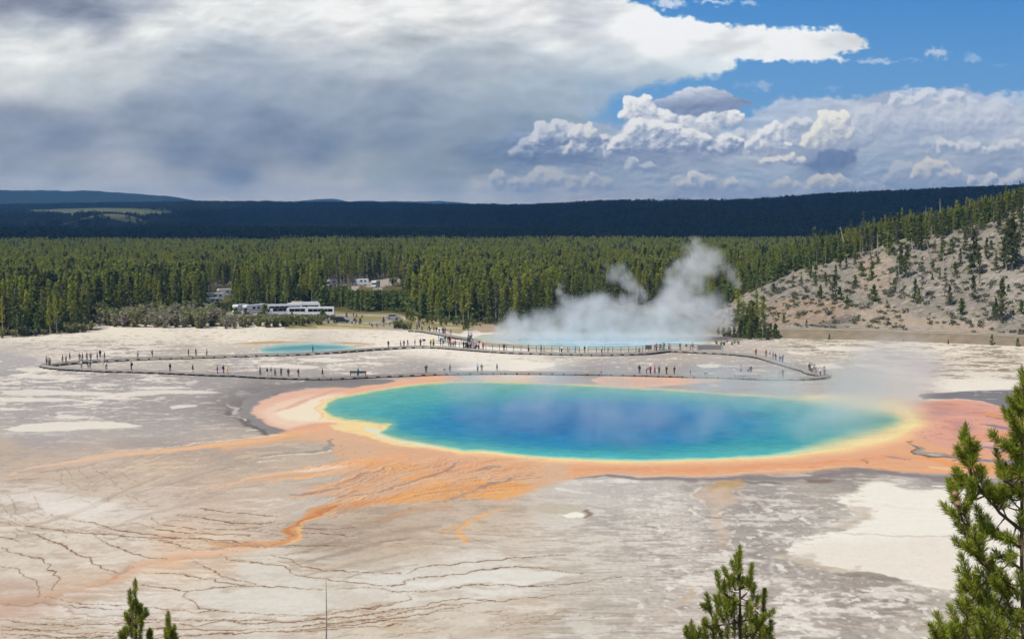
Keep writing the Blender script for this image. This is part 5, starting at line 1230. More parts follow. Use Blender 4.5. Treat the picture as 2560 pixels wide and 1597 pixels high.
X, Y, Zg, U, V, kind, hgt = [a[ok] for a in (X, Y, Zg, U, V, kind, hgt)]
n = len(X)
KN = ['tall', 'full', 'young', 'grey']
var = rg.integers(0, 1000, n)
# the biggest in the picture become trees of their own; the rest of the wood is one mass
inpic = (U > 6) & (U < 2554)
score = np.where(inpic & (Y < 640), hgt / Y * (1 + .25 * (kind != 2)), -1)
order = np.argsort(-score)
N_OWN = 128
# spread the choice over the picture: walk through the candidates, keep those not crowded by one already chosen
own = []; occ = {}
for i in order[:4000]:
    key = (int(U[i] // 26),)
    top = V[i] - hgt[i] / Y[i] * FPX
    if occ.get(key, 0) >= 2: continue
    occ[key] = occ.get(key, 0) + 1; own.append(i)
    if len(own) >= N_OWN: break
own_mask = np.zeros(n, bool); own_mask[own] = True
def place_tree(x, y, z, h, k, v, label, group, name='pine_tree', widen=1.0, dark=None):
    pr = PROTO[k][v % len(PROTO[k])]
    t = empty(name, (x, y, z), (v * 2.399) % 6.28)
    s = h / pr['h']; t.scale = (s * widen, s * widen, s)
    obj('trunk', pr['trunk'], None, t); obj('crown', pr['crown'], None, t)
    tag(t, label, 'tree', group); return t
def forest_zone(u):
    for lim, s in [(110, 'at the far left end of the forest edge'), (225, 'on the wooded point left of the white flat'), (400, 'behind the left end of the grey willow thicket'), (560, 'behind the grey willow thicket'), (700, 'behind the parked motorhomes'), (850, 'behind the white coaches'), (1020, 'behind the parking loop'), (1200, 'behind the crowded boardwalk fork'), (1420, 'behind the left end of the steam'), (1650, 'behind the middle of the steam plume'), (1850, 'behind the tall right column of steam'), (3000, 'along the crest of the bare hillside')]:
        if u < lim: return s
SIZE = lambda h: 'tall' if h > 13 else ('middle-sized' if h > 8 else 'short')
KADJ = {'tall': 'bare-stemmed', 'full': 'full-crowned', 'young': 'young bushy', 'grey': 'thin greyish'}
for i in own:
    k = KN[kind[i]]
    place_tree(X[i], Y[i], Zg[i], hgt[i], k, int(var[i]), '%s %s pine %s' % (SIZE(hgt[i]), KADJ[k], forest_zone(U[i])), 'pines %s' % forest_zone(U[i]))
r = ~own_mask
idx = np.array([LIBIDX[KN[kind[i]]][var[i] % len(LIBIDX[KN[kind[i]]])] for i in range(n)])
hp = np.array([PROTO[KN[kind[i]]][var[i] % len(PROTO[KN[kind[i]]])]['h'] for i in range(n)])
s = (hgt / hp); sw = s * rg.uniform(.9, 1.25, n)
rot = np.stack([rg.normal(0, .015, n), rg.normal(0, .015, n), rg.uniform(0, 6.28, n)], 1)
scatter('pine_forest', np.stack([X, Y, Zg], 1)[r], idx[r], np.stack([sw, sw, s], 1)[r], rot[r], lib, 'sunlit lodgepole pine forest covering the flat behind the springs', 'forest')
print('forest trees', n, 'own', len(own))

# --- the wooded hills under the cloud
rg = np.random.default_rng(78)
pts = []
for y0, y1, s in [(1330, 2200, 11.0), (2200, 3600, 17.0)]:
    X, Y = jitter_grid(-.45 * y1, .45 * y1, y0, y1, s, rg); k = (np.abs(X) < .45 * Y); pts.append(np.stack([X[k], Y[k]], 1))
P = np.concatenate(pts); X, Y = P[:, 0], P[:, 1]; Z = np.zeros(len(X))
U, V = to_uv(X, Y, 0)
yst = np.interp(U, [p[0] for p in YST], [p[1] for p in YST])
ok = (Y < yst) & ~((U < 330) & (V < 592) & (V > 572) & (fbm(X / 200, Y / 400, 3, 3) > -.25))
P1 = np.stack([X, Y, Z], 1)[ok]
# on the hills: points spread over the surface by picture area
nr, nc = HX.shape
ar = np.zeros((61, nc - 1)); w_ = np.arctan2(HX, HY)
cnt = 30000
fi = rg.random(cnt) ** .8 * 60; ci_ = rg.random(cnt) * (nc - 1.001)
def bil(A_, r_, c_):
    r0 = np.floor(r_).astype(int); c0 = np.floor(c_).astype(int); fr = r_ - r0; fc = c_ - c0
    return (A_[r0, c0] * (1 - fr) * (1 - fc) + A_[r0 + 1, c0] * fr * (1 - fc) + A_[r0, c0 + 1] * (1 - fr) * fc + A_[r0 + 1, c0 + 1] * fr * fc)
hx, hy, hz, hm = [bil(A_, fi, ci_) for A_ in (HX, HY, HZ, MEADOW)]
ok = (rg.random(cnt) > hm * 1.1)
P2 = np.stack([hx, hy, hz - .5], 1)[ok]
# a denser row of tree tops along the skyline
uu = np.arange(-200, 2760, 3.4); rr_ = rg.uniform(57.5, 61.5, len(uu)); cc_ = np.interp(uu, UF, np.arange(len(UF)))
P3 = np.stack([bil(HX, rr_, cc_), bil(HY, rr_, cc_), bil(HZ, rr_, cc_) - 1.5], 1)
P = np.concatenate([P1, P2, P3]); n = len(P)
s = rg.uniform(.7, 1.15, n) * np.concatenate([np.ones(len(P1)), np.full(len(P2), 1.0), np.full(len(P3), .85)])
scatter('hill_forest', P, rg.integers(0, 4, n), np.stack([s, s, s], 1), np.stack([np.zeros(n), np.zeros(n), rg.uniform(0, 6.28, n)], 1), clump_lib, 'dark distant pine forest covering the plateau and hills', 'forest')
print('hill clumps', n)

# --- traced trees of the bare hillside: base (x, y) and height on the enlargement, kind
HT = [(190,815,70,'full'),(250,890,165,'grey'),(360,835,55,'young'),(395,930,110,'young'),(440,850,90,'full'),(510,790,120,'full'),(460,800,42,'young'),(500,945,195,'full'),(545,940,100,'young'),(595,990,85,'young'),(655,690,110,'full'),(705,765,115,'young'),(658,840,92,'young'),(785,780,130,'young'),(803,950,132,'young'),(775,690,230,'grey'),(975,890,215,'grey'),(1000,780,260,'full'),(1045,780,255,'full'),(960,860,90,'full'),(898,965,34,'young'),(1110,960,180,'full'),(1140,962,110,'young'),(1160,940,330,'grey'),(1245,705,72,'young'),(1310,650,112,'young'),(1335,985,290,'grey'),(1372,980,150,'full'),(1298,780,62,'young'),(1415,750,102,'young'),(1460,1055,130,'young'),(1395,700,250,'grey'),(1485,630,210,'full'),(1550,740,330,'full'),(1530,735,140,'young'),(1550,940,185,'full'),(1598,840,150,'grey'),(1650,632,165,'full'),(1685,560,74,'young'),(1720,740,150,'grey'),(1800,720,400,'full'),(1845,705,390,'full'),(1780,700,210,'full'),(1880,650,220,'full'),(1912,545,270,'full'),(1762,1112,330,'full'),(1720,1085,160,'full'),(1705,1060,90,'young'),(1912,1050,112,'young'),(1690,1275,78,'young'),(1885,1288,68,'young'),(462,1240,50,'young'),(290,1140,56,'young'),(118,1112,66,'young'),(1362,1270,36,'young'),(1025,1258,30,'young'),(1815,880,60,'young'),(1240,790,50,'young'),(820,650,90,'grey'),(830,670,60,'young'),
 (320,770,90,'young'),(357,768,100,'young'),(432,795,70,'young'),(590,700,90,'full'),(545,720,100,'full'),(40,880,70,'young'),(345,610,220,'full'),(400,620,215,'full'),(440,600,190,'full'),(300,640,190,'full'),(262,650,170,'full'),(210,680,190,'full'),(160,700,180,'full'),(715,580,315,'grey'),(790,570,260,'grey'),(745,575,180,'full'),(960,440,165,'grey'),(1150,570,280,'full'),(1110,560,200,'full'),(1235,480,225,'grey'),(1270,480,120,'full'),(1500,330,235,'grey'),(1590,300,232,'grey'),(1740,270,225,'grey'),(1760,262,210,'grey'),(1808,260,200,'grey'),(1852,240,165,'grey'),(1430,330,140,'full'),(1480,330,190,'grey'),(1680,280,200,'grey'),(1640,300,130,'full'),(1560,330,120,'full'),(1700,330,110,'full'),(1785,330,140,'full'),(1850,340,150,'full'),(1905,330,160,'full'),(625,570,230,'grey')]
rx = np.random.default_rng(12)
for j in range(24):
    x = rx.uniform(900, 1930); HT.append((x, rx.uniform(330, 520) + max(0, 1500 - x) * .14 + rx.uniform(0, 260) * (x > 1250), rx.uniform(90, 230), ['full', 'grey', 'full', 'grey', 'young'][j % 5]))
near_names = [(260, 'by the left foot of the bare hillside'), (520, 'on the left shoulder of the bare hillside'), (850, 'above the orange rubble of the hillside'), (1100, 'beside the grey snags mid hillside'), (1420, 'above the pale scree fan'), (1700, 'among fallen logs on the hillside'), (2000, 'at the right edge of the hillside')]
seen_labels = {}
for j, (x, y, hpx, k) in enumerate(HT):
    u, v = 1920 + x / 3.023, 440 + y / 3.023
    px_, py_, pz_ = hit(u, v)
    h = hpx / 3.023 / FPX * py_
    zone = next(s for lim, s in near_names if x < lim)
    row = 'high up near the crest' if y < 600 else ('half way up' if y < 900 else ('low down' if y < 1130 else 'below the dirt road'))
    lab = '%s %s pine %s, %s' % (SIZE(h), KADJ[k], row, zone)
    place_tree(px_, py_, pz_ - .1, h, k, 7 * j + 3, lab, 'pines on the bare hillside', widen=1.15 if k == 'full' else 1.0)
# --- dense clump at the foot of the hillside
CL = [(1640,1100,90,'full'),(1690,1120,110,'full'),(1740,1160,150,'full'),(1780,1200,200,'full'),(1822,1215,260,'full'),(1850,1230,170,'full'),(1800,1235,120,'young'),(1760,1230,100,'young'),(1720,1225,90,'young'),(1680,1222,80,'young'),(1640,1215,80,'young'),(1600,1210,70,'young'),(1895,1230,330,'tall'),(1870,1238,110,'young'),(1915,1240,120,'full'),(1935,1236,90,'young'),(1560,1200,60,'young'),(1900,1180,120,'full'),(1950,1232,120,'full'),(1990,1225,110,'young'),(2000,1230,60,'young')]
for j, (x, y, hpx, k) in enumerate(CL):
    u, v = 1280 + x / 3.023, 440 + y / 3.023
    px_, py_, pz_ = hit(u, v); h = hpx / 3.023 / FPX * py_
    place_tree(px_, py_, pz_ - .1, h, k, 5 * j + 1, '%s %s pine in the dense clump %s of the steam' % (SIZE(h), KADJ[k], 'just right' if x < 1800 else 'further right'), 'pines clumped between steam and hillside', widen=1.3)
# --- young pines of the open ground by the boardwalk fork
YG = [(340,430,190),(300,460,140),(380,500,150),(430,520,110),(470,500,60),(515,345,160),(330,300,180),(550,520,140),(700,570,200),(735,540,150),(820,580,190),(900,430,260),(985,600,110),(1050,520,120),(1075,560,130),(1165,540,90),(1240,600,190),(1270,570,140),(1350,560,160),(1390,540,190),(1500,700,320),(1470,690,180),(1540,690,200),(1560,620,200),(1440,690,80),(1620,600,140),(1700,590,120),(1950,560,150),(2060,590,210),(2100,600,160),(2250,680,90),(2200,670,80),(2290,690,70),(1200,480,180),(1110,470,120)]
X3_ = _zt(980, 740, 8.08)
for j, (x, y, hpx) in enumerate(YG):
    u, v = 980 + x / 8.08, 740 + y / 8.08
    px_, py_, pz_ = hit(u, v); h = hpx / 8.08 / FPX * py_
    zone = 'beside the end of the parking loop' if x < 520 else ('in the grass behind the tour group' if x < 1100 else ('behind the dry bank near the fork' if x < 1750 else 'on the brown bank left of the steam'))
    place_tree(px_, py_, pz_, h, 'full' if hpx > 185 else 'young', 3 * j + 2, '%s young green pine %s' % ('taller' if h > 5 else 'small', zone), 'young pines by the boardwalk fork', widen=1.25)
for x, y, hpx in [(590,1100,110),(810,1100,80),(935,1110,70),(890,1250,140),(775,1180,70),(1410,1230,140),(1410,1270,50),(1100,1250,50),(745,1080,50)]:
    px_, py_, pz_ = hit(800 + x / 8.89, 670 + y / 8.89)
    place_tree(px_, py_, pz_, hpx / 8.89 / FPX * py_, 'young', x, '%s dark pine sapling %s' % ('knee-high' if hpx < 60 else 'head-high', 'inside the parking loop' if x < 1000 else 'by the path below the parking loop'), 'saplings in the parking loop', widen=1.2)

for u, v0, v1, w in [(806, 801, 771, 1.5), (662, 797, 760, 1.5), (613, 798, 771, 1.4), (730, 800, 780, 1.5), (590, 797, 768, 1.3)]:
    px_, py_, pz_ = hit(u, v0); place_tree(px_, py_, pz_, (v0 - v1) / FPX * py_, 'young', int(u), '%s young pine in front of the %s' % ('bushy' if w > 1.45 else 'slim', 'long white coach at right' if u > 780 else ('short white bus' if u > 700 else ('nose of the large coach' if u > 640 else ('orange marked motorhome' if u > 600 else 'blue fronted motorhome')))), 'young pines before the vehicles', widen=w)
# --- shrubs: grey willow thicket and green bushes
def shrub_mesh(seed, leafy):
    rg = np.random.default_rng(seed); h = 3.4; P = []
    for i in range(16):
        an = rg.uniform(0, 6.28); out = rg.uniform(.1, 1.0) * 1.7; L = np.linspace(0, 1, 9)
        hh = h * rg.uniform(.6, 1.0)
        P.append(np.stack([np.cos(an) * out * L + rg.normal(0, .13, 9), np.sin(an) * out * L + rg.normal(0, .13, 9), hh * L ** .8 + .1], 1))
    V, F = tris(np.concatenate(P), .34 if not leafy else .44, rg, .6, -.3, 2.2)
    me = mesh_np('shrub', V, F); me.materials.append(WILLOWG if leafy else WILLOW); return me
SHR = [[shrub_mesh(60 + i, False) for i in range(3)], [shrub_mesh(80 + i, True) for i in range(3)]]
rg = np.random.default_rng(31); nshr = 0
def shrubs(u0, u1, vlo, vhi, n, p_leafy, hr, label_g, label_l, group):
    for i in range(n):
        u = u0 + (u1 - u0) * (i + rg.uniform(.1, .9)) / n; v = rg.uniform(np.interp(u, *vlo), np.interp(u, *vhi))
        x, y, z = hit(u, v); leafy = int(rg.random() < p_leafy); h = rg.uniform(*hr)
        mh = float(allowed_h(np.array([u]), np.array([v]), np.array([y]))[0]); h = min(h, mh)
        if h < .7: continue
        o = obj('willow_shrub', SHR[leafy][i % 3], None, None, (x, y, z), (0, 0, rg.uniform(0, 6.28)), (h / 3.4 * 1.25, h / 3.4 * 1.25, h / 3.4))
        tag(o, label_l if leafy else label_g, 'shrub', group)
shrubs(232, 330, ([232, 330], [806, 808]), ([232, 330], [814, 820]), 16, .7, (3, 6), 'grey leafless willow at the left end of the thicket', 'green willow shrub at the left end of the thicket', 'willows at the left end of the thicket')
shrubs(330, 620, ([330, 620], [800, 800]), ([330, 620], [819, 824]), 64, .45, (3.0, 6.0), 'grey leafless willow in the thicket left of the coaches', 'yellow-green willow shrub in the thicket left of the coaches', 'willow thicket left of the coaches')
shrubs(600, 838, ([600, 838], [797, 797]), ([600, 838], [820, 818]), 54, .85, (2.4, 4.2), 'grey leafless willow in front of the coaches', 'low green willow shrub in front of the coaches', 'shrubs in front of the white coaches')
shrubs(984, 1026, ([984, 1026], [815, 820]), ([984, 1026], [822, 826]), 8, 1.0, (2.2, 3.6), '', 'rounded olive bush beside the boardwalk end at the parking loop', 'olive bushes at the boardwalk end')
shrubs(0, 232, ([0, 232], [838, 824]), ([0, 232], [846, 830]), 24, .8, (1.2, 3.0), 'grey twiggy shrub at the foot of the left wood', 'low green shrub at the foot of the left wood', 'shrubs at the foot of the left wood')
shrubs(1040, 1260, ([1040, 1260], [796, 806]), ([1040, 1260], [812, 818]), 20, .8, (1.0, 2.0), 'small grey shrub behind the tour group', 'small green shrub behind the tour group', 'small shrubs behind the tour group')
shrubs(1790, 1850, ([1790, 1850], [858, 856]), ([1790, 1850], [866, 862]), 7, 1.0, (.7, 1.1), '', 'low dark bush on the crust right of the steam', 'low bushes right of the steam')

# --- dead trees and fallen logs on the hillside
def snag(x0, y0, x1, y1, r, label, zt=M4, uv0=(1920, 440), k=3.023):
    u, v = uv0[0] + x1 / k, uv0[1] + y1 / k
    bx, by, bz = hit(u, v); p = at_depth(uv0[0] + x0 / k, uv0[1] + y0 / k, by + .5)
    mb = MB(); b = Vector((bx, by, bz - .2)); q = b.lerp(p, .5) + Vector((.06, 0, 0))
    rel = lambda w: w - b
    r *= 1.5; mb.tube([rel(b), rel(q), rel(p)], [r, r * .72, r * .25], 6)
    rg = np.random.default_rng(int(x0 + y0))
    for i in range(7):
        t = rg.uniform(.35, .95); a = rg.uniform(0, 6.28); s_ = b.lerp(p, t); L = rg.uniform(.3, 1.1)
        mb.tube([rel(s_), rel(s_ + Vector((math.cos(a) * L, math.sin(a) * L, rg.uniform(-.1, .4) * L)))], [r * .3, r * .08], 4)
    o = mb.build('dead_tree', BARKD); o.location = b; tag(o, label, 'dead tree', 'standing dead trees on the hillside')
for a in [(545,380,597,622,.2,'pale leaning dead trunk on the left shoulder of the hillside'), (1300,170,1300,420,.16,'tall bare dead pole on the crest against the dark ridge'), (1193,230,1193,440,.15,'thin bare dead pole left of the tallest crest pole'), (910,300,910,470,.13,'short bare dead pole on the crest above the shoulder'), (1520,170,1522,360,.16,'grey dead pole just left of the ragged crest pines'), (1705,90,1707,300,.18,'grey dead trunk among the ragged pines on the crest'), (1200,500,1237,660,.17,'leaning dead trunk above the big fallen log'), (1085,470,1092,590,.14,'dead trunk beside dark pines below the crest'), (985,640,990,890,.15,'thin grey dead trunk beside grey pines mid hillside'), (1325,580,1328,720,.14,'grey dead stem behind the small pine on the slope'), (1165,640,1168,830,.13,'dead grey stem above the wide low pine'), (1455,750,1470,850,.12,'short pale dead stem on open slope'), (1670,750,1640,840,.13,'leaning dark dead stem at the log crossing'), (825,430,828,600,.13,'bare dead pole behind the shoulder pines')]:
    snag(*a)
def log(x0, y0, x1, y1, r, label):
    a = Vector(hit(1920 + x0 / 3.023, 440 + y0 / 3.023)); b = Vector(hit(1920 + x1 / 3.023, 440 + y1 / 3.023))
    a.z += r * .8; b.z += r * .8
    mb = MB(); m = (a + b) / 2; m.z = max(m.z, float(ground_z(m.x, m.y)) + r * .6)
    c = a.copy(); mb.tube([a - c, m - c, b - c], [r, r * .9, r * .5], 7)
    d = (b - a)
    for t in (.3, .5, .7, .85): mb.tube([a + d * t - c, a + d * t - c + Vector((rng.uniform(-.3, .3), rng.uniform(-.4, .1), rng.uniform(.3, .8)))], [r * .25, r * .08], 4)
    o = mb.build('fallen_log', BARKD); o.location = c; tag(o, label, 'log', 'fallen logs on the hillside')
for a in [(1190,735,1320,830,.32,'thick pale fallen log lying downhill mid slope'), (860,866,948,856,.2,'dark log lying level left of the grey snags'), (80,892,152,850,.2,'fallen log low on the left foot of the hillside'), (565,628,632,672,.28,'pale log below the leaning dead trunk'), (1780,1045,1912,1102,.3,'long pale log low down at the right edge'), (1440,748,1502,688,.17,'thin grey log pointing uphill'), (1640,832,1765,820,.2,'dark level log under the big dark pines'), (1620,880,1680,870,.16,'short log below the dark level log'), (1640,930,1690,938,.18,'short grey log left of the right-edge pines'), (1850,930,1935,960,.2,'grey log at the frame edge half way up'), (700,1010,720,960,.12,'thin stick lying on the rubble'), (1780,1060,1850,1090,.2,'second pale log beside the long one at right edge'), (530,640,600,632,.18,'grey log on the left shoulder')]:
    log(*a)
# logs that edge the dirt road
k_ = 0
for x in list(range(100, 1930, 135)):
    u = 1920 + x / 3.023; xx = (u - CU) / FPX * 372; ya_ = float(hill_yA(xx)) + 12.6; xx = (u - CU) / FPX * ya_; ya_ = float(hill_yA(xx)) + 12.6
    if (x // 135) % 4 == 3: continue
    a = Vector((xx - 2.2, float(hill_yA(xx - 2.2)) + 12.6, 0)); b = Vector((xx + 1.9, float(hill_yA(xx + 1.9)) + 12.6, 0))
    for q in (a, b): q.z = float(hill_z(q.x, q.y)) + .16
    mb = MB(); mb.tube([(0, 0, 0), (b - a) * .5, b - a], [.2, .19, .17], 7); o = mb.build('road_log', BARK); o.location = a
    tag(o, 'weathered log edging the dirt road under the hillside', 'log', 'logs edging the dirt road')

# --- ground cover of the hillside: low brush and loose stones
brush_lib = bpy.data.collections.new('brush_library')
SAGE = leaf_material('sagebrush_leaves', (.16, .17, .11), (.20, .20, .13), (.24, .22, .14)); STONE = mat('hill_stone', (.40, .36, .33), .95, .1, 0, .3, 3)
for i in range(3):
    rb = np.random.default_rng(40 + i); Pb = rb.normal(0, 1, (26, 3)) * np.array([.32, .32, .16]) + np.array([0, 0, .28]); V, F = tris(Pb, .26, rb, .4, 0, 1.6)
    mb_ = mesh_np('brush_source', V, F); mb_.materials.append(SAGE); brush_lib.objects.link(bpy.data.objects.new('brush_source_%d' % i, mb_))
stone_lib = bpy.data.collections.new('stone_library')
for i in range(3):
    bm = bmesh.new(); bmesh.ops.create_icosphere(bm, subdivisions=2, radius=.4); rb = random.Random(i)
    for v in bm.verts: v.co *= .75 + .4 * rb.random(); v.co.z *= .6
    mb_ = bpy.data.meshes.new('stone_source'); bm.to_mesh(mb_); bm.free(); mb_.materials.append(STONE); stone_lib.objects.link(bpy.data.objects.new('stone_source_%d' % i, mb_))
rb = np.random.default_rng(71)
def on_hill(n, pick):
    x = rb.uniform(62, 200, n * 4); y = rb.uniform(352, 470, n * 4); z = hill_z(x, y); u, v = to_uv(x, y, z)
    k = (y > hill_yA(x) + 14) & (z > .8) & (rb.random(n * 4) < pick(x, y, u, v)); return np.stack([x, y, z - .05], 1)[k][:n]
P = on_hill(1500, lambda x, y, u, v: .25 + .75 * smooth(-.1, .35, fbm(x / 9, y / 9, 3, 91))); n = len(P); s = rb.uniform(.7, 1.9, n)
scatter('sagebrush', P, rb.integers(0, 3, n), np.stack([s, s, s], 1), np.stack([np.zeros(n), np.zeros(n), rb.uniform(0, 6.28, n)], 1), brush_lib, 'low grey-green brush dotted over the bare hillside', 'brush')
P = on_hill(1300, lambda x, y, u, v: .12 + .88 * smooth(.05, .4, fbm(x / 7, y / 7, 3, 95) + .5 * ((u < 2140) & (v > 750)))); n = len(P); s = rb.uniform(.4, 1.5, n)
scatter('loose_stones', P, rb.integers(0, 3, n), np.stack([s, s, s * .8], 1), np.stack([np.zeros(n), np.zeros(n), rb.uniform(0, 6.28, n)], 1), stone_lib, 'loose stones and rubble strewn over the hillside', 'stones')

# ================================================================= CLOUD OVERHEAD: its shadow lies on the far hills
HOLES = [(-1520, 5000, 820, 680), (-1250, 3650, 480, 260), (-430, 2800, 260, 300), (-120, 2300, 130, 130)]
def cloud_deck():
    us = np.linspace(-1, 1, 220); vs = np.linspace(-1, 1, 220)
    A, B = np.meshgrid(us, vs)
    alt = 1500.0
    sx = -SUN_DIR.x / SUN_DIR.z * alt; sy = -SUN_DIR.y / SUN_DIR.z * alt   # how far its shadow is thrown
    # shadow covers the hills from about 1.25 km to 8 km
    gx = A * (900 + (B + 1) * 2700); gy = 1295 + (B + 1) / 2 * 5300
    gy = gy + fbm(A * 3, B * 2, 4, 501) * 210 * (1 - (B + 1) / 2)
    X = gx - sx; Y = gy - sy
    e = np.minimum(1 - np.abs(A), 1 - np.abs(B)); th = smooth(0, .14, e)
    n = fbm(X / 420, Y / 420, 5, 503)
    top = alt + th * (170 + 130 * n); bot = alt - th * (40 + 50 * n)
    P = np.stack([X, Y, top], -1); Q = np.stack([X, Y, bot], -1)
    nr, nc = A.shape
    i = np.arange(nr - 1)[:, None] * nc + np.arange(nc - 1)[None, :]
    q = np.stack([i, i + 1, i + nc + 1, i + nc], -1).reshape(-1, 4)
    ring = list(range(nc)) + [r * nc + nc - 1 for r in range(1, nr)] + [(nr - 1) * nc + c for c in range(nc - 2, -1, -1)] + [r * nc for r in range(nr - 2, 0, -1)]
    ring = np.array(ring); n0 = nr * nc
    side = np.stack([ring, np.roll(ring, -1), np.roll(ring, -1) + n0, ring + n0], -1)
    hole = np.zeros(A.shape)
    for cx, cy_, rx, ry in HOLES: hole = np.maximum(hole, 1.3 - np.hypot((gx - cx) / rx, (gy - cy_) / ry) + fbm(gx / 260, gy / 260, 3, 511) * .3)
    kill = (hole > .45).reshape(-1); P[..., 2] = np.where(hole > .3, alt, P[..., 2]); Q[..., 2] = np.where(hole > .3, alt - 3, Q[..., 2])
    q = q[~kill[q].any(1)]
    me = mesh_np('cloud', np.concatenate([P.reshape(-1, 3), Q.reshape(-1, 3)]), np.concatenate([q, q[:, ::-1] + n0, side]), True)
    return me
# a second, small break in the deck lets the sun reach the meadow on the left
tag(obj('cloud', cloud_deck(), mat('cloud_white', (.85, .86, .88), 1.0, 0, 0, .05, .002)), kind='structure')

# ================================================================= HAZE
mb = MB(); mb.box((-9000, -400, -4), (9000, 13800, 300))
m_ = bpy.data.materials.new('valley_air'); m_.use_nodes = True
nt = m_.node_tree; nt.nodes.clear()
o_ = nt.nodes.new('ShaderNodeOutputMaterial'); v_ = nt.nodes.new('ShaderNodeVolumePrincipled')
v_.inputs['Color'].default_value = (.20, .50, 1.0, 1); v_.inputs['Density'].default_value = 8.0e-5; v_.inputs['Anisotropy'].default_value = 0.0
nt.links.new(v_.outputs[0], o_.inputs['Volume'])
tag(mb.build('haze', m_), 'thin blue mountain air over the valley', 'haze', None, 'stuff')

# ================================================================= STEAM
def steam(name, blobs, depth_y, dens, vox, seed, label, spread=0.7, per=26, bounds_pad=4.0, floor=0.0, noise_scale=.16, thick=1.0, cut=(.30, .70)):
    """steam as a volume: soft density round many small centres, torn by noise"""
    rg = np.random.default_rng(seed); C = []; R = []
    for (u, v, r, *dd) in blobs:
        dy_ = dd[0] if dd else depth_y; p = at_depth(u, v, dy_); s = r / FPX * dy_
        for k in range(per):
            q = rg.normal(0, 1, 3); q /= np.linalg.norm(q); q *= s * rg.uniform(0, 1) ** .5 * spread
            C.append((p.x + q[0], p.y + q[1] * thick, max(floor + .1, p.z + q[2]))); R.append(s * rg.uniform(.5, .85))
    C = np.array(C); R = np.array(R)
    lo = C.min(0) - R.max() - bounds_pad; hi = C.max(0) + R.max() + bounds_pad; lo[2] = max(lo[2], floor)
    me = bpy.data.meshes.new(name); me.vertices.add(len(C)); me.vertices.foreach_set('co', C.astype(np.float32).reshape(-1))
    a = me.attributes.new('rad', 'FLOAT', 'POINT'); a.data.foreach_set('value', R.astype(np.float32))
    o = obj(name, me)
    ng = bpy.data.node_groups.new(name, 'GeometryNodeTree')
    ng.interface.new_socket('Geometry', in_out='INPUT', socket_type='NodeSocketGeometry'); ng.interface.new_socket('Geometry', in_out='OUTPUT', socket_type='NodeSocketGeometry')
    N = ng.nodes; L = ng.links
    gi = N.new('NodeGroupInput'); go = N.new('NodeGroupOutput'); vc = N.new('GeometryNodeVolumeCube'); sm = N.new('GeometryNodeSetMaterial')
    pos = N.new('GeometryNodeInputPosition')
    nz = N.new('ShaderNodeTexNoise'); nz.inputs['Scale'].default_value = noise_scale; nz.inputs['Detail'].default_value = 4; nz.inputs['Roughness'].default_value = .6
    sb = N.new('ShaderNodeVectorMath'); sb.operation = 'SUBTRACT'; sb.inputs[1].default_value = (.5, .5, .5)
    ml = N.new('ShaderNodeVectorMath'); ml.operation = 'SCALE'; ml.inputs['Scale'].default_value = float(np.median(R)) * 2.6
    ad = N.new('ShaderNodeVectorMath'); ad.operation = 'ADD'
    L.new(pos.outputs[0], nz.inputs['Vector']); L.new(nz.outputs['Color'], sb.inputs[0]); L.new(sb.outputs[0], ml.inputs[0]); L.new(pos.outputs[0], ad.inputs[0]); L.new(ml.outputs[0], ad.inputs[1])
    sn = N.new('GeometryNodeSampleNearest'); sn.domain = 'POINT'
    si = N.new('GeometryNodeSampleIndex'); si.data_type = 'FLOAT_VECTOR'; si2 = N.new('GeometryNodeSampleIndex'); si2.data_type = 'FLOAT'
    na = N.new('GeometryNodeInputNamedAttribute'); na.data_type = 'FLOAT'; na.inputs['Name'].default_value = 'rad'
    L.new(gi.outputs[0], sn.inputs['Geometry']); L.new(ad.outputs[0], sn.inputs['Sample Position'])
    for s_ in (si, si2): L.new(gi.outputs[0], s_.inputs['Geometry']); L.new(sn.outputs[0], s_.inputs['Index'])
    L.new(pos.outputs[0], si.inputs['Value']); L.new(na.outputs['Attribute'], si2.inputs['Value'])
    di = N.new('ShaderNodeVectorMath'); di.operation = 'DISTANCE'; L.new(ad.outputs[0], di.inputs[0]); L.new(si.outputs[0], di.inputs[1])
    dv = N.new('ShaderNodeMath'); dv.operation = 'DIVIDE'; L.new(di.outputs['Value'], dv.inputs[0]); L.new(si2.outputs[0], dv.inputs[1])
    m1 = N.new('ShaderNodeMapRange'); m1.interpolation_type = 'SMOOTHSTEP'; m1.inputs[1].default_value = 1.9; m1.inputs[2].default_value = .0; m1.inputs[3].default_value = 0; m1.inputs[4].default_value = 1
    L.new(dv.outputs[0], m1.inputs[0])
    n2 = N.new('ShaderNodeTexNoise'); n2.inputs['Scale'].default_value = noise_scale * 1.3; n2.inputs['Detail'].default_value = 5; n2.inputs['Roughness'].default_value = .62; n2.inputs['Distortion'].default_value = .6
    L.new(pos.outputs[0], n2.inputs['Vector'])
    m2 = N.new('ShaderNodeMapRange'); m2.interpolation_type = 'SMOOTHSTEP'; m2.inputs[1].default_value = cut[0]; m2.inputs[2].default_value = cut[1]; m2.inputs[3].default_value = .12; m2.inputs[4].default_value = 1.25
    L.new(n2.outputs['Fac'], m2.inputs[0])
    mu = N.new('ShaderNodeMath'); mu.operation = 'MULTIPLY'; L.new(m1.outputs[0], mu.inputs[0]); L.new(m2.outputs[0], mu.inputs[1])
    L.new(mu.outputs[0], vc.inputs['Density'])
    vc.inputs['Min'].default_value = tuple(lo); vc.inputs['Max'].default_value = tuple(hi)
    for ax, k in (('X', 0), ('Y', 1), ('Z', 2)): vc.inputs['Resolution ' + ax].default_value = max(8, int((hi[k] - lo[k]) / vox))
    m = bpy.data.materials.new(name + '_vapour'); m.use_nodes = True
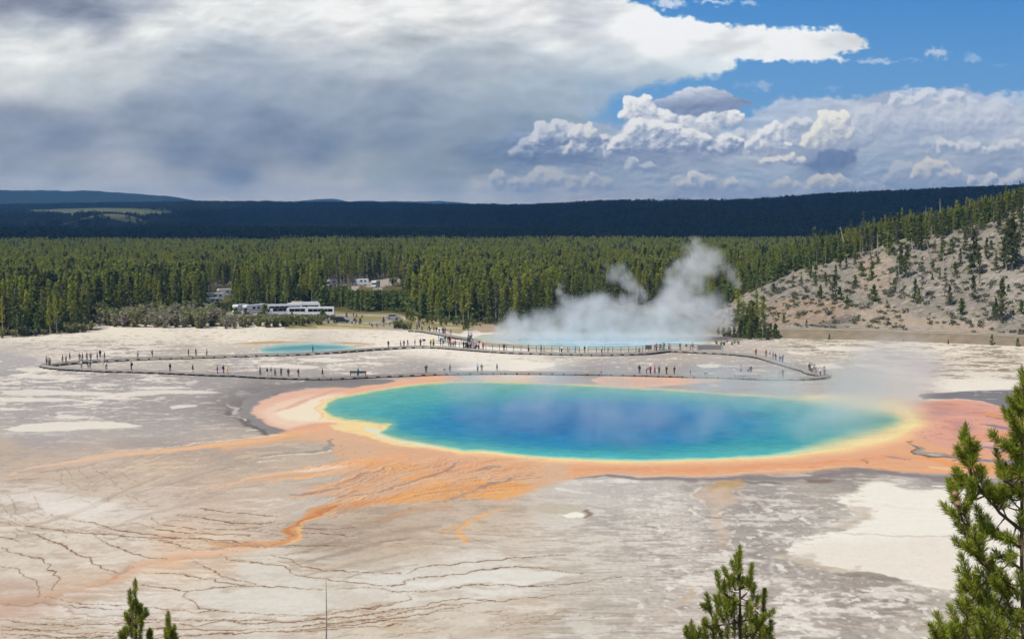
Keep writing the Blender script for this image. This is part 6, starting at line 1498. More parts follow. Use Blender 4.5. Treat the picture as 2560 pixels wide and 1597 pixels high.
    t = m.node_tree; t.nodes.clear(); ou = t.nodes.new('ShaderNodeOutputMaterial'); pv = t.nodes.new('ShaderNodeVolumePrincipled')
    pv.inputs['Color'].default_value = (.97, .98, 1, 1); pv.inputs['Density'].default_value = dens; pv.inputs['Anisotropy'].default_value = .15
    t.links.new(pv.outputs[0], ou.inputs['Volume'])
    sm.inputs['Material'].default_value = m
    L.new(vc.outputs[0], sm.inputs['Geometry']); L.new(sm.outputs[0], go.inputs[0])
    md = o.modifiers.new('steam', 'NODES'); md.node_group = ng
    me.materials.append(m)
    return tag(o, label, 'steam', None, 'stuff')
ST = lambda pts: [(1240 + x / 3.673, 580 + y / 3.673, r / 3.673) for x, y, r in pts]
plume = ST([(160,860,80),(280,850,70),(400,830,90),(520,820,95),(640,760,110),(760,740,110),(880,720,120),(1000,710,120),(1120,730,110),(1240,740,110),(1360,760,110),(1480,760,120),(1600,720,140),(1720,680,140),(1820,740,130),
    (300,940,90),(500,920,110),(700,880,130),(900,860,140),(1100,850,140),(1300,860,140),(1500,870,140),(1700,860,150),(1850,880,110),(1950,940,60),(600,980,90),(900,970,100),(1200,970,100),(1500,970,100),(1750,980,100),
    (100,960,70),(350,985,80),(500,1000,80),(760,1010,80),(1050,1015,80),(1350,1015,80),(1620,1010,80),(60,900,60),(200,900,90),(1900,820,120),(2000,860,100),(1950,720,110),(2060,780,90),(2100,860,60),
    (1640,600,110),(1700,500,110),(1640,420,80),(1760,400,110),(1830,480,90),(1800,300,90),(1860,200,80),(1780,190,60),(1960,230,80),(1900,330,90),(2040,260,60),(2100,330,50),(2160,400,45),(2200,470,40),(1820,100,45),(1850,70,30),(1680,330,60),(1600,370,45),(2000,380,50),
    (1080,400,55),(1130,360,50),(1060,340,30),(1180,430,60),(1240,490,55),(1300,540,50),(1340,600,45),(1260,620,55),(1180,660,60),(1010,310,18),
    (580,560,35),(620,620,45),(650,680,60),(600,500,22),(700,640,40)])
plume += [(1250 + 42 * k, 846 + (k % 3) * 4, 19 + 5 * (k % 2), 352.0) for k in range(13)]
steam('steam', plume, 366.0, .22, .55, 61, 'tall white steam plume rising from the hot crater behind the boardwalk', thick=2.0)
# thin vapour drifting off the near side of the great spring
w = np.random.default_rng(5); wisps = []
for i in range(64):
    u = w.uniform(1120, 2080); v = w.uniform(975, 1120); wisps.append((u, v, w.uniform(16, 40)))
def wisp_cloud():
    bl = []
    for u, v, r in wisps:
        x, y = [float(a) for a in at(u, v, 0)]
        for k in range(4):
            bl.append((x + w.normal(0, 1.0) + k * .7, y + w.normal(0, 1.5), .4 + k * .9, r / FPX * y * (.8 + .25 * k)))
    return bl
def steam_world(name, bl, dens, vox, label, noise_scale, cut):
    f = [(0, 0, 0)]
    o = steam(name, [(1280, 900, 5)], 230, dens, vox, 1, label, per=1, noise_scale=noise_scale, cut=cut)
    me = o.data; C = np.array([b[:3] for b in bl]); R = np.array([b[3] for b in bl])
    me.clear_geometry(); me.vertices.add(len(C)); me.vertices.foreach_set('co', C.astype(np.float32).reshape(-1))
    a = me.attributes.get('rad') or me.attributes.new('rad', 'FLOAT', 'POINT'); a.data.foreach_set('value', R.astype(np.float32))
    vc = [n for n in o.modifiers[0].node_group.nodes if n.bl_idname == 'GeometryNodeVolumeCube'][0]
    ml = [n for n in o.modifiers[0].node_group.nodes if n.bl_idname == 'ShaderNodeVectorMath' and n.operation == 'SCALE'][0]; ml.inputs['Scale'].default_value = float(np.median(R)) * 2.2
    lo = C.min(0) - R.max() - 2; hi = C.max(0) + R.max() + 2; lo[2] = .08
    vc.inputs['Min'].default_value = tuple(lo); vc.inputs['Max'].default_value = tuple(hi)
    for ax, k in (('X', 0), ('Y', 1), ('Z', 2)): vc.inputs['Resolution ' + ax].default_value = max(8, int((hi[k] - lo[k]) / vox))
    return o
steam_world('water_steam', wisp_cloud(), .065, .8, 'low wisps of steam drifting over the blue spring water', .075, (.36, .72))

# thin vapour rising off the right end of the great spring and drifting away from us
def veil_cloud():
    q = np.random.default_rng(17); bl = []
    for i in range(70):
        u = q.uniform(1960, 2270); v = q.uniform(985, 1105) if u < 2180 else q.uniform(975, 1060)
        x, y = [float(a) for a in at(u, v, 0)]; k = smooth(2010, 2170, u)
        for j in range(5): bl.append((x + q.normal(0, .9) + j * .55, y + q.normal(0, 1.5) + j * 1.6, .4 + j * 1.4 * (.12 + .88 * k), (1.5 + .35 * j) * (.7 + .5 * k)))
    return bl
steam_world('thin_steam', veil_cloud(), .062, .7, 'thin veil of steam over the right end of the big spring', .09, (.32, .72))

# ================================================================= BOARDWALK
WOOD = mat('weathered_plank', (.40, .37, .33), .85, .15, 0, .25, 2.5)
WOODD = mat('dark_timber', (.085, .072, .058), .9, .1, 0, .3, 2.0)
RAILW = mat('grey_rail', (.075, .072, .072), .85, .15, 0, .2, 2.0)
DECK_Z = .45
def walk_pts(pts):
    out = []
    for u, v in pts:
        x, y = at(u, v, DECK_Z); out.append((float(x), float(y)))
    return out
def resample(p, step):
    p = np.array(p); d = np.r_[0, np.cumsum(np.hypot(*(np.diff(p, axis=0).T)))]
    n = max(2, int(d[-1] / step)); t = np.linspace(0, d[-1], n)
    # rounded corners
    q = np.stack([np.interp(t, d, p[:, 0]), np.interp(t, d, p[:, 1])], 1)
    k = np.array([1, 2, 3, 2, 1]) / 9.0
    for _ in range(2):
        s = q.copy()
        for a in ((0, 1) if n > 7 else ()): s[2:-2, a] = np.convolve(q[:, a], k, 'valid')
        q = s
    return q
FRONTW = np.vstack([M1([(330,1428),(352,1437),(420,1446),(520,1452),(700,1462),(850,1467),(1000,1470),(1300,1480),(1500,1490),(1700,1498)]), Z1([(1250,76),(1400,86),(1560,92),(1700,95),(1800,94),(1900,90),(2030,84)]), Z2([(960,78),(1050,74),(1150,70),(1300,67),(1500,65),(1700,66),(1900,69),(2100,72)]), Z3([(100,76),(250,80),(400,84),(560,88),(700,94),(800,97),(900,98),(1000,96),(1060,92),(1098,84)])])
BACKW = np.vstack([Z3([(1098,84),(1080,78),(1040,72),(1000,66)]), M4([(300,1468),(180,1436),(60,1400),(0,1382)]), M3([(1920,1376),(1860,1360),(1780,1350),(1700,1342),(1600,1334),(1500,1329),(1400,1325),(1300,1320),(1200,1315),(1120,1322),(1040,1334),(900,1340),(700,1343),(500,1341),(300,1336),(100,1332)]), M2([(1900,1327),(1750,1318),(1600,1306),(1500,1298),(1400,1290),(1300,1286),(1200,1287),(1100,1291),(900,1303),(750,1314),(600,1325),(450,1334),(300,1341),(100,1346)]), M1([(1935,1350),(1700,1357),(1500,1363),(1300,1368),(1100,1374),(950,1381),(800,1389),(650,1398),(520,1408),(420,1418),(350,1424),(330,1428)])])
BRANCH = np.vstack([M2([(1150,1163),(1200,1165),(1260,1168),(1320,1178),(1400,1192),(1500,1212),(1580,1226),(1650,1238),(1690,1236)]),])
LINK = M2([(1650,1240),(1640,1258),(1625,1280),(1600,1302)])
all_walks = {}
def boardwalk(pts, label_name, width, rise_fn=None, step=2.4, beams=True, close=False):
    q = resample(walk_pts(pts), step / 3); n = len(q)
    d = np.gradient(q, axis=0); d /= np.linalg.norm(d, axis=1)[:, None] + 1e-9; nrm = np.stack([-d[:, 1], d[:, 0]], 1)
    V = []; F = []
    for i in range(n):
        a = q[i] - nrm[i] * width / 2; b = q[i] + nrm[i] * width / 2
        V += [(a[0], a[1], DECK_Z), (b[0], b[1], DECK_Z), (b[0], b[1], DECK_Z - .11), (a[0], a[1], DECK_Z - .11)]
    for i in range(n - 1):
        o = 4 * i
        for k in range(4): F.append((o + k, o + 4 + k, o + 4 + (k + 1) % 4, o + (k + 1) % 4))
    me = bpy.data.meshes.new('boardwalk'); me.from_pydata(V, [], F)
    w = obj('boardwalk', me, WOOD); tag(w, kind='structure')
    # curb rails on both edges
    for s in (-1, 1):
        mb = MB(); mb.tube([(*(q[i] + nrm[i] * s * (width / 2 - .06)), DECK_Z + .06) for i in range(0, n, 2)], .06, 4); mb.build('kerb_rail', WOOD, w)
    m1 = MB(); m1.box((-.13, -width / 2 - .12, -.02), (.13, width / 2 + .12, DECK_Z - .115)); bm_ = m1.mesh('support_beam'); bm_.materials.append(WOODD)
    idx = list(range(1, n - 1, 3)); own = sorted(idx, key=lambda i: q[i][1])[:100]; rest = [i for i in idx if i not in set(own)]
    for i in own:
        o = obj('support_beam', bm_, None, w, (q[i][0], q[i][1], 0), (0, 0, math.atan2(d[i][1], d[i][0])))
    if rest:
        mb = MB()
        for i in rest:
            c = Vector((q[i][0], q[i][1], 0)); dd = Vector((d[i][0], d[i][1], 0)); nn = Vector((nrm[i][0], nrm[i][1], 0)); hw = width / 2 + .12
            P = [c + dd * a * .13 + nn * b * hw + Vector((0, 0, z)) for z in (-.02, DECK_Z - .115) for a, b in ((-1, -1), (1, -1), (1, 1), (-1, 1))]
            mb.add(P, [(0, 3, 2, 1), (4, 5, 6, 7), (0, 1, 5, 4), (1, 2, 6, 5), (2, 3, 7, 6), (3, 0, 4, 7)])
        tag(mb.build('support_beams', WOODD, w), kind='stuff')
    return q, nrm
QF, NF = boardwalk(FRONTW, 'front', 1.9)
QB, NB = boardwalk(BACKW, 'back', 2.1)
QR, NR = boardwalk(BRANCH, 'branch', 2.2)
QL, NL = boardwalk(LINK, 'link', 2.6)

def railing(pts, label, z0=DECK_Z, h=1.1, step=1.75):
    p = walk_pts(pts); q = resample(p, step)
    t = empty('railing', (q[0][0], q[0][1], z0)); c = Vector((q[0][0], q[0][1], z0))
    m1 = MB(); m1.box((-.06, -.06, -.4), (.06, .06, h)); pm = m1.mesh('post'); pm.materials.append(RAILW)
    for a in q: obj('post', pm, None, t, Vector((a[0], a[1], z0)) - c)
    for hh in (h - .05, h * .52):
        mb = MB(); mb.tube([Vector((a[0], a[1] - .07, z0 + hh)) - c for a in q], .07, 4); mb.build('rail', RAILW, t)
    tag(t, label, 'railing', 'boardwalk railings')
off = lambda pts, dv: [(u, v + dv) for u, v in pts]
railing(off(np.vstack([M2([(1640,1306),(1760,1314),(1935,1322)]), M3([(60,1325),(250,1329),(420,1333)])]), -3.4), 'grey wooden railing left of the gap, in front of the steaming crater')
railing(off(M3([(575,1336),(700,1337),(900,1335),(1040,1328),(1110,1318),(1190,1310)]), -3.4), 'grey wooden railing along the middle of the crater viewpoint')
railing(off(M3([(1200,1310),(1300,1314),(1420,1320)]), -3.4), 'short grey railing right of the sign on the viewpoint deck')
railing(off(M3([(430,1334),(510,1335)]), -3.4), 'low faint railing closing the gap at the viewpoint')
railing(M2([(1345,1276),(1440,1281),(1540,1288),(1600,1292)]), 'grey railing behind the crowd at the boardwalk fork')
railing(M2([(1380,1236),(1470,1246),(1560,1254),(1640,1262)]), 'dark railing on the upper side of the crowded fork')

# benches and signs
def bench(u, v, L, label, m, rz=0.0, back=True, zb=DECK_Z):
    x, y = [float(a) for a in at(u, v, zb)]
    t = empty('bench', (x, y, zb), rz)
    b = MB(); b.box((-L / 2, -.22, .40), (L / 2, .22, .46)); b.build('seat', m, t)
    if back: b = MB(); b.box((-L / 2, .20, .52), (L / 2, .26, .92)); b.build('backrest', m, t)
    for s in ((-L / 2 + .15, L / 2 - .15) if L < 3 else (-L / 2 + .15, 0, L / 2 - .15)):
        b = MB(); b.box((s - .05, -.2, 0), (s + .05, .2, .399)); 
        if back: b.box((s - .05, .262, 0), (s + .05, .32, .9))
        b.build('leg', m, t)
    return tag(t, label, 'bench')
bench(895, 939, 3.3, 'dark wooden bench on the front boardwalk beside the person in blue', WOODD)
PALE = mat('pale_plank', (.62, .57, .52), .8, .15, 0, .2, 2.5)
bench(1867, 941.5, 5.6, 'long pale bench on the front boardwalk near the right bend', PALE)
def sign(u, v, w, h, zc, label, m=RAILW, z0=DECK_Z, two=False):
    x, y = [float(a) for a in at(u, v, z0)]
    t = empty('sign', (x, y, z0))
    for s in ((-w / 2 + .08, w / 2 - .08) if two else (0,)):
        b = MB(); b.box((s - .05, -.04, -.1), (s + .05, .04, zc)); b.build('post', m, t)
    b = MB(); b.box((-w / 2, -.12, zc - h / 2), (w / 2, -.043, zc + h / 2), ); b.build('panel', m, t)
    return tag(t, label, 'sign', 'signs along the boardwalk')
BROWN = mat('brown_board', (.16, .12, .09), .8, .15, 0, .2, 2.5)
sign(1060, 867, .8, .45, 1.7, 'small dark notice board on a post left of the person in yellow')
sign(1111, 929, .55, .16, .5, 'low slanted sign on the front boardwalk beside the walker in black', WOODD)
sign(1503.5, 935, .35, .2, .45, 'tiny marker post on the middle of the front boardwalk', BROWN)
sign(1621, 876, 1.5, 1.0, .8, 'brown information board on the crater viewpoint beside the person in pink', BROWN, two=True)
sign(1775, 876, 6.0, 1.15, .75, 'long grey information wall on the viewpoint deck right of the steam', mat('grey_wall_board', (.26, .24, .23), .8, .15, 0, .3, 2.0), two=True)

# ================================================================= PEOPLE
def skin_body(name, joints, bones, radii, sub=1):
    me = bpy.data.meshes.new('tmp'); names = list(joints); ix = {k: i for i, k in enumerate(names)}
    me.from_pydata([joints[k] for k in names], [(ix[a], ix[b]) for a, b in bones], [])
    o = bpy.data.objects.new('tmp', me); COL.objects.link(o)
    mod = o.modifiers.new('s', 'SKIN'); mod.use_smooth_shade = True
    for k in names:
        r = radii[k]; r = r if isinstance(r, tuple) else (r, r)
        me.skin_vertices[0].data[ix[k]].radius = r
        me.skin_vertices[0].data[ix[k]].use_root = (k == names[0])
    s = o.modifiers.new('u', 'SUBSURF'); s.levels = sub; s.render_levels = sub
    dg = bpy.context.evaluated_depsgraph_get()
    out = bpy.data.meshes.new_from_object(o.evaluated_get(dg)); out.name = name
    bpy.data.objects.remove(o); bpy.data.meshes.remove(me)
    return out
def rot_x(p, c, a):
    y, z = p[1] - c[1], p[2] - c[2]; return (p[0], c[1] + y * math.cos(a) - z * math.sin(a), c[2] + y * math.sin(a) + z * math.cos(a))
def pose_joints(pose):
    J = dict(pelvis=(0, 0, .95), spine=(0, .01, 1.13), chest=(0, .0, 1.34), neck=(0, .0, 1.49), jaw=(0, -.015, 1.565), crown=(0, -.005, 1.68))
    for s, S in ((-1, 'l'), (1, 'r')):
        J.update({'sh' + S: (.17 * s, 0, 1.41), 'el' + S: (.225 * s, .03, 1.13), 'wr' + S: (.215 * s, -.06, .90), 'ha' + S: (.21 * s, -.09, .82),
                  'hi' + S: (.09 * s, 0, .90), 'kn' + S: (.10 * s, -.015, .50), 'an' + S: (.10 * s, .03, .09), 'to' + S: (.115 * s, -.13, .04)})
    if pose == 'walk':
        for S, k in (('l', 1), ('r', -1)):
            h = J['hi' + S]; a = .42 * k
            J['kn' + S] = rot_x(J['kn' + S], h, a * .9 - .1); kn = J['kn' + S]
            b = .30 * k + .18 if k < 0 else .18
            J['an' + S] = (kn[0], kn[1] + math.sin(.42 * k * .55 if k > 0 else -.75) * -.41 * -1 if False else kn[1] - .41 * math.sin(a * .6 - (.0 if k > 0 else .25)) * -1 * -1, kn[2] - .39)
            J['to' + S] = (J['an' + S][0], J['an' + S][1] - .16, J['an' + S][2] - (.05 if k > 0 else .03))
            e = J['sh' + S]; J['el' + S] = rot_x(J['el' + S], e, -a * .7); J['wr' + S] = (J['el' + S][0], J['el' + S][1] - .11, J['el' + S][2] - .20); J['ha' + S] = (J['wr' + S][0], J['wr' + S][1] - .05, J['wr' + S][2] - .075)
    if pose == 'photo':
        for s, S in ((-1, 'l'), (1, 'r')):
            J['el' + S] = (.24 * s, -.16, 1.28); J['wr' + S] = (.09 * s, -.30, 1.46); J['ha' + S] = (.05 * s, -.33, 1.53)
    if pose == 'hips':
        for s, S in ((-1, 'l'), (1, 'r')):
            J['el' + S] = (.36 * s, .08, 1.17); J['wr' + S] = (.19 * s, .0, 1.01); J['ha' + S] = (.14 * s, -.05, .97)
            J['an' + S] = (.16 * s, .03, .09); J['to' + S] = (.19 * s, -.13, .04); J['kn' + S] = (.13 * s, -.015, .5)
    if pose in ('bend', 'crouch'):
        c = J['pelvis']; a = 1.0 if pose == 'bend' else .45; dz = 0 if pose == 'bend' else -.38
        for k in list(J):
            if k[:2] in ('sp', 'ch', 'ne', 'ja', 'cr', 'sh', 'el', 'wr', 'ha'): J[k] = rot_x(J[k], c, a)
        if dz:
            for k in list(J):
                if k[:2] not in ('kn', 'an', 'to'): J[k] = (J[k][0], J[k][1] + .2, J[k][2] + dz)
            for S in 'lr': J['kn' + S] = (J['kn' + S][0] * 1.4, -.28, .46)
        for s, S in ((-1, 'l'), (1, 'r')):
            sh = J['sh' + S]; J['el' + S] = (sh[0] * 1.1, sh[1] - .1, sh[2] - .26); J['wr' + S] = (sh[0] * .8, sh[1] - .24, sh[2] - .42); J['ha' + S] = (sh[0] * .7, sh[1] - .28, sh[2] - .49)
    if pose == 'sit':
        for k in list(J):
            if k[:2] not in ('kn', 'an', 'to'): J[k] = (J[k][0], J[k][1] + .2, J[k][2] - .42)
        for S in 'lr': J['kn' + S] = (J['kn' + S][0], -.24, .5)
        for s, S in ((-1, 'l'), (1, 'r')): J['wr' + S] = (.12 * s, -.08, .62); J['ha' + S] = (.1 * s, -.16, .6)
    return J
RAD = dict(pelvis=(.135, .11), spine=(.125, .10), chest=(.15, .105), neck=.055, jaw=(.075, .085), crown=(.085, .095))
for S in 'lr': RAD.update({'sh' + S: .062, 'el' + S: .044, 'wr' + S: .031, 'ha' + S: (.042, .025), 'hi' + S: .085, 'kn' + S: .056, 'an' + S: .042, 'to' + S: (.045, .03)})
BB = [('pelvis', 'spine'), ('spine', 'chest'), ('chest', 'neck'), ('neck', 'jaw'), ('jaw', 'crown')]
for S in 'lr': BB += [('chest', 'sh' + S), ('sh' + S, 'el' + S), ('el' + S, 'wr' + S), ('wr' + S, 'ha' + S), ('pelvis', 'hi' + S), ('hi' + S, 'kn' + S), ('kn' + S, 'an' + S), ('an' + S, 'to' + S)]
SKIN = mat('skin', (.55, .36, .27), .6, .3, 0, .08, 6)
def cloth_mat(name, amt=.2):
    m = mat(name, (1, 1, 1), .85, .15, 0, amt, 9); nt = m.node_tree; oi = nt.nodes.new('ShaderNodeObjectInfo')
    mx = [n for n in nt.nodes if n.bl_idname == 'ShaderNodeMix'][0]; nt.links.new(oi.outputs['Color'], mx.inputs['A']); return m
CLOTH = cloth_mat('cloth'); HAIRM = cloth_mat('hair_or_hat', .3)
def add_detail(body, J):
    """fingers, thumbs, nose and ears on the body mesh"""
    mb = MB()
    for s, S in ((-1, 'l'), (1, 'r')):
        w, h = Vector(J['wr' + S]), Vector(J['ha' + S]); d = (h - w).normalized(); side = d.cross(Vector((s, .2, 0))).normalized(); curl = side.cross(d).normalized()
        for k, L in enumerate((.068, .078, .074, .058)):
            r = h + side * (.026 - .0175 * k) - d * .005
            mb.tube([r, r + d * L * .5 + curl * .008, r + d * L * .85 + curl * .028], [.0095, .0085, .007], 5)
        r = w + d * .045 + side * .03; mb.tube([r, r + side * .03 + d * .03, r + side * .034 + d * .062 + curl * .012], [.012, .01, .008], 5)
    c = Vector(J['crown']); j = Vector(J['jaw']); up = (c - j).normalized(); f = Vector((0, -1, 0)); f = (f - up * f.dot(up)).normalized()
    e = j.lerp(c, .45)
    mb.tube([e + f * .075 + up * .02, e + f * .112 - up * .03], [.010, .018], 5)
    for s in (-1, 1): mb.tube([e + Vector((.082 * s, .005, 0)), e + Vector((.1 * s, .018, .012))], [.024, .016], 5)
    bm = bmesh.new(); bm.from_mesh(body); n = len(bm.faces)
    bm.from_mesh(mb.mesh('t', 0, True)); bm.to_mesh(body); bm.free()
    body.polygons.foreach_set('use_smooth', np.full(len(body.polygons), True))
PEOPLE = {}
def make_pose(pose):
    J = pose_joints(pose)
    body = skin_body('person', J, BB, RAD); add_detail(body, J); body.materials.append(SKIN)
    up = {k: J[k] for k in ['chest', 'spine', 'pelvis', 'neck'] + [a + S for S in 'lr' for a in ('sh', 'el', 'wr')]}
    hem = J['pelvis']; up['pelvis'] = tuple(np.array(J['pelvis']) * .9 + np.array(J['spine']) * .1 - np.array([0, 0, .03]))
    nk = np.array(J['chest']) * .3 + np.array(J['neck']) * .7; up['neck'] = tuple(nk)
    R = {k: ((RAD[k][0] + .03, RAD[k][1] + .03) if isinstance(RAD[k], tuple) else RAD[k] + .022) for k in up}; R['neck'] = .085
    jk = skin_body('jacket', up, [('chest', 'spine'), ('spine', 'pelvis'), ('chest', 'neck')] + [b for S in 'lr' for b in (('chest', 'sh' + S), ('sh' + S, 'el' + S), ('el' + S, 'wr' + S))], R); jk.materials.append(CLOTH)
    lo = {k: J[k] for k in ['pelvis'] + [a + S for S in 'lr' for a in ('hi', 'kn', 'an')]}
    R = dict(pelvis=(.15, .125)); 
    for S in 'lr': R.update({'hi' + S: .105, 'kn' + S: .075, 'an' + S: .062})
    tr = skin_body('trousers', lo, [b for S in 'lr' for b in (('pelvis', 'hi' + S), ('hi' + S, 'kn' + S), ('kn' + S, 'an' + S))], R); tr.materials.append(CLOTH)
    mid = {k: (tuple(np.array(J['hi' + k[2]]) * .1 + np.array(J['kn' + k[2]]) * .9) if k[:2] == 'kn' else v) for k, v in lo.items() if k[:2] != 'an'}
    sh = skin_body('shorts', mid, [b for S in 'lr' for b in (('pelvis', 'hi' + S), ('hi' + S, 'kn' + S))], {k: R[k] for k in mid}); sh.materials.append(CLOTH)
    c = np.array(J['crown']); j = np.array(J['jaw']); u_ = (c - j) / np.linalg.norm(c - j)
    mb = MB(); V = []; F = []
    def cap(name, rs, z0, brim):
        V = []; F = []; nseg = 12; rings = [(z0, 1.0), (z0 + .05, 1.02), (z0 + .09, .86), (z0 + .115, .5), (z0 + .125, .05)]
        if brim: rings = [(z0 + .005, 1.75), (z0 + .01, 1.05)] + rings
        for z, r in rings:
            for k in range(nseg):
                a = 2 * math.pi * k / nseg; V.append((math.cos(a) * rs * r, math.sin(a) * rs * 1.1 * r, z))
        for i in range(len(rings) - 1):
            for k in range(nseg): F.append((i * nseg + k, i * nseg + (k + 1) % nseg, (i + 1) * nseg + (k + 1) % nseg, (i + 1) * nseg + k))
        q = Vector((0, 0, 1)).rotation_difference(Vector(u_)).to_matrix()
        V = [q @ Vector(p) + Vector(j + (c - j) * .5) + Vector((0, .015, 0)) for p in V]
        m = MB(); m.add(V, F); me = m.mesh(name, 0, True); me.materials.append(HAIRM); return me
    return dict(body=body, jacket=jk, trousers=tr, shorts=sh, hair=cap('hair', .098, -.01, False), hat=cap('hat', .104, .035, True))
for p in ('stand', 'walk', 'photo', 'hips', 'bend', 'crouch', 'sit'): PEOPLE[p] = make_pose(p)
# a small rucksack, worn as a part of its wearer
mb = MB(); mb.box((-.15, .12, 1.0), (.15, .30, 1.44), .03); PACK = mb.mesh('rucksack', .03, True); PACK.materials.append(CLOTH)
COLORS = dict(black=(.018, .018, .02), charcoal=(.05, .05, .055), grey=(.26, .26, .27), white=(.78, .77, .75), navy=(.02, .03, .09), blue=(.04, .16, .42), lightblue=(.35, .52, .75), cyan=(.12, .52, .68), teal=(.02, .10, .11), green=(.06, .11, .07), olive=(.16, .15, .09), brown=(.13, .075, .045), tan=(.45, .33, .22), khaki=(.42, .38, .26), red=(.50, .03, .04), maroon=(.20, .03, .04), orange=(.60, .16, .06), yellow=(.78, .58, .05), pink=(.75, .28, .36), palepink=(.85, .60, .60), purple=(.24, .07, .26), violet=(.26, .24, .60), cream=(.75, .68, .50), jeans=(.07, .10, .19), skin=(.55, .36, .27))
WORD = dict(lightblue='light blue', palepink='pale pink', jeans='denim')
RAW = []
def ppl(sec, z, rows):
    for r in rows:
        x, y, top, bot, pose = r[:5]; ex = r[5] if len(r) > 5 else ''
        (u, v), = z([(x, y)]); RAW.append(dict(u=u, v=v, top=top, bot=bot, pose=pose, ex=ex, sec=sec))
P1 = _zt(100, 860, 7.575); P2 = _zt(420, 850, 7.575); P3_ = _zt(740, 840, 7.575); P4 = _zt(1040, 810, 8.657); P5 = _zt(1300, 840, 7.575); P6 = _zt(1600, 840, 7.575); P7 = _zt(1880, 860, 10.1)
BL = 'on the back arm of left loop'; FL = 'on front boardwalk near left bend'; FC = 'left of the dark bench'; FR_ = 'right of the dark bench'; FE = 'above the orange mat'; LB = 'at the long pale bench'; RB = 'at the right boardwalk bend'; RA = 'on the slanting right arm'; BP = 'past the small pool'; CR = 'in the boardwalk fork crowd'; TG = 'on the path from the parking lot'; VR = 'at the railing before the steam'; VD = 'on the viewpoint deck'; PL = 'by the parking loop'
ppl(BL, P1, [(222,384,'grey','charcoal','stand','hat:black'),(295,332,'black','charcoal','walk'),(405,394,'charcoal','black','stand'),(465,394,'tan','charcoal','stand'),(452,338,'white','brown','stand'),(565,298,'black','black','walk'),(630,302,'olive','grey','stand'),(722,310,'brown','charcoal','walk'),(815,296,'jeans','jeans','walk'),(903,290,'grey','brown','stand'),(976,280,'brown','black','stand'),(1098,268,'navy','charcoal','walk'),(1140,258,'navy','black','stand'),(1838,247,'lightblue','jeans','walk'),(2120,238,'maroon','jeans','stand','pack:red')])
ppl(BL, P2, [(355,287,'charcoal','black','stand'),(495,277,'charcoal','charcoal','walk'),(727,280,'orange','charcoal','walk')])
ppl(FL, P1, [(892,444,'white','grey','walk'),(1092,446,'navy','grey','walk'),(1126,440,'navy','tan','walk','pack:navy'),(1190,414,'white','cream','stand'),(1348,464,'white','charcoal','walk'),(1818,472,'grey','grey','stand'),(1855,472,'black','charcoal','stand','pack:black')])
ppl(FC, P2, [(142,578,'charcoal','jeans','stand','pack:white'),(540,598,'black','shorts:black','walk'),(972,628,'red','black','stand','hair:red'),(1076,630,'navy','purple','stand','pack:blue'),(1138,624,'palepink','palepink','stand'),(1162,624,'yellow','yellow','stand','hair:yellow'),(1812,654,'green','charcoal','walk'),(1914,668,'charcoal','white','stand'),(2032,664,'black','white','stand'),(2060,678,'black','black','walk'),(2182,672,'navy','navy','photo'),(2296,684,'charcoal','charcoal','stand')])
ppl(FC, P3_, [(45,772,'maroon','grey','stand','pack:red'),(490,764,'navy','shorts:navy','walk')])
ppl('at the dark bench', P3_, [(1170,752,'cyan','navy','stand','hair:cyan')])
ppl(FR_, P4, [(145,1038,'black','black','hips'),(702,1018,'black','charcoal','walk'),(1325,1000,'lightblue','jeans','stand'),(1420,996,'olive','olive','hips'),(1720,992,'charcoal','shorts:charcoal','stand')])
ppl(BP, P3_, [(215,290,'navy','charcoal','walk'),(1750,216,'charcoal','charcoal','stand'),(1982,206,'grey','charcoal','walk'),(2045,203,'black','charcoal','stand'),(2116,198,'charcoal','grey','walk'),(2252,192,'charcoal','charcoal','stand'),(2358,190,'maroon','charcoal','stand')])
ppl(BP, P4, [(95,478,'maroon','brown','stand')])
ppl(CR, P4, [(365,465,'yellow','black','stand','hair:yellow'),(398,460,'yellow','tan','walk'),(475,455,'black','charcoal','walk'),(530,435,'teal','grey','stand'),(565,438,'blue','cream','stand'),(600,440,'cyan','jeans','photo'),(612,474,'black','black','stand','child'),(712,494,'grey','grey','stand','hair:charcoal'),(770,496,'palepink','grey','stand'),(828,498,'palepink','charcoal','stand'),(876,500,'red','grey','stand','hair:red'),(855,486,'red','charcoal','stand'),(1030,522,'black','black','stand'),(1108,532,'charcoal','black','stand'),(1165,514,'teal','charcoal','stand'),(1205,522,'white','black','walk'),(1240,528,'red','black','stand','pack:white'),(1268,520,'palepink','jeans','stand'),(1300,514,'jeans','charcoal','stand'),(1345,502,'grey','jeans','stand'),(1428,522,'yellow','black','bend'),(1478,524,'pink','maroon','stand'),(1500,530,'pink','charcoal','stand'),(1536,526,'palepink','maroon','stand'),(1590,522,'white','red','stand'),(1612,534,'red','maroon','stand'),
   (635,402,'charcoal','grey','stand'),(680,404,'maroon','charcoal','stand'),(712,404,'maroon','black','stand'),(738,402,'red','charcoal','stand'),(825,378,'grey','charcoal','stand'),(890,376,'green','charcoal','stand'),(932,412,'brown','green','stand'),(1000,404,'lightblue','jeans','stand'),(1058,404,'lightblue','grey','stand'),(1115,410,'olive','green','stand'),(1165,412,'green','charcoal','stand')])
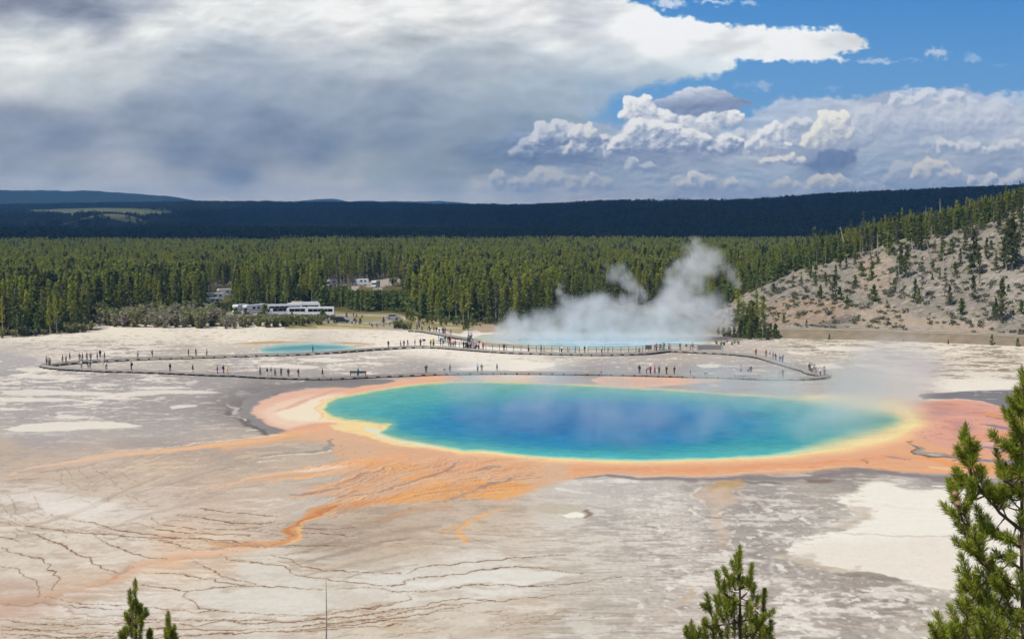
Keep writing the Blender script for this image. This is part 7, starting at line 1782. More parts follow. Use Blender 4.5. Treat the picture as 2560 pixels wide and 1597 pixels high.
ppl(TG, P4, [(20,98,'charcoal','olive','stand'),(70,88,'purple','charcoal','stand'),(112,118,'navy','charcoal','walk'),(190,132,'cream','olive','stand'),(222,128,'charcoal','black','stand'),(325,142,'white','grey','stand'),(362,152,'black','black','stand'),(400,150,'olive','tan','stand'),(466,152,'cream','charcoal','stand'),(490,166,'black','charcoal','walk'),(512,176,'charcoal','black','stand'),(548,190,'white','navy','stand'),(572,196,'white','white','stand'),(596,202,'navy','navy','stand'),(630,206,'jeans','jeans','stand'),(652,206,'lightblue','jeans','stand'),(680,206,'maroon','charcoal','stand'),(708,212,'brown','tan','stand'),(832,234,'brown','charcoal','stand')])
ppl('near the turquoise crater edge', P4, [(1160,322,'white','jeans','stand'),(1180,326,'white','navy','stand'),(1208,322,'lightblue','jeans','stand'),(1265,302,'brown','charcoal','stand')])
ppl(VR, P4, [(1990,568,'navy','charcoal','stand')])
ppl(VR, P5, [(195,292,'red','charcoal','walk'),(412,294,'black','jeans','walk'),(838,294,'white','black','stand'),(1096,304,'cyan','cyan','stand'),(1220,302,'green','tan','stand'),(1543,304,'white','black','stand'),(1630,314,'khaki','khaki','stand','hat:white'),(2192,304,'grey','charcoal','crouch')])
ppl(VD, P6, [(213,272,'pink','maroon','stand'),(240,278,'red','brown','stand'),(293,262,'teal','teal','stand'),(321,258,'teal','green','stand'),(362,264,'white','cyan','stand'),(470,214,'charcoal','white','sit'),(540,264,'lightblue','navy','walk'),(757,268,'green','grey','stand'),(905,264,'brown','cream','stand','hat:cream'),(1020,270,'olive','khaki','stand'),(1605,298,'lightblue','white','stand')])
ppl(RA, P6, [(2216,362,'orange','brown','stand','hair:orange'),(2385,402,'orange','grey','stand')])
ppl(RA, P7, [(552,356,'purple','cream','stand'),(592,384,'purple','charcoal','stand'),(722,404,'black','charcoal','walk','pack:black'),(755,444,'black','grey','stand','child'),(832,456,'violet','jeans','stand','hair:violet'),(875,434,'palepink','grey','stand')])
ppl(FE, P6, [(28,698,'black','black','stand'),(130,698,'purple','black','bend','pack:purple'),(210,694,'red','maroon','stand','hat:white'),(314,698,'red','black','walk','hair:maroon'),(388,710,'grey','charcoal','stand'),(520,704,'black','maroon','stand','hat:white'),(664,712,'black','charcoal','walk')])
ppl('between orange mat and pale bench', P6, [(952,742,'brown','red','stand','child'),(1240,734,'cream','charcoal','crouch')])
ppl(LB, P6, [(1786,762,'white','charcoal','stand'),(1906,716,'white','black','stand','hat:charcoal'),(2052,722,'lightblue','navy','stand'),(2100,716,'maroon','charcoal','stand'),(2240,764,'palepink','palepink','stand','child')])
ppl('just before the right bend', P7, [(700,834,'tan','khaki','walk'),(733,800,'teal','charcoal','stand'),(782,836,'maroon','black','stand','hat:white')])
ppl(RB, P7, [(1400,802,'tan','shorts:tan','stand'),(1450,690,'charcoal','black','stand','hair:black'),(1488,700,'grey','charcoal','stand'),(1522,728,'white','grey','stand'),(1560,726,'charcoal','white','stand'),(1604,716,'white','grey','stand'),(1668,798,'white','purple','stand','pack:purple'),(1722,786,'lightblue','cream','stand','hair:jeans'),(1690,760,'lightblue','jeans','stand'),(1816,796,'tan','khaki','stand')])
X2p = _zt(800, 670, 8.89)
ppl(PL, X2p, [(712,1258,'lightblue','charcoal','stand'),(755,1246,'black','white','stand'),(796,1252,'brown','charcoal','stand'),(775,1190,'charcoal','maroon','stand'),(742,1075,'grey','charcoal','stand'),(1553,1296,'black','black','stand'),(1695,1216,'navy','charcoal','stand'),(1160,1316,'navy','charcoal','sit'),(1275,1330,'brown','tan','sit'),(1415,1312,'cream','olive','sit')])
ppl('by the olive bush', X2p, [(2140,1352,'olive','brown','walk'),(2190,1300,'charcoal','grey','stand'),(2250,1366,'navy','charcoal','walk')])
POSEW = dict(stand='standing', walk='walking', photo='raising a camera', hips='with hands on hips', bend='bending down', crouch='crouching', sit='sitting')
keyc = {}
def base_desc(r):
    tw = WORD.get(r['top'], r['top']); bw = r['bot'].replace('shorts:', ''); bw = WORD.get(bw, bw)
    e = ''
    if r['ex'].startswith('hat'): e = ', %s hat' % WORD.get(r['ex'][4:], r['ex'][4:])
    elif r['ex'].startswith('pack'): e = ', %s rucksack' % WORD.get(r['ex'][5:], r['ex'][5:])
    return ('child' if r['ex'] == 'child' else 'person') + ' in %s top%s' % (tw, e)
for r in RAW: keyc.setdefault((base_desc(r), POSEW[r['pose']], r['sec']), []).append(r)
ORD = ['leftmost', 'second', 'third', 'fourth', 'fifth', 'sixth', 'seventh']
for k, L in keyc.items():
    L.sort(key=lambda r: r['u'])
    bots = [r['bot'] for r in L]
    for i, r in enumerate(L):
        if len(L) == 1: r['label'] = '%s %s %s' % k
        elif len(set(bots)) == len(bots):
            b = r['bot'].replace('shorts:', ''); r['label'] = '%s and %s %s %s %s' % (k[0], WORD.get(b, b), 'shorts' if 'shorts' in r['bot'] else 'trousers', k[1], k[2])
        else: r['label'] = '%s %s %s, %s' % (k[0], k[1], k[2], (ORD[i] if i == 0 else ORD[i] + ' from left'))
rg = np.random.default_rng(99)
def on_deck(x, y):
    for q, w in ((QF, .7), (QB, .8), (QR, .8), (QL, 1.0)):
        d = np.hypot(q[:, 0] - x, q[:, 1] - y); i = d.argmin()
        if d[i] < 5.0: return q[i], d[i], w
    return None
for r in RAW:
    z = DECK_Z if r['sec'] not in (PL,) else 0.0
    x, y = [float(a) for a in at(r['u'], r['v'], z)]
    if z and r['sec'] not in (CR,):
        h = on_deck(x, y)
        if h is not None and h[1] > h[2]: c, dd, w = h; t = w / dd; x, y = c[0] + (x - c[0]) * t, c[1] + (y - c[1]) * t
    if r['sec'] == CR:
        h = on_deck(x, y)
        if h is not None and h[1] > h[2] + .2: c, dd, w = h; t = (w + .2) / dd; x, y = c[0] + (x - c[0]) * t, c[1] + (y - c[1]) * t
    P = PEOPLE[r['pose']]
    s = rg.uniform(.95, 1.07) * (.66 if r['ex'] == 'child' else 1.0)
    face = {'walk': rg.choice([-1, 1]) * math.pi / 2 + rg.normal(0, .2), 'photo': .5, 'bend': math.pi / 2, 'sit': rg.choice([-1.2, 1.2])}.get(r['pose'], rg.uniform(-3.1, 3.1))
    o = obj('person', P['body'], None, None, (x, y, z), (0, 0, face), s)
    def part(name, me, col):
        c = bpy.data.objects.new(name, me); COL.objects.link(c); c.parent = o; cc = np.array(COLORS[col]) * rg.uniform(.85, 1.15); c.color = (*np.clip(cc, 0, .9), 1)
    part('jacket', P['jacket'], r['top'])
    b = r['bot']; part('shorts' if b.startswith('shorts:') else 'trousers', P['shorts' if b.startswith('shorts:') else 'trousers'], b.replace('shorts:', ''))
    e = r['ex']
    if e.startswith('hat:'): part('hat', P['hat'], e[4:])
    elif e.startswith('hair:'): part('hood', P['hair'], e[5:])
    else: part('hair', P['hair'], rg.choice(['black', 'brown', 'charcoal', 'tan', 'brown', 'black']))
    if e.startswith('pack:') and r['pose'] in ('stand', 'walk'): part('rucksack', PACK, e[5:])
    tag(o, r['label'], 'person', 'visitors ' + r['sec'])
print('people', len(RAW))

# ================================================================= VEHICLES AND HUTS
WHITEP = mat('white_paint', (.80, .80, .79), .35, .5, 0, .04, 1.0); CREAMP = mat('cream_paint', (.72, .68, .58), .4, .5, 0, .05, 1.0); BLACKP = mat('black_paint', (.012, .016, .016), .25, .6, 0, .1, 1); BLUEP = mat('dark_blue_paint', (.02, .03, .075), .25, .6, 0, .1, 1); LBLUE = mat('blue_panel', (.16, .42, .70), .4, .5, 0, .05, 1); ORANGEP = mat('orange_panel', (.60, .25, .10), .4, .5, 0, .05, 1); SILVER = mat('silver_paint', (.45, .46, .47), .3, .5, .3, .05, 1)
GLASS = mat('dark_glass', (.012, .014, .018), .12, .6, 0, .1, 1); TYRE = mat('tyre_rubber', (.02, .02, .02), .9, .1, 0, .2, 4); RIM = mat('wheel_rim', (.4, .4, .4), .4, .5, .6, .1, 4); LAMP = mat('lamp_glass', (.75, .74, .68), .2, .6, 0, .05, 4); REDL = mat('red_lamp_glass', (.4, .02, .02), .2, .6, 0, .05, 4)
def wheels(t, xs, w, r):
    for x in xs:
        for s in (-1, 1):
            m = MB(); m.wheel(x, s * w / 2 - .28 * (s > 0), s * w / 2 + .28 * (s < 0), r, r); wh = m.build('wheel', TYRE, t, .02)
            m = MB(); m.wheel(x, s * (w / 2 + .003) - .03, s * (w / 2 + .003) + .03 - .028 * 0, r, r * .55, 10); m.build('rim', RIM, wh)
def coach(u, v, L, rz, label, H=3.3, W=2.5, windows=True, rear=False):
    x, y, z = hit(u, v); t = empty('coach', (x, y, z), rz)
    m = MB(); m.prism([(-L/2, .45), (-L/2 - .02, 1.3), (-L/2 + .35, 2.75), (-L/2 + .8, H - .08), (-L/2 + 1.2, H), (L/2 - .3, H), (L/2, H - .3), (L/2, .45)], -W/2, W/2); m.build('body', WHITEP, t, .06)
    for s in (-1, 1):
        n = max(3, int(L / 1.9)); a, b = -L/2 + 1.15, L/2 - .5; st = (b - a) / n
        for k in range(n):
            m = MB(); y0 = s * (W/2 + .004); m.box((a + k * st + .03, min(y0, y0 - s * .05), 1.75), (a + (k + 1) * st - .03, max(y0, y0 - s * .05), 2.72)); m.build('window', GLASS, t)
        m = MB(); y0 = s * (W/2 + .12); m.box((-L/2 - .1, y0 - .1, 2.0), (-L/2 + .05, y0 + .1, 2.5)); m.build('mirror', BLACKP, t)
    m = MB(); m.prism([(-L/2 - .03, 1.32), (-L/2 + .32, 2.72), (-L/2 + .40, 2.72), (-L/2 + .06, 1.32)], -W/2 + .12, W/2 - .12); m.build('windscreen', GLASS, t)
    m = MB(); m.box((L/2 - .05, -W/2 + .2, 1.9), (L/2 + .01, W/2 - .2, 2.75)); m.build('rear_window', GLASS, t)
    for s in (-1, 1): m = MB(); m.box((-L/2 - .04, s * .95 - .2, .7), (-L/2 + .05, s * .95 + .2, .92)); m.build('headlight', LAMP, t)
    wheels(t, [-L/2 + 2.3, L/2 - 2.6] if L > 8 else [-L/2 + 1.3, L/2 - 1.4], W, .5)
    return tag(t, label, 'coach', 'white coaches in the parking lot')
coach(709, 785, 12, math.radians(16), 'large white touring coach with black window band, front to the left')
coach(757, 783, 11.5, math.radians(10), 'white coach standing behind the others, mostly its roof showing', 3.5)
coach(697, 791.5, 6.6, math.radians(22), 'small white shuttle bus in front of the large coach', 2.6, 2.1)
coach(741, 792, 6.8, math.radians(8), 'short white bus in the middle of the coach row', 3.1)
coach(799, 792.5, 9.6, math.radians(4), 'long white coach at the right end of the row')
def car(u, v, rz, label, paint, L=4.5, H=1.5, W=1.8, suv=False):
    x, y, z = hit(u, v); t = empty('car', (x, y, z), rz); h = H * .52
    m = MB(); m.prism([(-L/2, .32), (-L/2 - .02, h * .8), (-L/2 + .25, h), (-L/2 + L*.27, h + .06), (L/2 - .15, h + .08), (L/2, h * .85), (L/2, .32)], -W/2, W/2); m.build('body', paint, t, .07)
    m = MB(); r = .35 if not suv else .05
    prof = [(-L/2 + L*.25, h + .04), (-L/2 + L*.40, H - .03), (-L/2 + L*.46, H), (L/2 - L*.14 - r, H), (L/2 - .12 - r * .3, h + .08)]
    m.prism(prof, -W/2 + .12, W/2 - .12); m.build('roof', paint, t, .06)
    q = [(-L/2 + L*.30, h + .12), (-L/2 + L*.42, H - .12), (L/2 - L*.16 - r, H - .12), (L/2 - .28 - r * .4, h + .12)]
    for s in (-1, 1): m = MB(); m.prism(q, s * (W/2 - .12) - .02, s * (W/2 - .12) + .012 + .001 * s); m.build('window', GLASS, t)
    m = MB(); m.prism([(-L/2 + L*.26 - .02, h + .1), (-L/2 + L*.405 - .02, H - .1), (-L/2 + L*.405 + .04, H - .1), (-L/2 + L*.26 + .04, h + .1)], -W/2 + .2, W/2 - .2); m.build('windscreen', GLASS, t)
    for s in (-1, 1):
        m = MB(); m.box((-L/2 - .04, s * .62 - .18, h * .72), (-L/2 + .06, s * .62 + .18, h * .92)); m.build('headlight', LAMP, t)
        m = MB(); m.box((L/2 - .05, s * .68 - .14, h * .75), (L/2 + .02, s * .68 + .14, h)); m.build('tail_light', REDL, t)
    wheels(t, [-L*.31, L*.31], W, .34)
    return tag(t, label, 'car', 'cars in the parking lot')
car(853, 807, math.radians(176), 'black off-road car at the right end of the low shrubs', BLACKP, 4.9, 1.85, 1.95, True)
car(708, 798, math.radians(30), 'dark blue car in front of the shuttle bus', BLUEP)
car(712, 803.5, math.radians(35), 'small white car half hidden by shrubs in front of the coaches', WHITEP, 4.2)
car(683, 797, math.radians(40), 'dark car beside the nose of the shuttle bus', BLACKP)
car(641, 795, math.radians(60), 'silver car among the willows left of the coaches', SILVER)
car(984, 797, math.radians(180), 'grey car on the road at the loop end', SILVER, 4.4)
def motorhome(u, v, rz, label, L=7.0, paint=WHITEP, stripe=LBLUE):
    x, y, z = hit(u, v); t = empty('motorhome', (x, y, z), rz); W = 2.3
    m = MB(); m.prism([(-L/2 + 1.5, .5), (-L/2 + 1.5, 1.9), (-L/2 + .5, 2.05), (-L/2 + .35, 2.7), (-L/2 + .8, 3.1), (L/2 - .1, 3.1), (L/2, 3.0), (L/2, .5)], -W/2, W/2); m.build('body', paint, t, .06)
    m = MB(); m.prism([(-L/2, .45), (-L/2, 1.0), (-L/2 + .75, 1.15), (-L/2 + 1.1, 1.95), (-L/2 + 1.49, 1.95), (-L/2 + 1.49, .45)], -W/2 + .12, W/2 - .12); m.build('cab', paint, t, .05)
    m = MB(); m.prism([(-L/2 + .74, 1.17), (-L/2 + 1.06, 1.9), (-L/2 + 1.1, 1.9), (-L/2 + .79, 1.17)], -W/2 + .25, W/2 - .25); m.build('windscreen', GLASS, t)
    for s in (-1, 1):
        for a, b in ((-.6, .6), (1.4, 2.4)): m = MB(); y0 = s * (W/2 + .004); m.box((a, min(y0, y0 - s * .04), 1.75), (b, max(y0, y0 - s * .04), 2.4)); m.build('window', GLASS, t)
        m = MB(); y0 = s * (W/2 + .003); m.box((-L/2 + 1.6, min(y0, y0 - s * .03), 1.25), (L/2 - .1, max(y0, y0 - s * .03), 1.5)); m.build('stripe', stripe, t)
    m = MB(); m.box((L/2 - .03, -.7, 1.7), (L/2 + .01, .7, 2.4)); m.build('rear_window', GLASS, t)
    wheels(t, [-L/2 + 1.2, L/2 - 1.6], W, .38)
    return tag(t, label, 'motorhome', 'motorhomes')
motorhome(601, 784, math.radians(62), 'white motorhome with blue front at the left of the parked row', 6.5, WHITEP, LBLUE)
motorhome(630, 785, math.radians(48), 'white motorhome with orange marking right of the blue one', 7.0, WHITEP, ORANGEP)
motorhome(651, 783, math.radians(70), 'white camper van nearest the nose of the large coach', 6.0)
motorhome(567, 741, math.radians(28), 'white motorhome whose long roof shows highest among the trees', 8.5)
motorhome(537, 752, math.radians(28), 'white motorhome roof among trees, middle of the stepped three', 7.0)
motorhome(528, 766, math.radians(40), 'white camper lowest of the stepped three among trees', 6.0)
motorhome(939, 718.5, math.radians(78), 'white motorhome driving towards us on the upper gravel lot', 6.5)
motorhome(903, 713, math.radians(8), 'white motorhome side-on at the back of the upper lot', 7.0)
motorhome(829, 715, math.radians(60), 'white camper glimpsed through trees left of the upper lot', 6.5)
def hut(u, v, w, d, rz, label, roofm):
    x, y, z = hit(u, v); t = empty('hut', (x, y, z), rz)
    m = MB(); m.box((-w/2, -d/2, 0), (w/2, d/2, 2.3)); m.build('wall', mat('hut_wall', (.15, .10, .075), .9, .1, 0, .2, 2), t)
    m = MB(); m.prism([(-w/2 - .5, 2.2), (-w/2 - .5, 2.32), (0, 3.7), (w/2 + .5, 2.32), (w/2 + .5, 2.2), (0, 3.56)], -d/2 - .5, d/2 + .5); 
    m.build('roof', roofm, t)
    m = MB(); m.box((-.45, -d/2 - .04, .05), (.45, -d/2 - .004, 2.0)); m.build('door', WOODD, t)
    return tag(t, label, 'hut', 'small huts behind the coaches')
hut(746, 780, 3.2, 4.2, math.radians(62), 'small hut with light brown shingle roof behind the coaches', mat('brown_shingle', (.42, .33, .29), .9, .1, 0, .25, 2))
hut(777, 781, 3.0, 4.4, math.radians(-50), 'dark hut with pale grey roof right of the brown-roofed hut', mat('grey_roof', (.50, .50, .52), .8, .2, 0, .15, 2))
# lamp-like white marker on a post among the young trees
def marker(u, v, label):
    x, y, z = hit(u, v); t = empty('marker_post', (x, y, z)); m = MB(); m.tube([(0, 0, 0), (0, 0, 3.6)], .05, 6); m.build('post', SILVER, t); m = MB(); m.box((-.22, -.06, 3.6), (.22, .06, 4.2)); m.build('panel', WHITEP, t); tag(t, label, 'post')
marker(1117, 789, 'tall thin post with white panel among the young pines')

# ================================================================= PINES AND DEAD STEM IN FRONT, on the overlook slope
NEEDLE = leaf_material('pine_needles', (.25, .32, .035), (.37, .44, .05), (.52, .53, .09))
nt = NEEDLE.node_tree
[n for n in nt.nodes if n.bl_idname == 'ShaderNodeMixShader'][0].inputs[0].default_value = .5
g_ = [n for n in nt.nodes if n.bl_idname == 'ShaderNodeNewGeometry'][0]; rp = [n for n in nt.nodes if n.bl_idname == 'ShaderNodeValToRGB'][0]
nt.links.new(g_.outputs['Random Per Island'], rp.inputs['Fac'])
TWIG = mat('twig_bark', (.17, .115, .075), .9, .1, 0, .3, 12); BUD = mat('brown_bud', (.42, .20, .10), .8, .15, 0, .25, 30); CONE = mat('cone_scale', (.36, .22, .14), .85, .15, 0, .35, 40)
class Needles:
    def __init__(s, seed): s.rg = np.random.default_rng(seed); s.V = []; 
    def brush(s, a, b, per_m=900, L=.05, r0=.0, bend=.0, wid=.0034, start=.0):
        """bottle-brush of needles along the shoot a-b, leaning towards its tip"""
        rg = s.rg; a = np.array(a); b = np.array(b); ax = b - a; ln = np.linalg.norm(ax); ax = ax / ln
        n = int(per_m * ln * (1 - start)); t = start + (1 - start) * rg.uniform(0, 1, n)
        up = np.array([0, 0, 1.0]); sd = np.cross(ax, up); 
        if np.linalg.norm(sd) < 1e-3: sd = np.array([1.0, 0, 0])
        sd /= np.linalg.norm(sd); ot = np.cross(sd, ax)
        arc = np.sin(t * math.pi)[:, None] * bend * ln * -sd[None, :]
        an = rg.uniform(0, 2 * math.pi, n); out = np.cos(an)[:, None] * sd + np.sin(an)[:, None] * ot
        lean = rg.uniform(.25, 1.05, n) + .55 * t ** 3
        d = out * np.cos(lean)[:, None] + ax * np.sin(lean)[:, None]; d = d + up * .12; d /= np.linalg.norm(d, axis=1)[:, None]
        LL = L * rg.uniform(.55, 1.3, n) * (1 - .25 * t ** 4)
        p = a + ax * (t * ln)[:, None] + arc
        w = np.cross(d, rg.normal(size=(n, 3))); w /= np.linalg.norm(w, axis=1)[:, None]; w *= wid
        m_ = p + d * (LL * .55)[:, None] + out * .003
        tip = p + d * LL[:, None] + np.cross(d, w) * 0.5 / wid * .004
        s.V.append(np.stack([p - w * .6, m_ - w, tip, m_ + w], 1).reshape(-1, 3))
    def mesh(s, name):
        V = np.concatenate(s.V); F = np.arange(len(V)).reshape(-1, 4); return mesh_np(name, V, F)
def cone_mesh():
    m = MB(); V = []; F = []; n = 9; R = [(0, .006), (.008, .016), (.022, .021), (.036, .017), (.046, .007)]
    for i, (z, r) in enumerate(R):
        for k in range(n): a = 2 * math.pi * (k + .5 * (i % 2)) / n; V.append((r * math.cos(a) * (1 + .15 * (k % 2)), r * math.sin(a) * (1 + .15 * (k % 2)), z))
    for i in range(len(R) - 1):
        for k in range(n): F.append((i * n + k, i * n + (k + 1) % n, (i + 1) * n + (k + 1) % n, (i + 1) * n + k))
    F += [tuple(range(n - 1, -1, -1)), tuple(range((len(R) - 1) * n, len(R) * n))]
    m.add(V, F); return m.mesh('cone')
CONE_ME = cone_mesh(); CONE_ME.materials.append(CONE)
def near_pine(label, depth, trunk_uv, limbs, shoots, cones, seed, per_m=900, L=.05, wid=.0034, spread=.05, tr=(.028, .004), wobble=.35, budr=.006):
    rg = np.random.default_rng(seed)
    T = [at_depth(u, v, depth) for u, v in trunk_uv]
    base = Vector((T[0].x, depth, slope_z(T[0].x, depth) - .15))
    T = [base] + T
    root = empty('pine_tree', base)
    rel = lambda p: Vector(p) - base
    m = MB(); n = len(T); m.tube([rel(p) for p in T], [tr[0] + (tr[1] - tr[0]) * (i / (n - 1)) ** 1.0 + (.02 if i == 0 else 0) for i in range(n)], 8); m.build('trunk', TWIG, root, 0, True)
    bn = [p for p in T[1:]]; dens = []
    for i in range(1, len(T) - 1):
        for k in range(8): dens.append(T[i].lerp(T[i + 1], k / 8))
    for lb in limbs:
        pts = [at_depth(u, v, depth + dy) for u, v, dy in lb]
        m = MB(); m.tube([rel(p) for p in pts], [.013 - .007 * i / max(1, len(pts) - 1) for i in range(len(pts))], 6); m.build('branch', TWIG, root, 0, True)
        for i in range(len(pts) - 1):
            for k in range(8): dens.append(pts[i].lerp(pts[i + 1], k / 8))
    nd = Needles(seed); tw = MB(); bd = MB()
    for sh in shoots:
        (bu, bv), (tu, tv) = sh[0], sh[1]
        ds = rg.normal(0, spread)
        q = at_depth(bu, bv, depth + ds); near = min(dens, key=lambda p: (p - q).length)
        a = at_depth(bu, bv, near.y + ds * .5); b = at_depth(tu, tv, near.y + ds * .5 + rg.normal(0, spread))
        if (near - a).length > .02:
            md = near.lerp(a, .55) - Vector((0, 0, (near - a).length * .08))
            tw.tube([rel(near), rel(md), rel(a)], [.008, .006, .005], 5, False)
            if (near - a).length > .1: nd.brush(rel(md), rel(a), per_m * .55, L * .95, wid=wid)
        mid = a.lerp(b, .5) + Vector((rg.normal(0, .006), 0, -.012))
        tw.tube([rel(a), rel(mid), rel(b)], [.006, .005, .003], 5, False)
        nd.brush(rel(a), rel(mid), per_m, L, wid=wid); nd.brush(rel(mid), rel(b), per_m * 1.15, L, wid=wid)
        if rg.random() < wobble or len(sh) > 2:
            bl = .03 if len(sh) < 3 else sh[2]
            d = (b - a).normalized(); bd.tube([rel(b), rel(b + d * bl * .6), rel(b + d * bl)], [budr, budr * .8, budr * .25], 6)
    tw.build('twigs', TWIG, root, 0, True)
    o = obj('needles', nd.mesh('needles'), NEEDLE, root); tag(o, kind='stuff')
    if bd.v: bd.build('buds', BUD, root, 0, True)
    for u, v in cones:
        p = at_depth(u, v, depth - .04 + rg.normal(0, .03)); c = obj('cone', CONE_ME, None, root, rel(p), (rg.uniform(.6, 2.2), rg.uniform(-.6, .6), rg.uniform(0, 6)), rg.uniform(.9, 1.25))
    return tag(root, label, 'tree', 'young pines on the overlook slope')
R1 = _zt(2150, 900, 4.32); R2 = _zt(2300, 1200, 3.808)
def sh_(z, rows): return [tuple(tuple(p) for p in z([r[0], r[1]])) + tuple(r[2:]) for r in rows]
right_shoots = sh_(R1, [((1745,1250),(1675,1140)),((1745,1010),(1640,1040)),((1745,810),(1622,570)),((1742,720),(1556,540)),((1742,600),(1615,420)),((1750,460),(1738,350),.04),((1762,320),(1764,110)),((1745,650),(1690,430)),((1745,900),(1655,700)),((1745,1020),(1676,860)),((1745,1160),(1690,990)),((1750,1310),(1738,1120)),((1752,1330),(1700,1210)),((1771,560),(1790,380)),((1771,760),(1800,560)),((1771,960),(1800,760)),((1771,1160),(1810,950)),((1771,400),(1800,200)),((1700,700),(1600,620)),((1730,560),(1660,520)),((1720,880),(1640,820)),((1720,1010),(1650,960)),((1730,1200),(1660,1190)),
  ((1740,480),(1690,330)),((1600,960),(1422,790)),((1650,985),(1550,880)),((1690,1000),(1600,900)),((1560,1290),(1473,990),.035),((1555,1240),(1578,1150)),((1640,1330),(1596,1220)),((1560,1300),(1510,1150)),
  ((1190,1200),(1136,725),.04),((1182,1090),(1048,955)),((1196,1070),(1266,915)),((1172,1150),(1074,1005)),((1150,930),(1105,800)),((1165,980),(1190,850)),((1190,1180),(1225,1040)),
  ((1250,1300),(1120,1345)),((1230,1280),(1292,1150)),((1280,1330),(1330,1190)),((1300,1400),(1370,1325)),((1215,1335),(1130,1275)),((1260,1350),(1180,1290)),((1100,1350),(1022,1185),.03),((1080,1335),(1062,1200)),((1140,1345),(1090,1260)),
  ((1040,1512),(962,1300)),((1062,1475),(1012,1330)),((1180,1512),(1202,1395)),((1192,1500),(1216,1380)),((1500,1512),(1400,1380)),((1560,1505),(1478,1400)),((1700,1450),(1640,1350)),((1640,1505),(1560,1420)),((1590,1470),(1530,1380)),((1750,1480),(1710,1380))])
right_shoots += sh_(R2, [((400,385),(214,228)),((372,352),(300,285)),((352,245),(290,10)),((382,305),(330,150)),((432,285),(488,95)),((420,340),(466,200)),((462,482),(345,400)),((470,600),(428,290)),((502,622),(590,475)),((452,642),(334,566)),((520,692),(428,606)),((592,702),(602,500)),((562,642),(520,450)),((480,540),(400,470)),((540,720),(470,620)),
  ((642,522),(540,258),.03),((662,502),(558,398)),((702,522),(640,360)),((802,562),(690,470)),((862,592),(760,540)),((900,600),(830,520)),((740,540),(660,450)),((652,852),(575,720)),((702,882),(690,735)),((762,922),(660,815)),((642,932),(540,850)),((820,960),(760,850)),((880,1040),(800,940)),
  ((642,1300),(520,900)),((602,1252),(470,950)),((562,1152),(440,905)),((502,1052),(394,722),.04),((442,922),(366,860)),((472,1062),(388,958)),((432,1182),(378,1022)),((452,1292),(356,1150)),((482,1302),(440,1130)),((600,1120),(560,940)),((660,1150),(620,970)),((680,1250),(640,1080)),((560,1320),(500,1180)),((620,1380),(560,1240)),
  ((216,1485),(160,1272),.03),((192,1560),(102,1380)),((272,1540),(262,1395)),((342,1405),(290,1208)),((382,1540),(338,1330)),((332,1540),(300,1390)),((240,1560),(200,1420)),((160,1580),(130,1480)),((430,1560),(400,1400)),((480,1520),(440,1380)),
  ((562,1452),(500,1322)),((642,1452),(560,1332)),((722,1482),(660,1352)),((802,1402),(740,1202)),((862,1352),(822,1192)),((902,1452),(952,1252)),((762,1302),(700,1102)),((852,1202),(802,1032)),((882,1102),(832,982)),((932,1152),(902,1022)),((962,1002),(932,882)),((882,822),(848,720)),((822,762),(722,682)),((902,722),(850,690)),((962,652),(942,560)),((952,452),(962,310)),((802,302),(742,202)),((722,242),(650,60)),((882,182),(800,60)),((972,502),(986,362)),((760,180),(700,90)),((850,260),(800,150)),((960,180),(900,60)),((700,1000),(650,880)),((760,1060),(700,930)),((820,1120),(750,990)),((700,1400),(640,1260)),((760,1450),(720,1330)),((840,1480),(790,1350)),((920,1350),(880,1230)),((960,1450),(985,1330)),((560,1540),(520,1420)),((640,1560),(600,1440)),((740,1580),(700,1450)),((840,1580),(810,1450)),((920,1580),(900,1450))])
right_limbs = [[(*R2([(970,482)])[0], 0), (*R2([(760,310)])[0], -.05), (*R2([(640,170)])[0], -.1), (*R1([(1317,1421)])[0], -.12), (*R1([(1250,1300)])[0], -.12), (*R1([(1190,1200)])[0], -.12)],
  [(*R2([(975,860)])[0], 0), (*R2([(800,720)])[0], .08), (*R2([(600,760)])[0], .12), (*R2([(500,660)])[0], .15), (*R2([(420,420)])[0], .15), (*R2([(360,250)])[0], .15)], [(*R2([(970,640)])[0], 0), (*R2([(800,560)])[0], .1), (*R2([(660,500)])[0], .15)],
  [(*R2([(975,1110)])[0], 0), (*R2([(800,960)])[0], -.08), (*R2([(650,850)])[0], -.15)], [(*R2([(978,1500)])[0], 0), (*R2([(760,1400)])[0], .1), (*R2([(600,1250)])[0], .15), (*R2([(520,1080)])[0], .18)], [(*R2([(985,1700)])[0], 0), (*R2([(600,1600)])[0], -.1), (*R2([(300,1560)])[0], -.15), (*R2([(210,1500)])[0], -.15)],
  [(*R1([(1742,1025)])[0], 0), (*R1([(1660,990)])[0], -.05), (*R1([(1580,950)])[0], -.08)], [(*R1([(1748,1460)])[0], 0), (*R1([(1640,1340)])[0], -.1), (*R1([(1560,1290)])[0], -.12)]]
right_cones = list(R1([(1225,1215),(1305,1440),(1340,1410),(1555,1290)])) + list(R2([(490,608),(590,662),(650,768),(625,800),(365,122),(330,215),(800,1240),(580,1085),(580,130),(215,1500),(1010,20)]))
near_pine('large foreground pine at the right frame edge with long upturned shoots and cones', 10.0, np.vstack([R2([(990,1560),(978,1110),(970,830)]), R1([(1752,1250),(1747,900),(1744,600),(1758,320),(1764,220)])]), right_limbs, right_shoots, right_cones, 41, 1550, .064, .0024, .09, (.020, .007))
C_ = _zt(1680, 1350, 6.121)
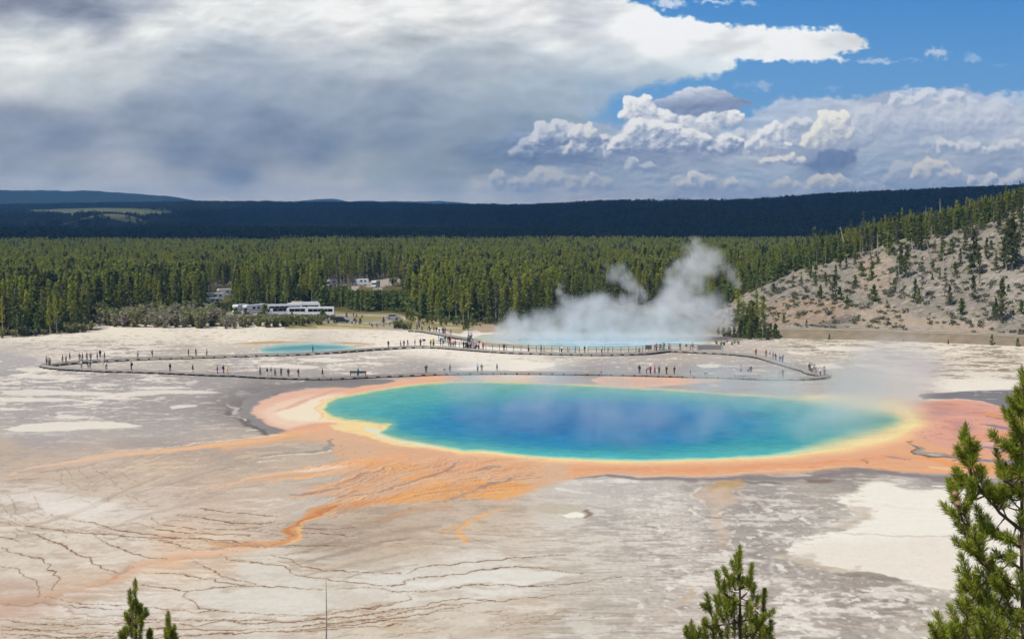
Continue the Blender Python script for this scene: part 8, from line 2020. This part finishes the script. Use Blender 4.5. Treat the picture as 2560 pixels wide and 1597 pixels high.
centre_shoots = sh_(C_, [((1040,560),(1036,110),.05),((1010,545),(918,330)),((1000,455),(985,230)),((960,765),(930,550)),((870,600),(795,425)),((880,765),(905,560)),((740,785),(686,500),.03),((790,800),(800,640),.11),((1110,685),(1080,590)),((1180,745),(1222,380),.03),((1200,705),(1150,590)),((1230,925),(1252,680)),((1400,1155),(1416,760),.03),((1270,1005),(1330,860)),((600,1125),(530,840),.03),((560,1055),(468,985)),((750,1155),(660,865)),((850,1205),(800,820)),((900,1205),(950,850)),((960,1155),(980,930)),((820,1285),(700,1055)),((1120,1205),(1160,960)),((1180,1205),(1202,1020)),((1430,1165),(1545,1080)),((1360,1325),(1400,1150)),((1480,1435),(1522,1250)),((1300,1405),(1300,1190)),((1200,1405),(1212,1230)),((330,1512),(300,1270),.07),((250,1505),(220,1330)),((410,1505),(430,1360)),((480,1335),(520,1210)),((560,1335),(490,1260)),((680,1425),(640,1230)),((740,1425),(700,1330)),((560,1512),(500,1360)),((640,1512),(620,1380)),((860,1512),(850,1350)),((960,1512),(960,1230)),((1060,1512),(1050,1200)),((1150,1512),(1120,1300)),((1530,1520),(1520,1460)),((1400,1512),(1440,1330)),((1040,700),(1000,580)),((1040,760),(1090,640)),((880,1000),(860,880),.05),((760,1000),(720,850)),((820,1100),(880,940)),((1000,1300),(1040,1150)),((700,1300),(660,1150)),((1250,1300),(1290,1150)),((1330,1500),(1350,1350)),((1230,1540),(1240,1400)),((760,1560),(760,1420)),((300,1560),(270,1440)),((380,1560),(360,1430)),((480,1580),(470,1450))])
centre_limbs = [[(*C_([(1040,1000)])[0], 0), (*C_([(900,900)])[0], -.1), (*C_([(800,800)])[0], -.15)], [(*C_([(1042,1250)])[0], 0), (*C_([(860,1280)])[0], -.15), (*C_([(700,1300)])[0], -.1), (*C_([(600,1150)])[0], -.1)], [(*C_([(1042,1250)])[0], 0), (*C_([(1200,1200)])[0], .1), (*C_([(1280,1050)])[0], .1)], [(*C_([(1042,1500)])[0], 0), (*C_([(1250,1420)])[0], -.1), (*C_([(1400,1250)])[0], -.12)], [(*C_([(1042,1700)])[0], 0), (*C_([(700,1620)])[0], -.1), (*C_([(350,1560)])[0], -.1)], [(*C_([(1040,900)])[0], 0), (*C_([(1150,800)])[0], .1)]]
near_pine('bushy foreground pine top at the bottom of the picture, right of centre', 15.0, C_([(1045,1700),(1042,1250),(1040,900),(1038,650),(1036,560)]), centre_limbs, centre_shoots, list(C_([(1290,1050),(880,880)])), 43, 1450, .066, .0030, .07, (.024, .006))
L_ = _zt(250, 1420, 8.543)
left_shoots = sh_(L_, [((770,820),(752,270),.08),((650,830),(640,480),.07),((880,1000),(875,790),.04),((960,1010),(984,870),.04),((770,1000),(766,700)),((700,1150),(640,900)),((720,1050),(690,820)),((820,1150),(830,850)),((860,1200),(920,960)),((900,1100),(1000,960)),((640,1250),(560,960)),((600,1150),(545,980)),((700,1300),(620,1080)),((780,1350),(760,1080)),((850,1400),(900,1150)),((560,1512),(510,1280)),((450,1540),(428,1360)),((600,1450),(560,1250)),((680,1500),(650,1250)),((760,1560),(740,1330)),((840,1560),(860,1360)),((520,1560),(470,1400)),((700,900),(700,700)),((820,950),(850,780))])
near_pine('slender foreground pine with two brown leaders near the bottom left corner', 22.0, L_([(780,1900),(775,1400),(770,1000),(768,820)]), [[(*L_([(775,1300)])[0], 0), (*L_([(690,1150)])[0], -.05), (*L_([(650,850)])[0], -.05)], [(*L_([(778,1700)])[0], 0), (*L_([(640,1600)])[0], -.1), (*L_([(520,1480)])[0], -.1)]], left_shoots, [], 47, 1300, .075, .0034, .06, (.024, .007), .4, .009)
near_pine('small foreground pine tip right of the slender two-leader pine', 22.6, L_([(1480,1900),(1475,1500),(1470,1300),(1466,1050)]), [], sh_(L_, [((1470,1250),(1455,950),.07),((1475,1400),(1440,1080)),((1480,1512),(1500,1250)),((1470,1560),(1400,1300)),((1560,1540),(1590,1240),.06),((1540,1600),(1530,1350)),((1600,1620),(1620,1400)),((1430,1600),(1410,1400))]), [], 49, 1300, .075, .0034, .04, (.016, .006), .4, .009)
near_pine('tiniest pine tip between the two small foreground pines', 22.3, L_([(1065,1900),(1062,1560),(1064,1460)]), [], sh_(L_, [((1064,1480),(1068,1310),.05),((1050,1560),(1030,1340)),((1080,1560),(1100,1360)),((1060,1640),(1055,1440))]), [], 51, 1300, .07, .0034, .03, (.012, .005), .4, .008)
a = at_depth(815, 1640, 21.0); b = at_depth(815, 1447, 21.0)
base = Vector((a.x, 21.0, slope_z(a.x, 21.0) - .1)); m = MB(); m.tube([(0, 0, 0), a - base, a.lerp(b, .5) - base + Vector((.008, 0, 0)), b - base], [.022, .015, .010, .004], 7)
for t, sx in ((.35, .05), (.5, -.04), (.62, .03)): p = a.lerp(b, t) - base; m.tube([p, p + Vector((sx, .02, .02))], [.003, .001], 4)
o = m.build('dead_sapling', BARKD); o.location = base; tag(o, 'single thin bare grey stem standing at the bottom of the picture', 'dead tree')
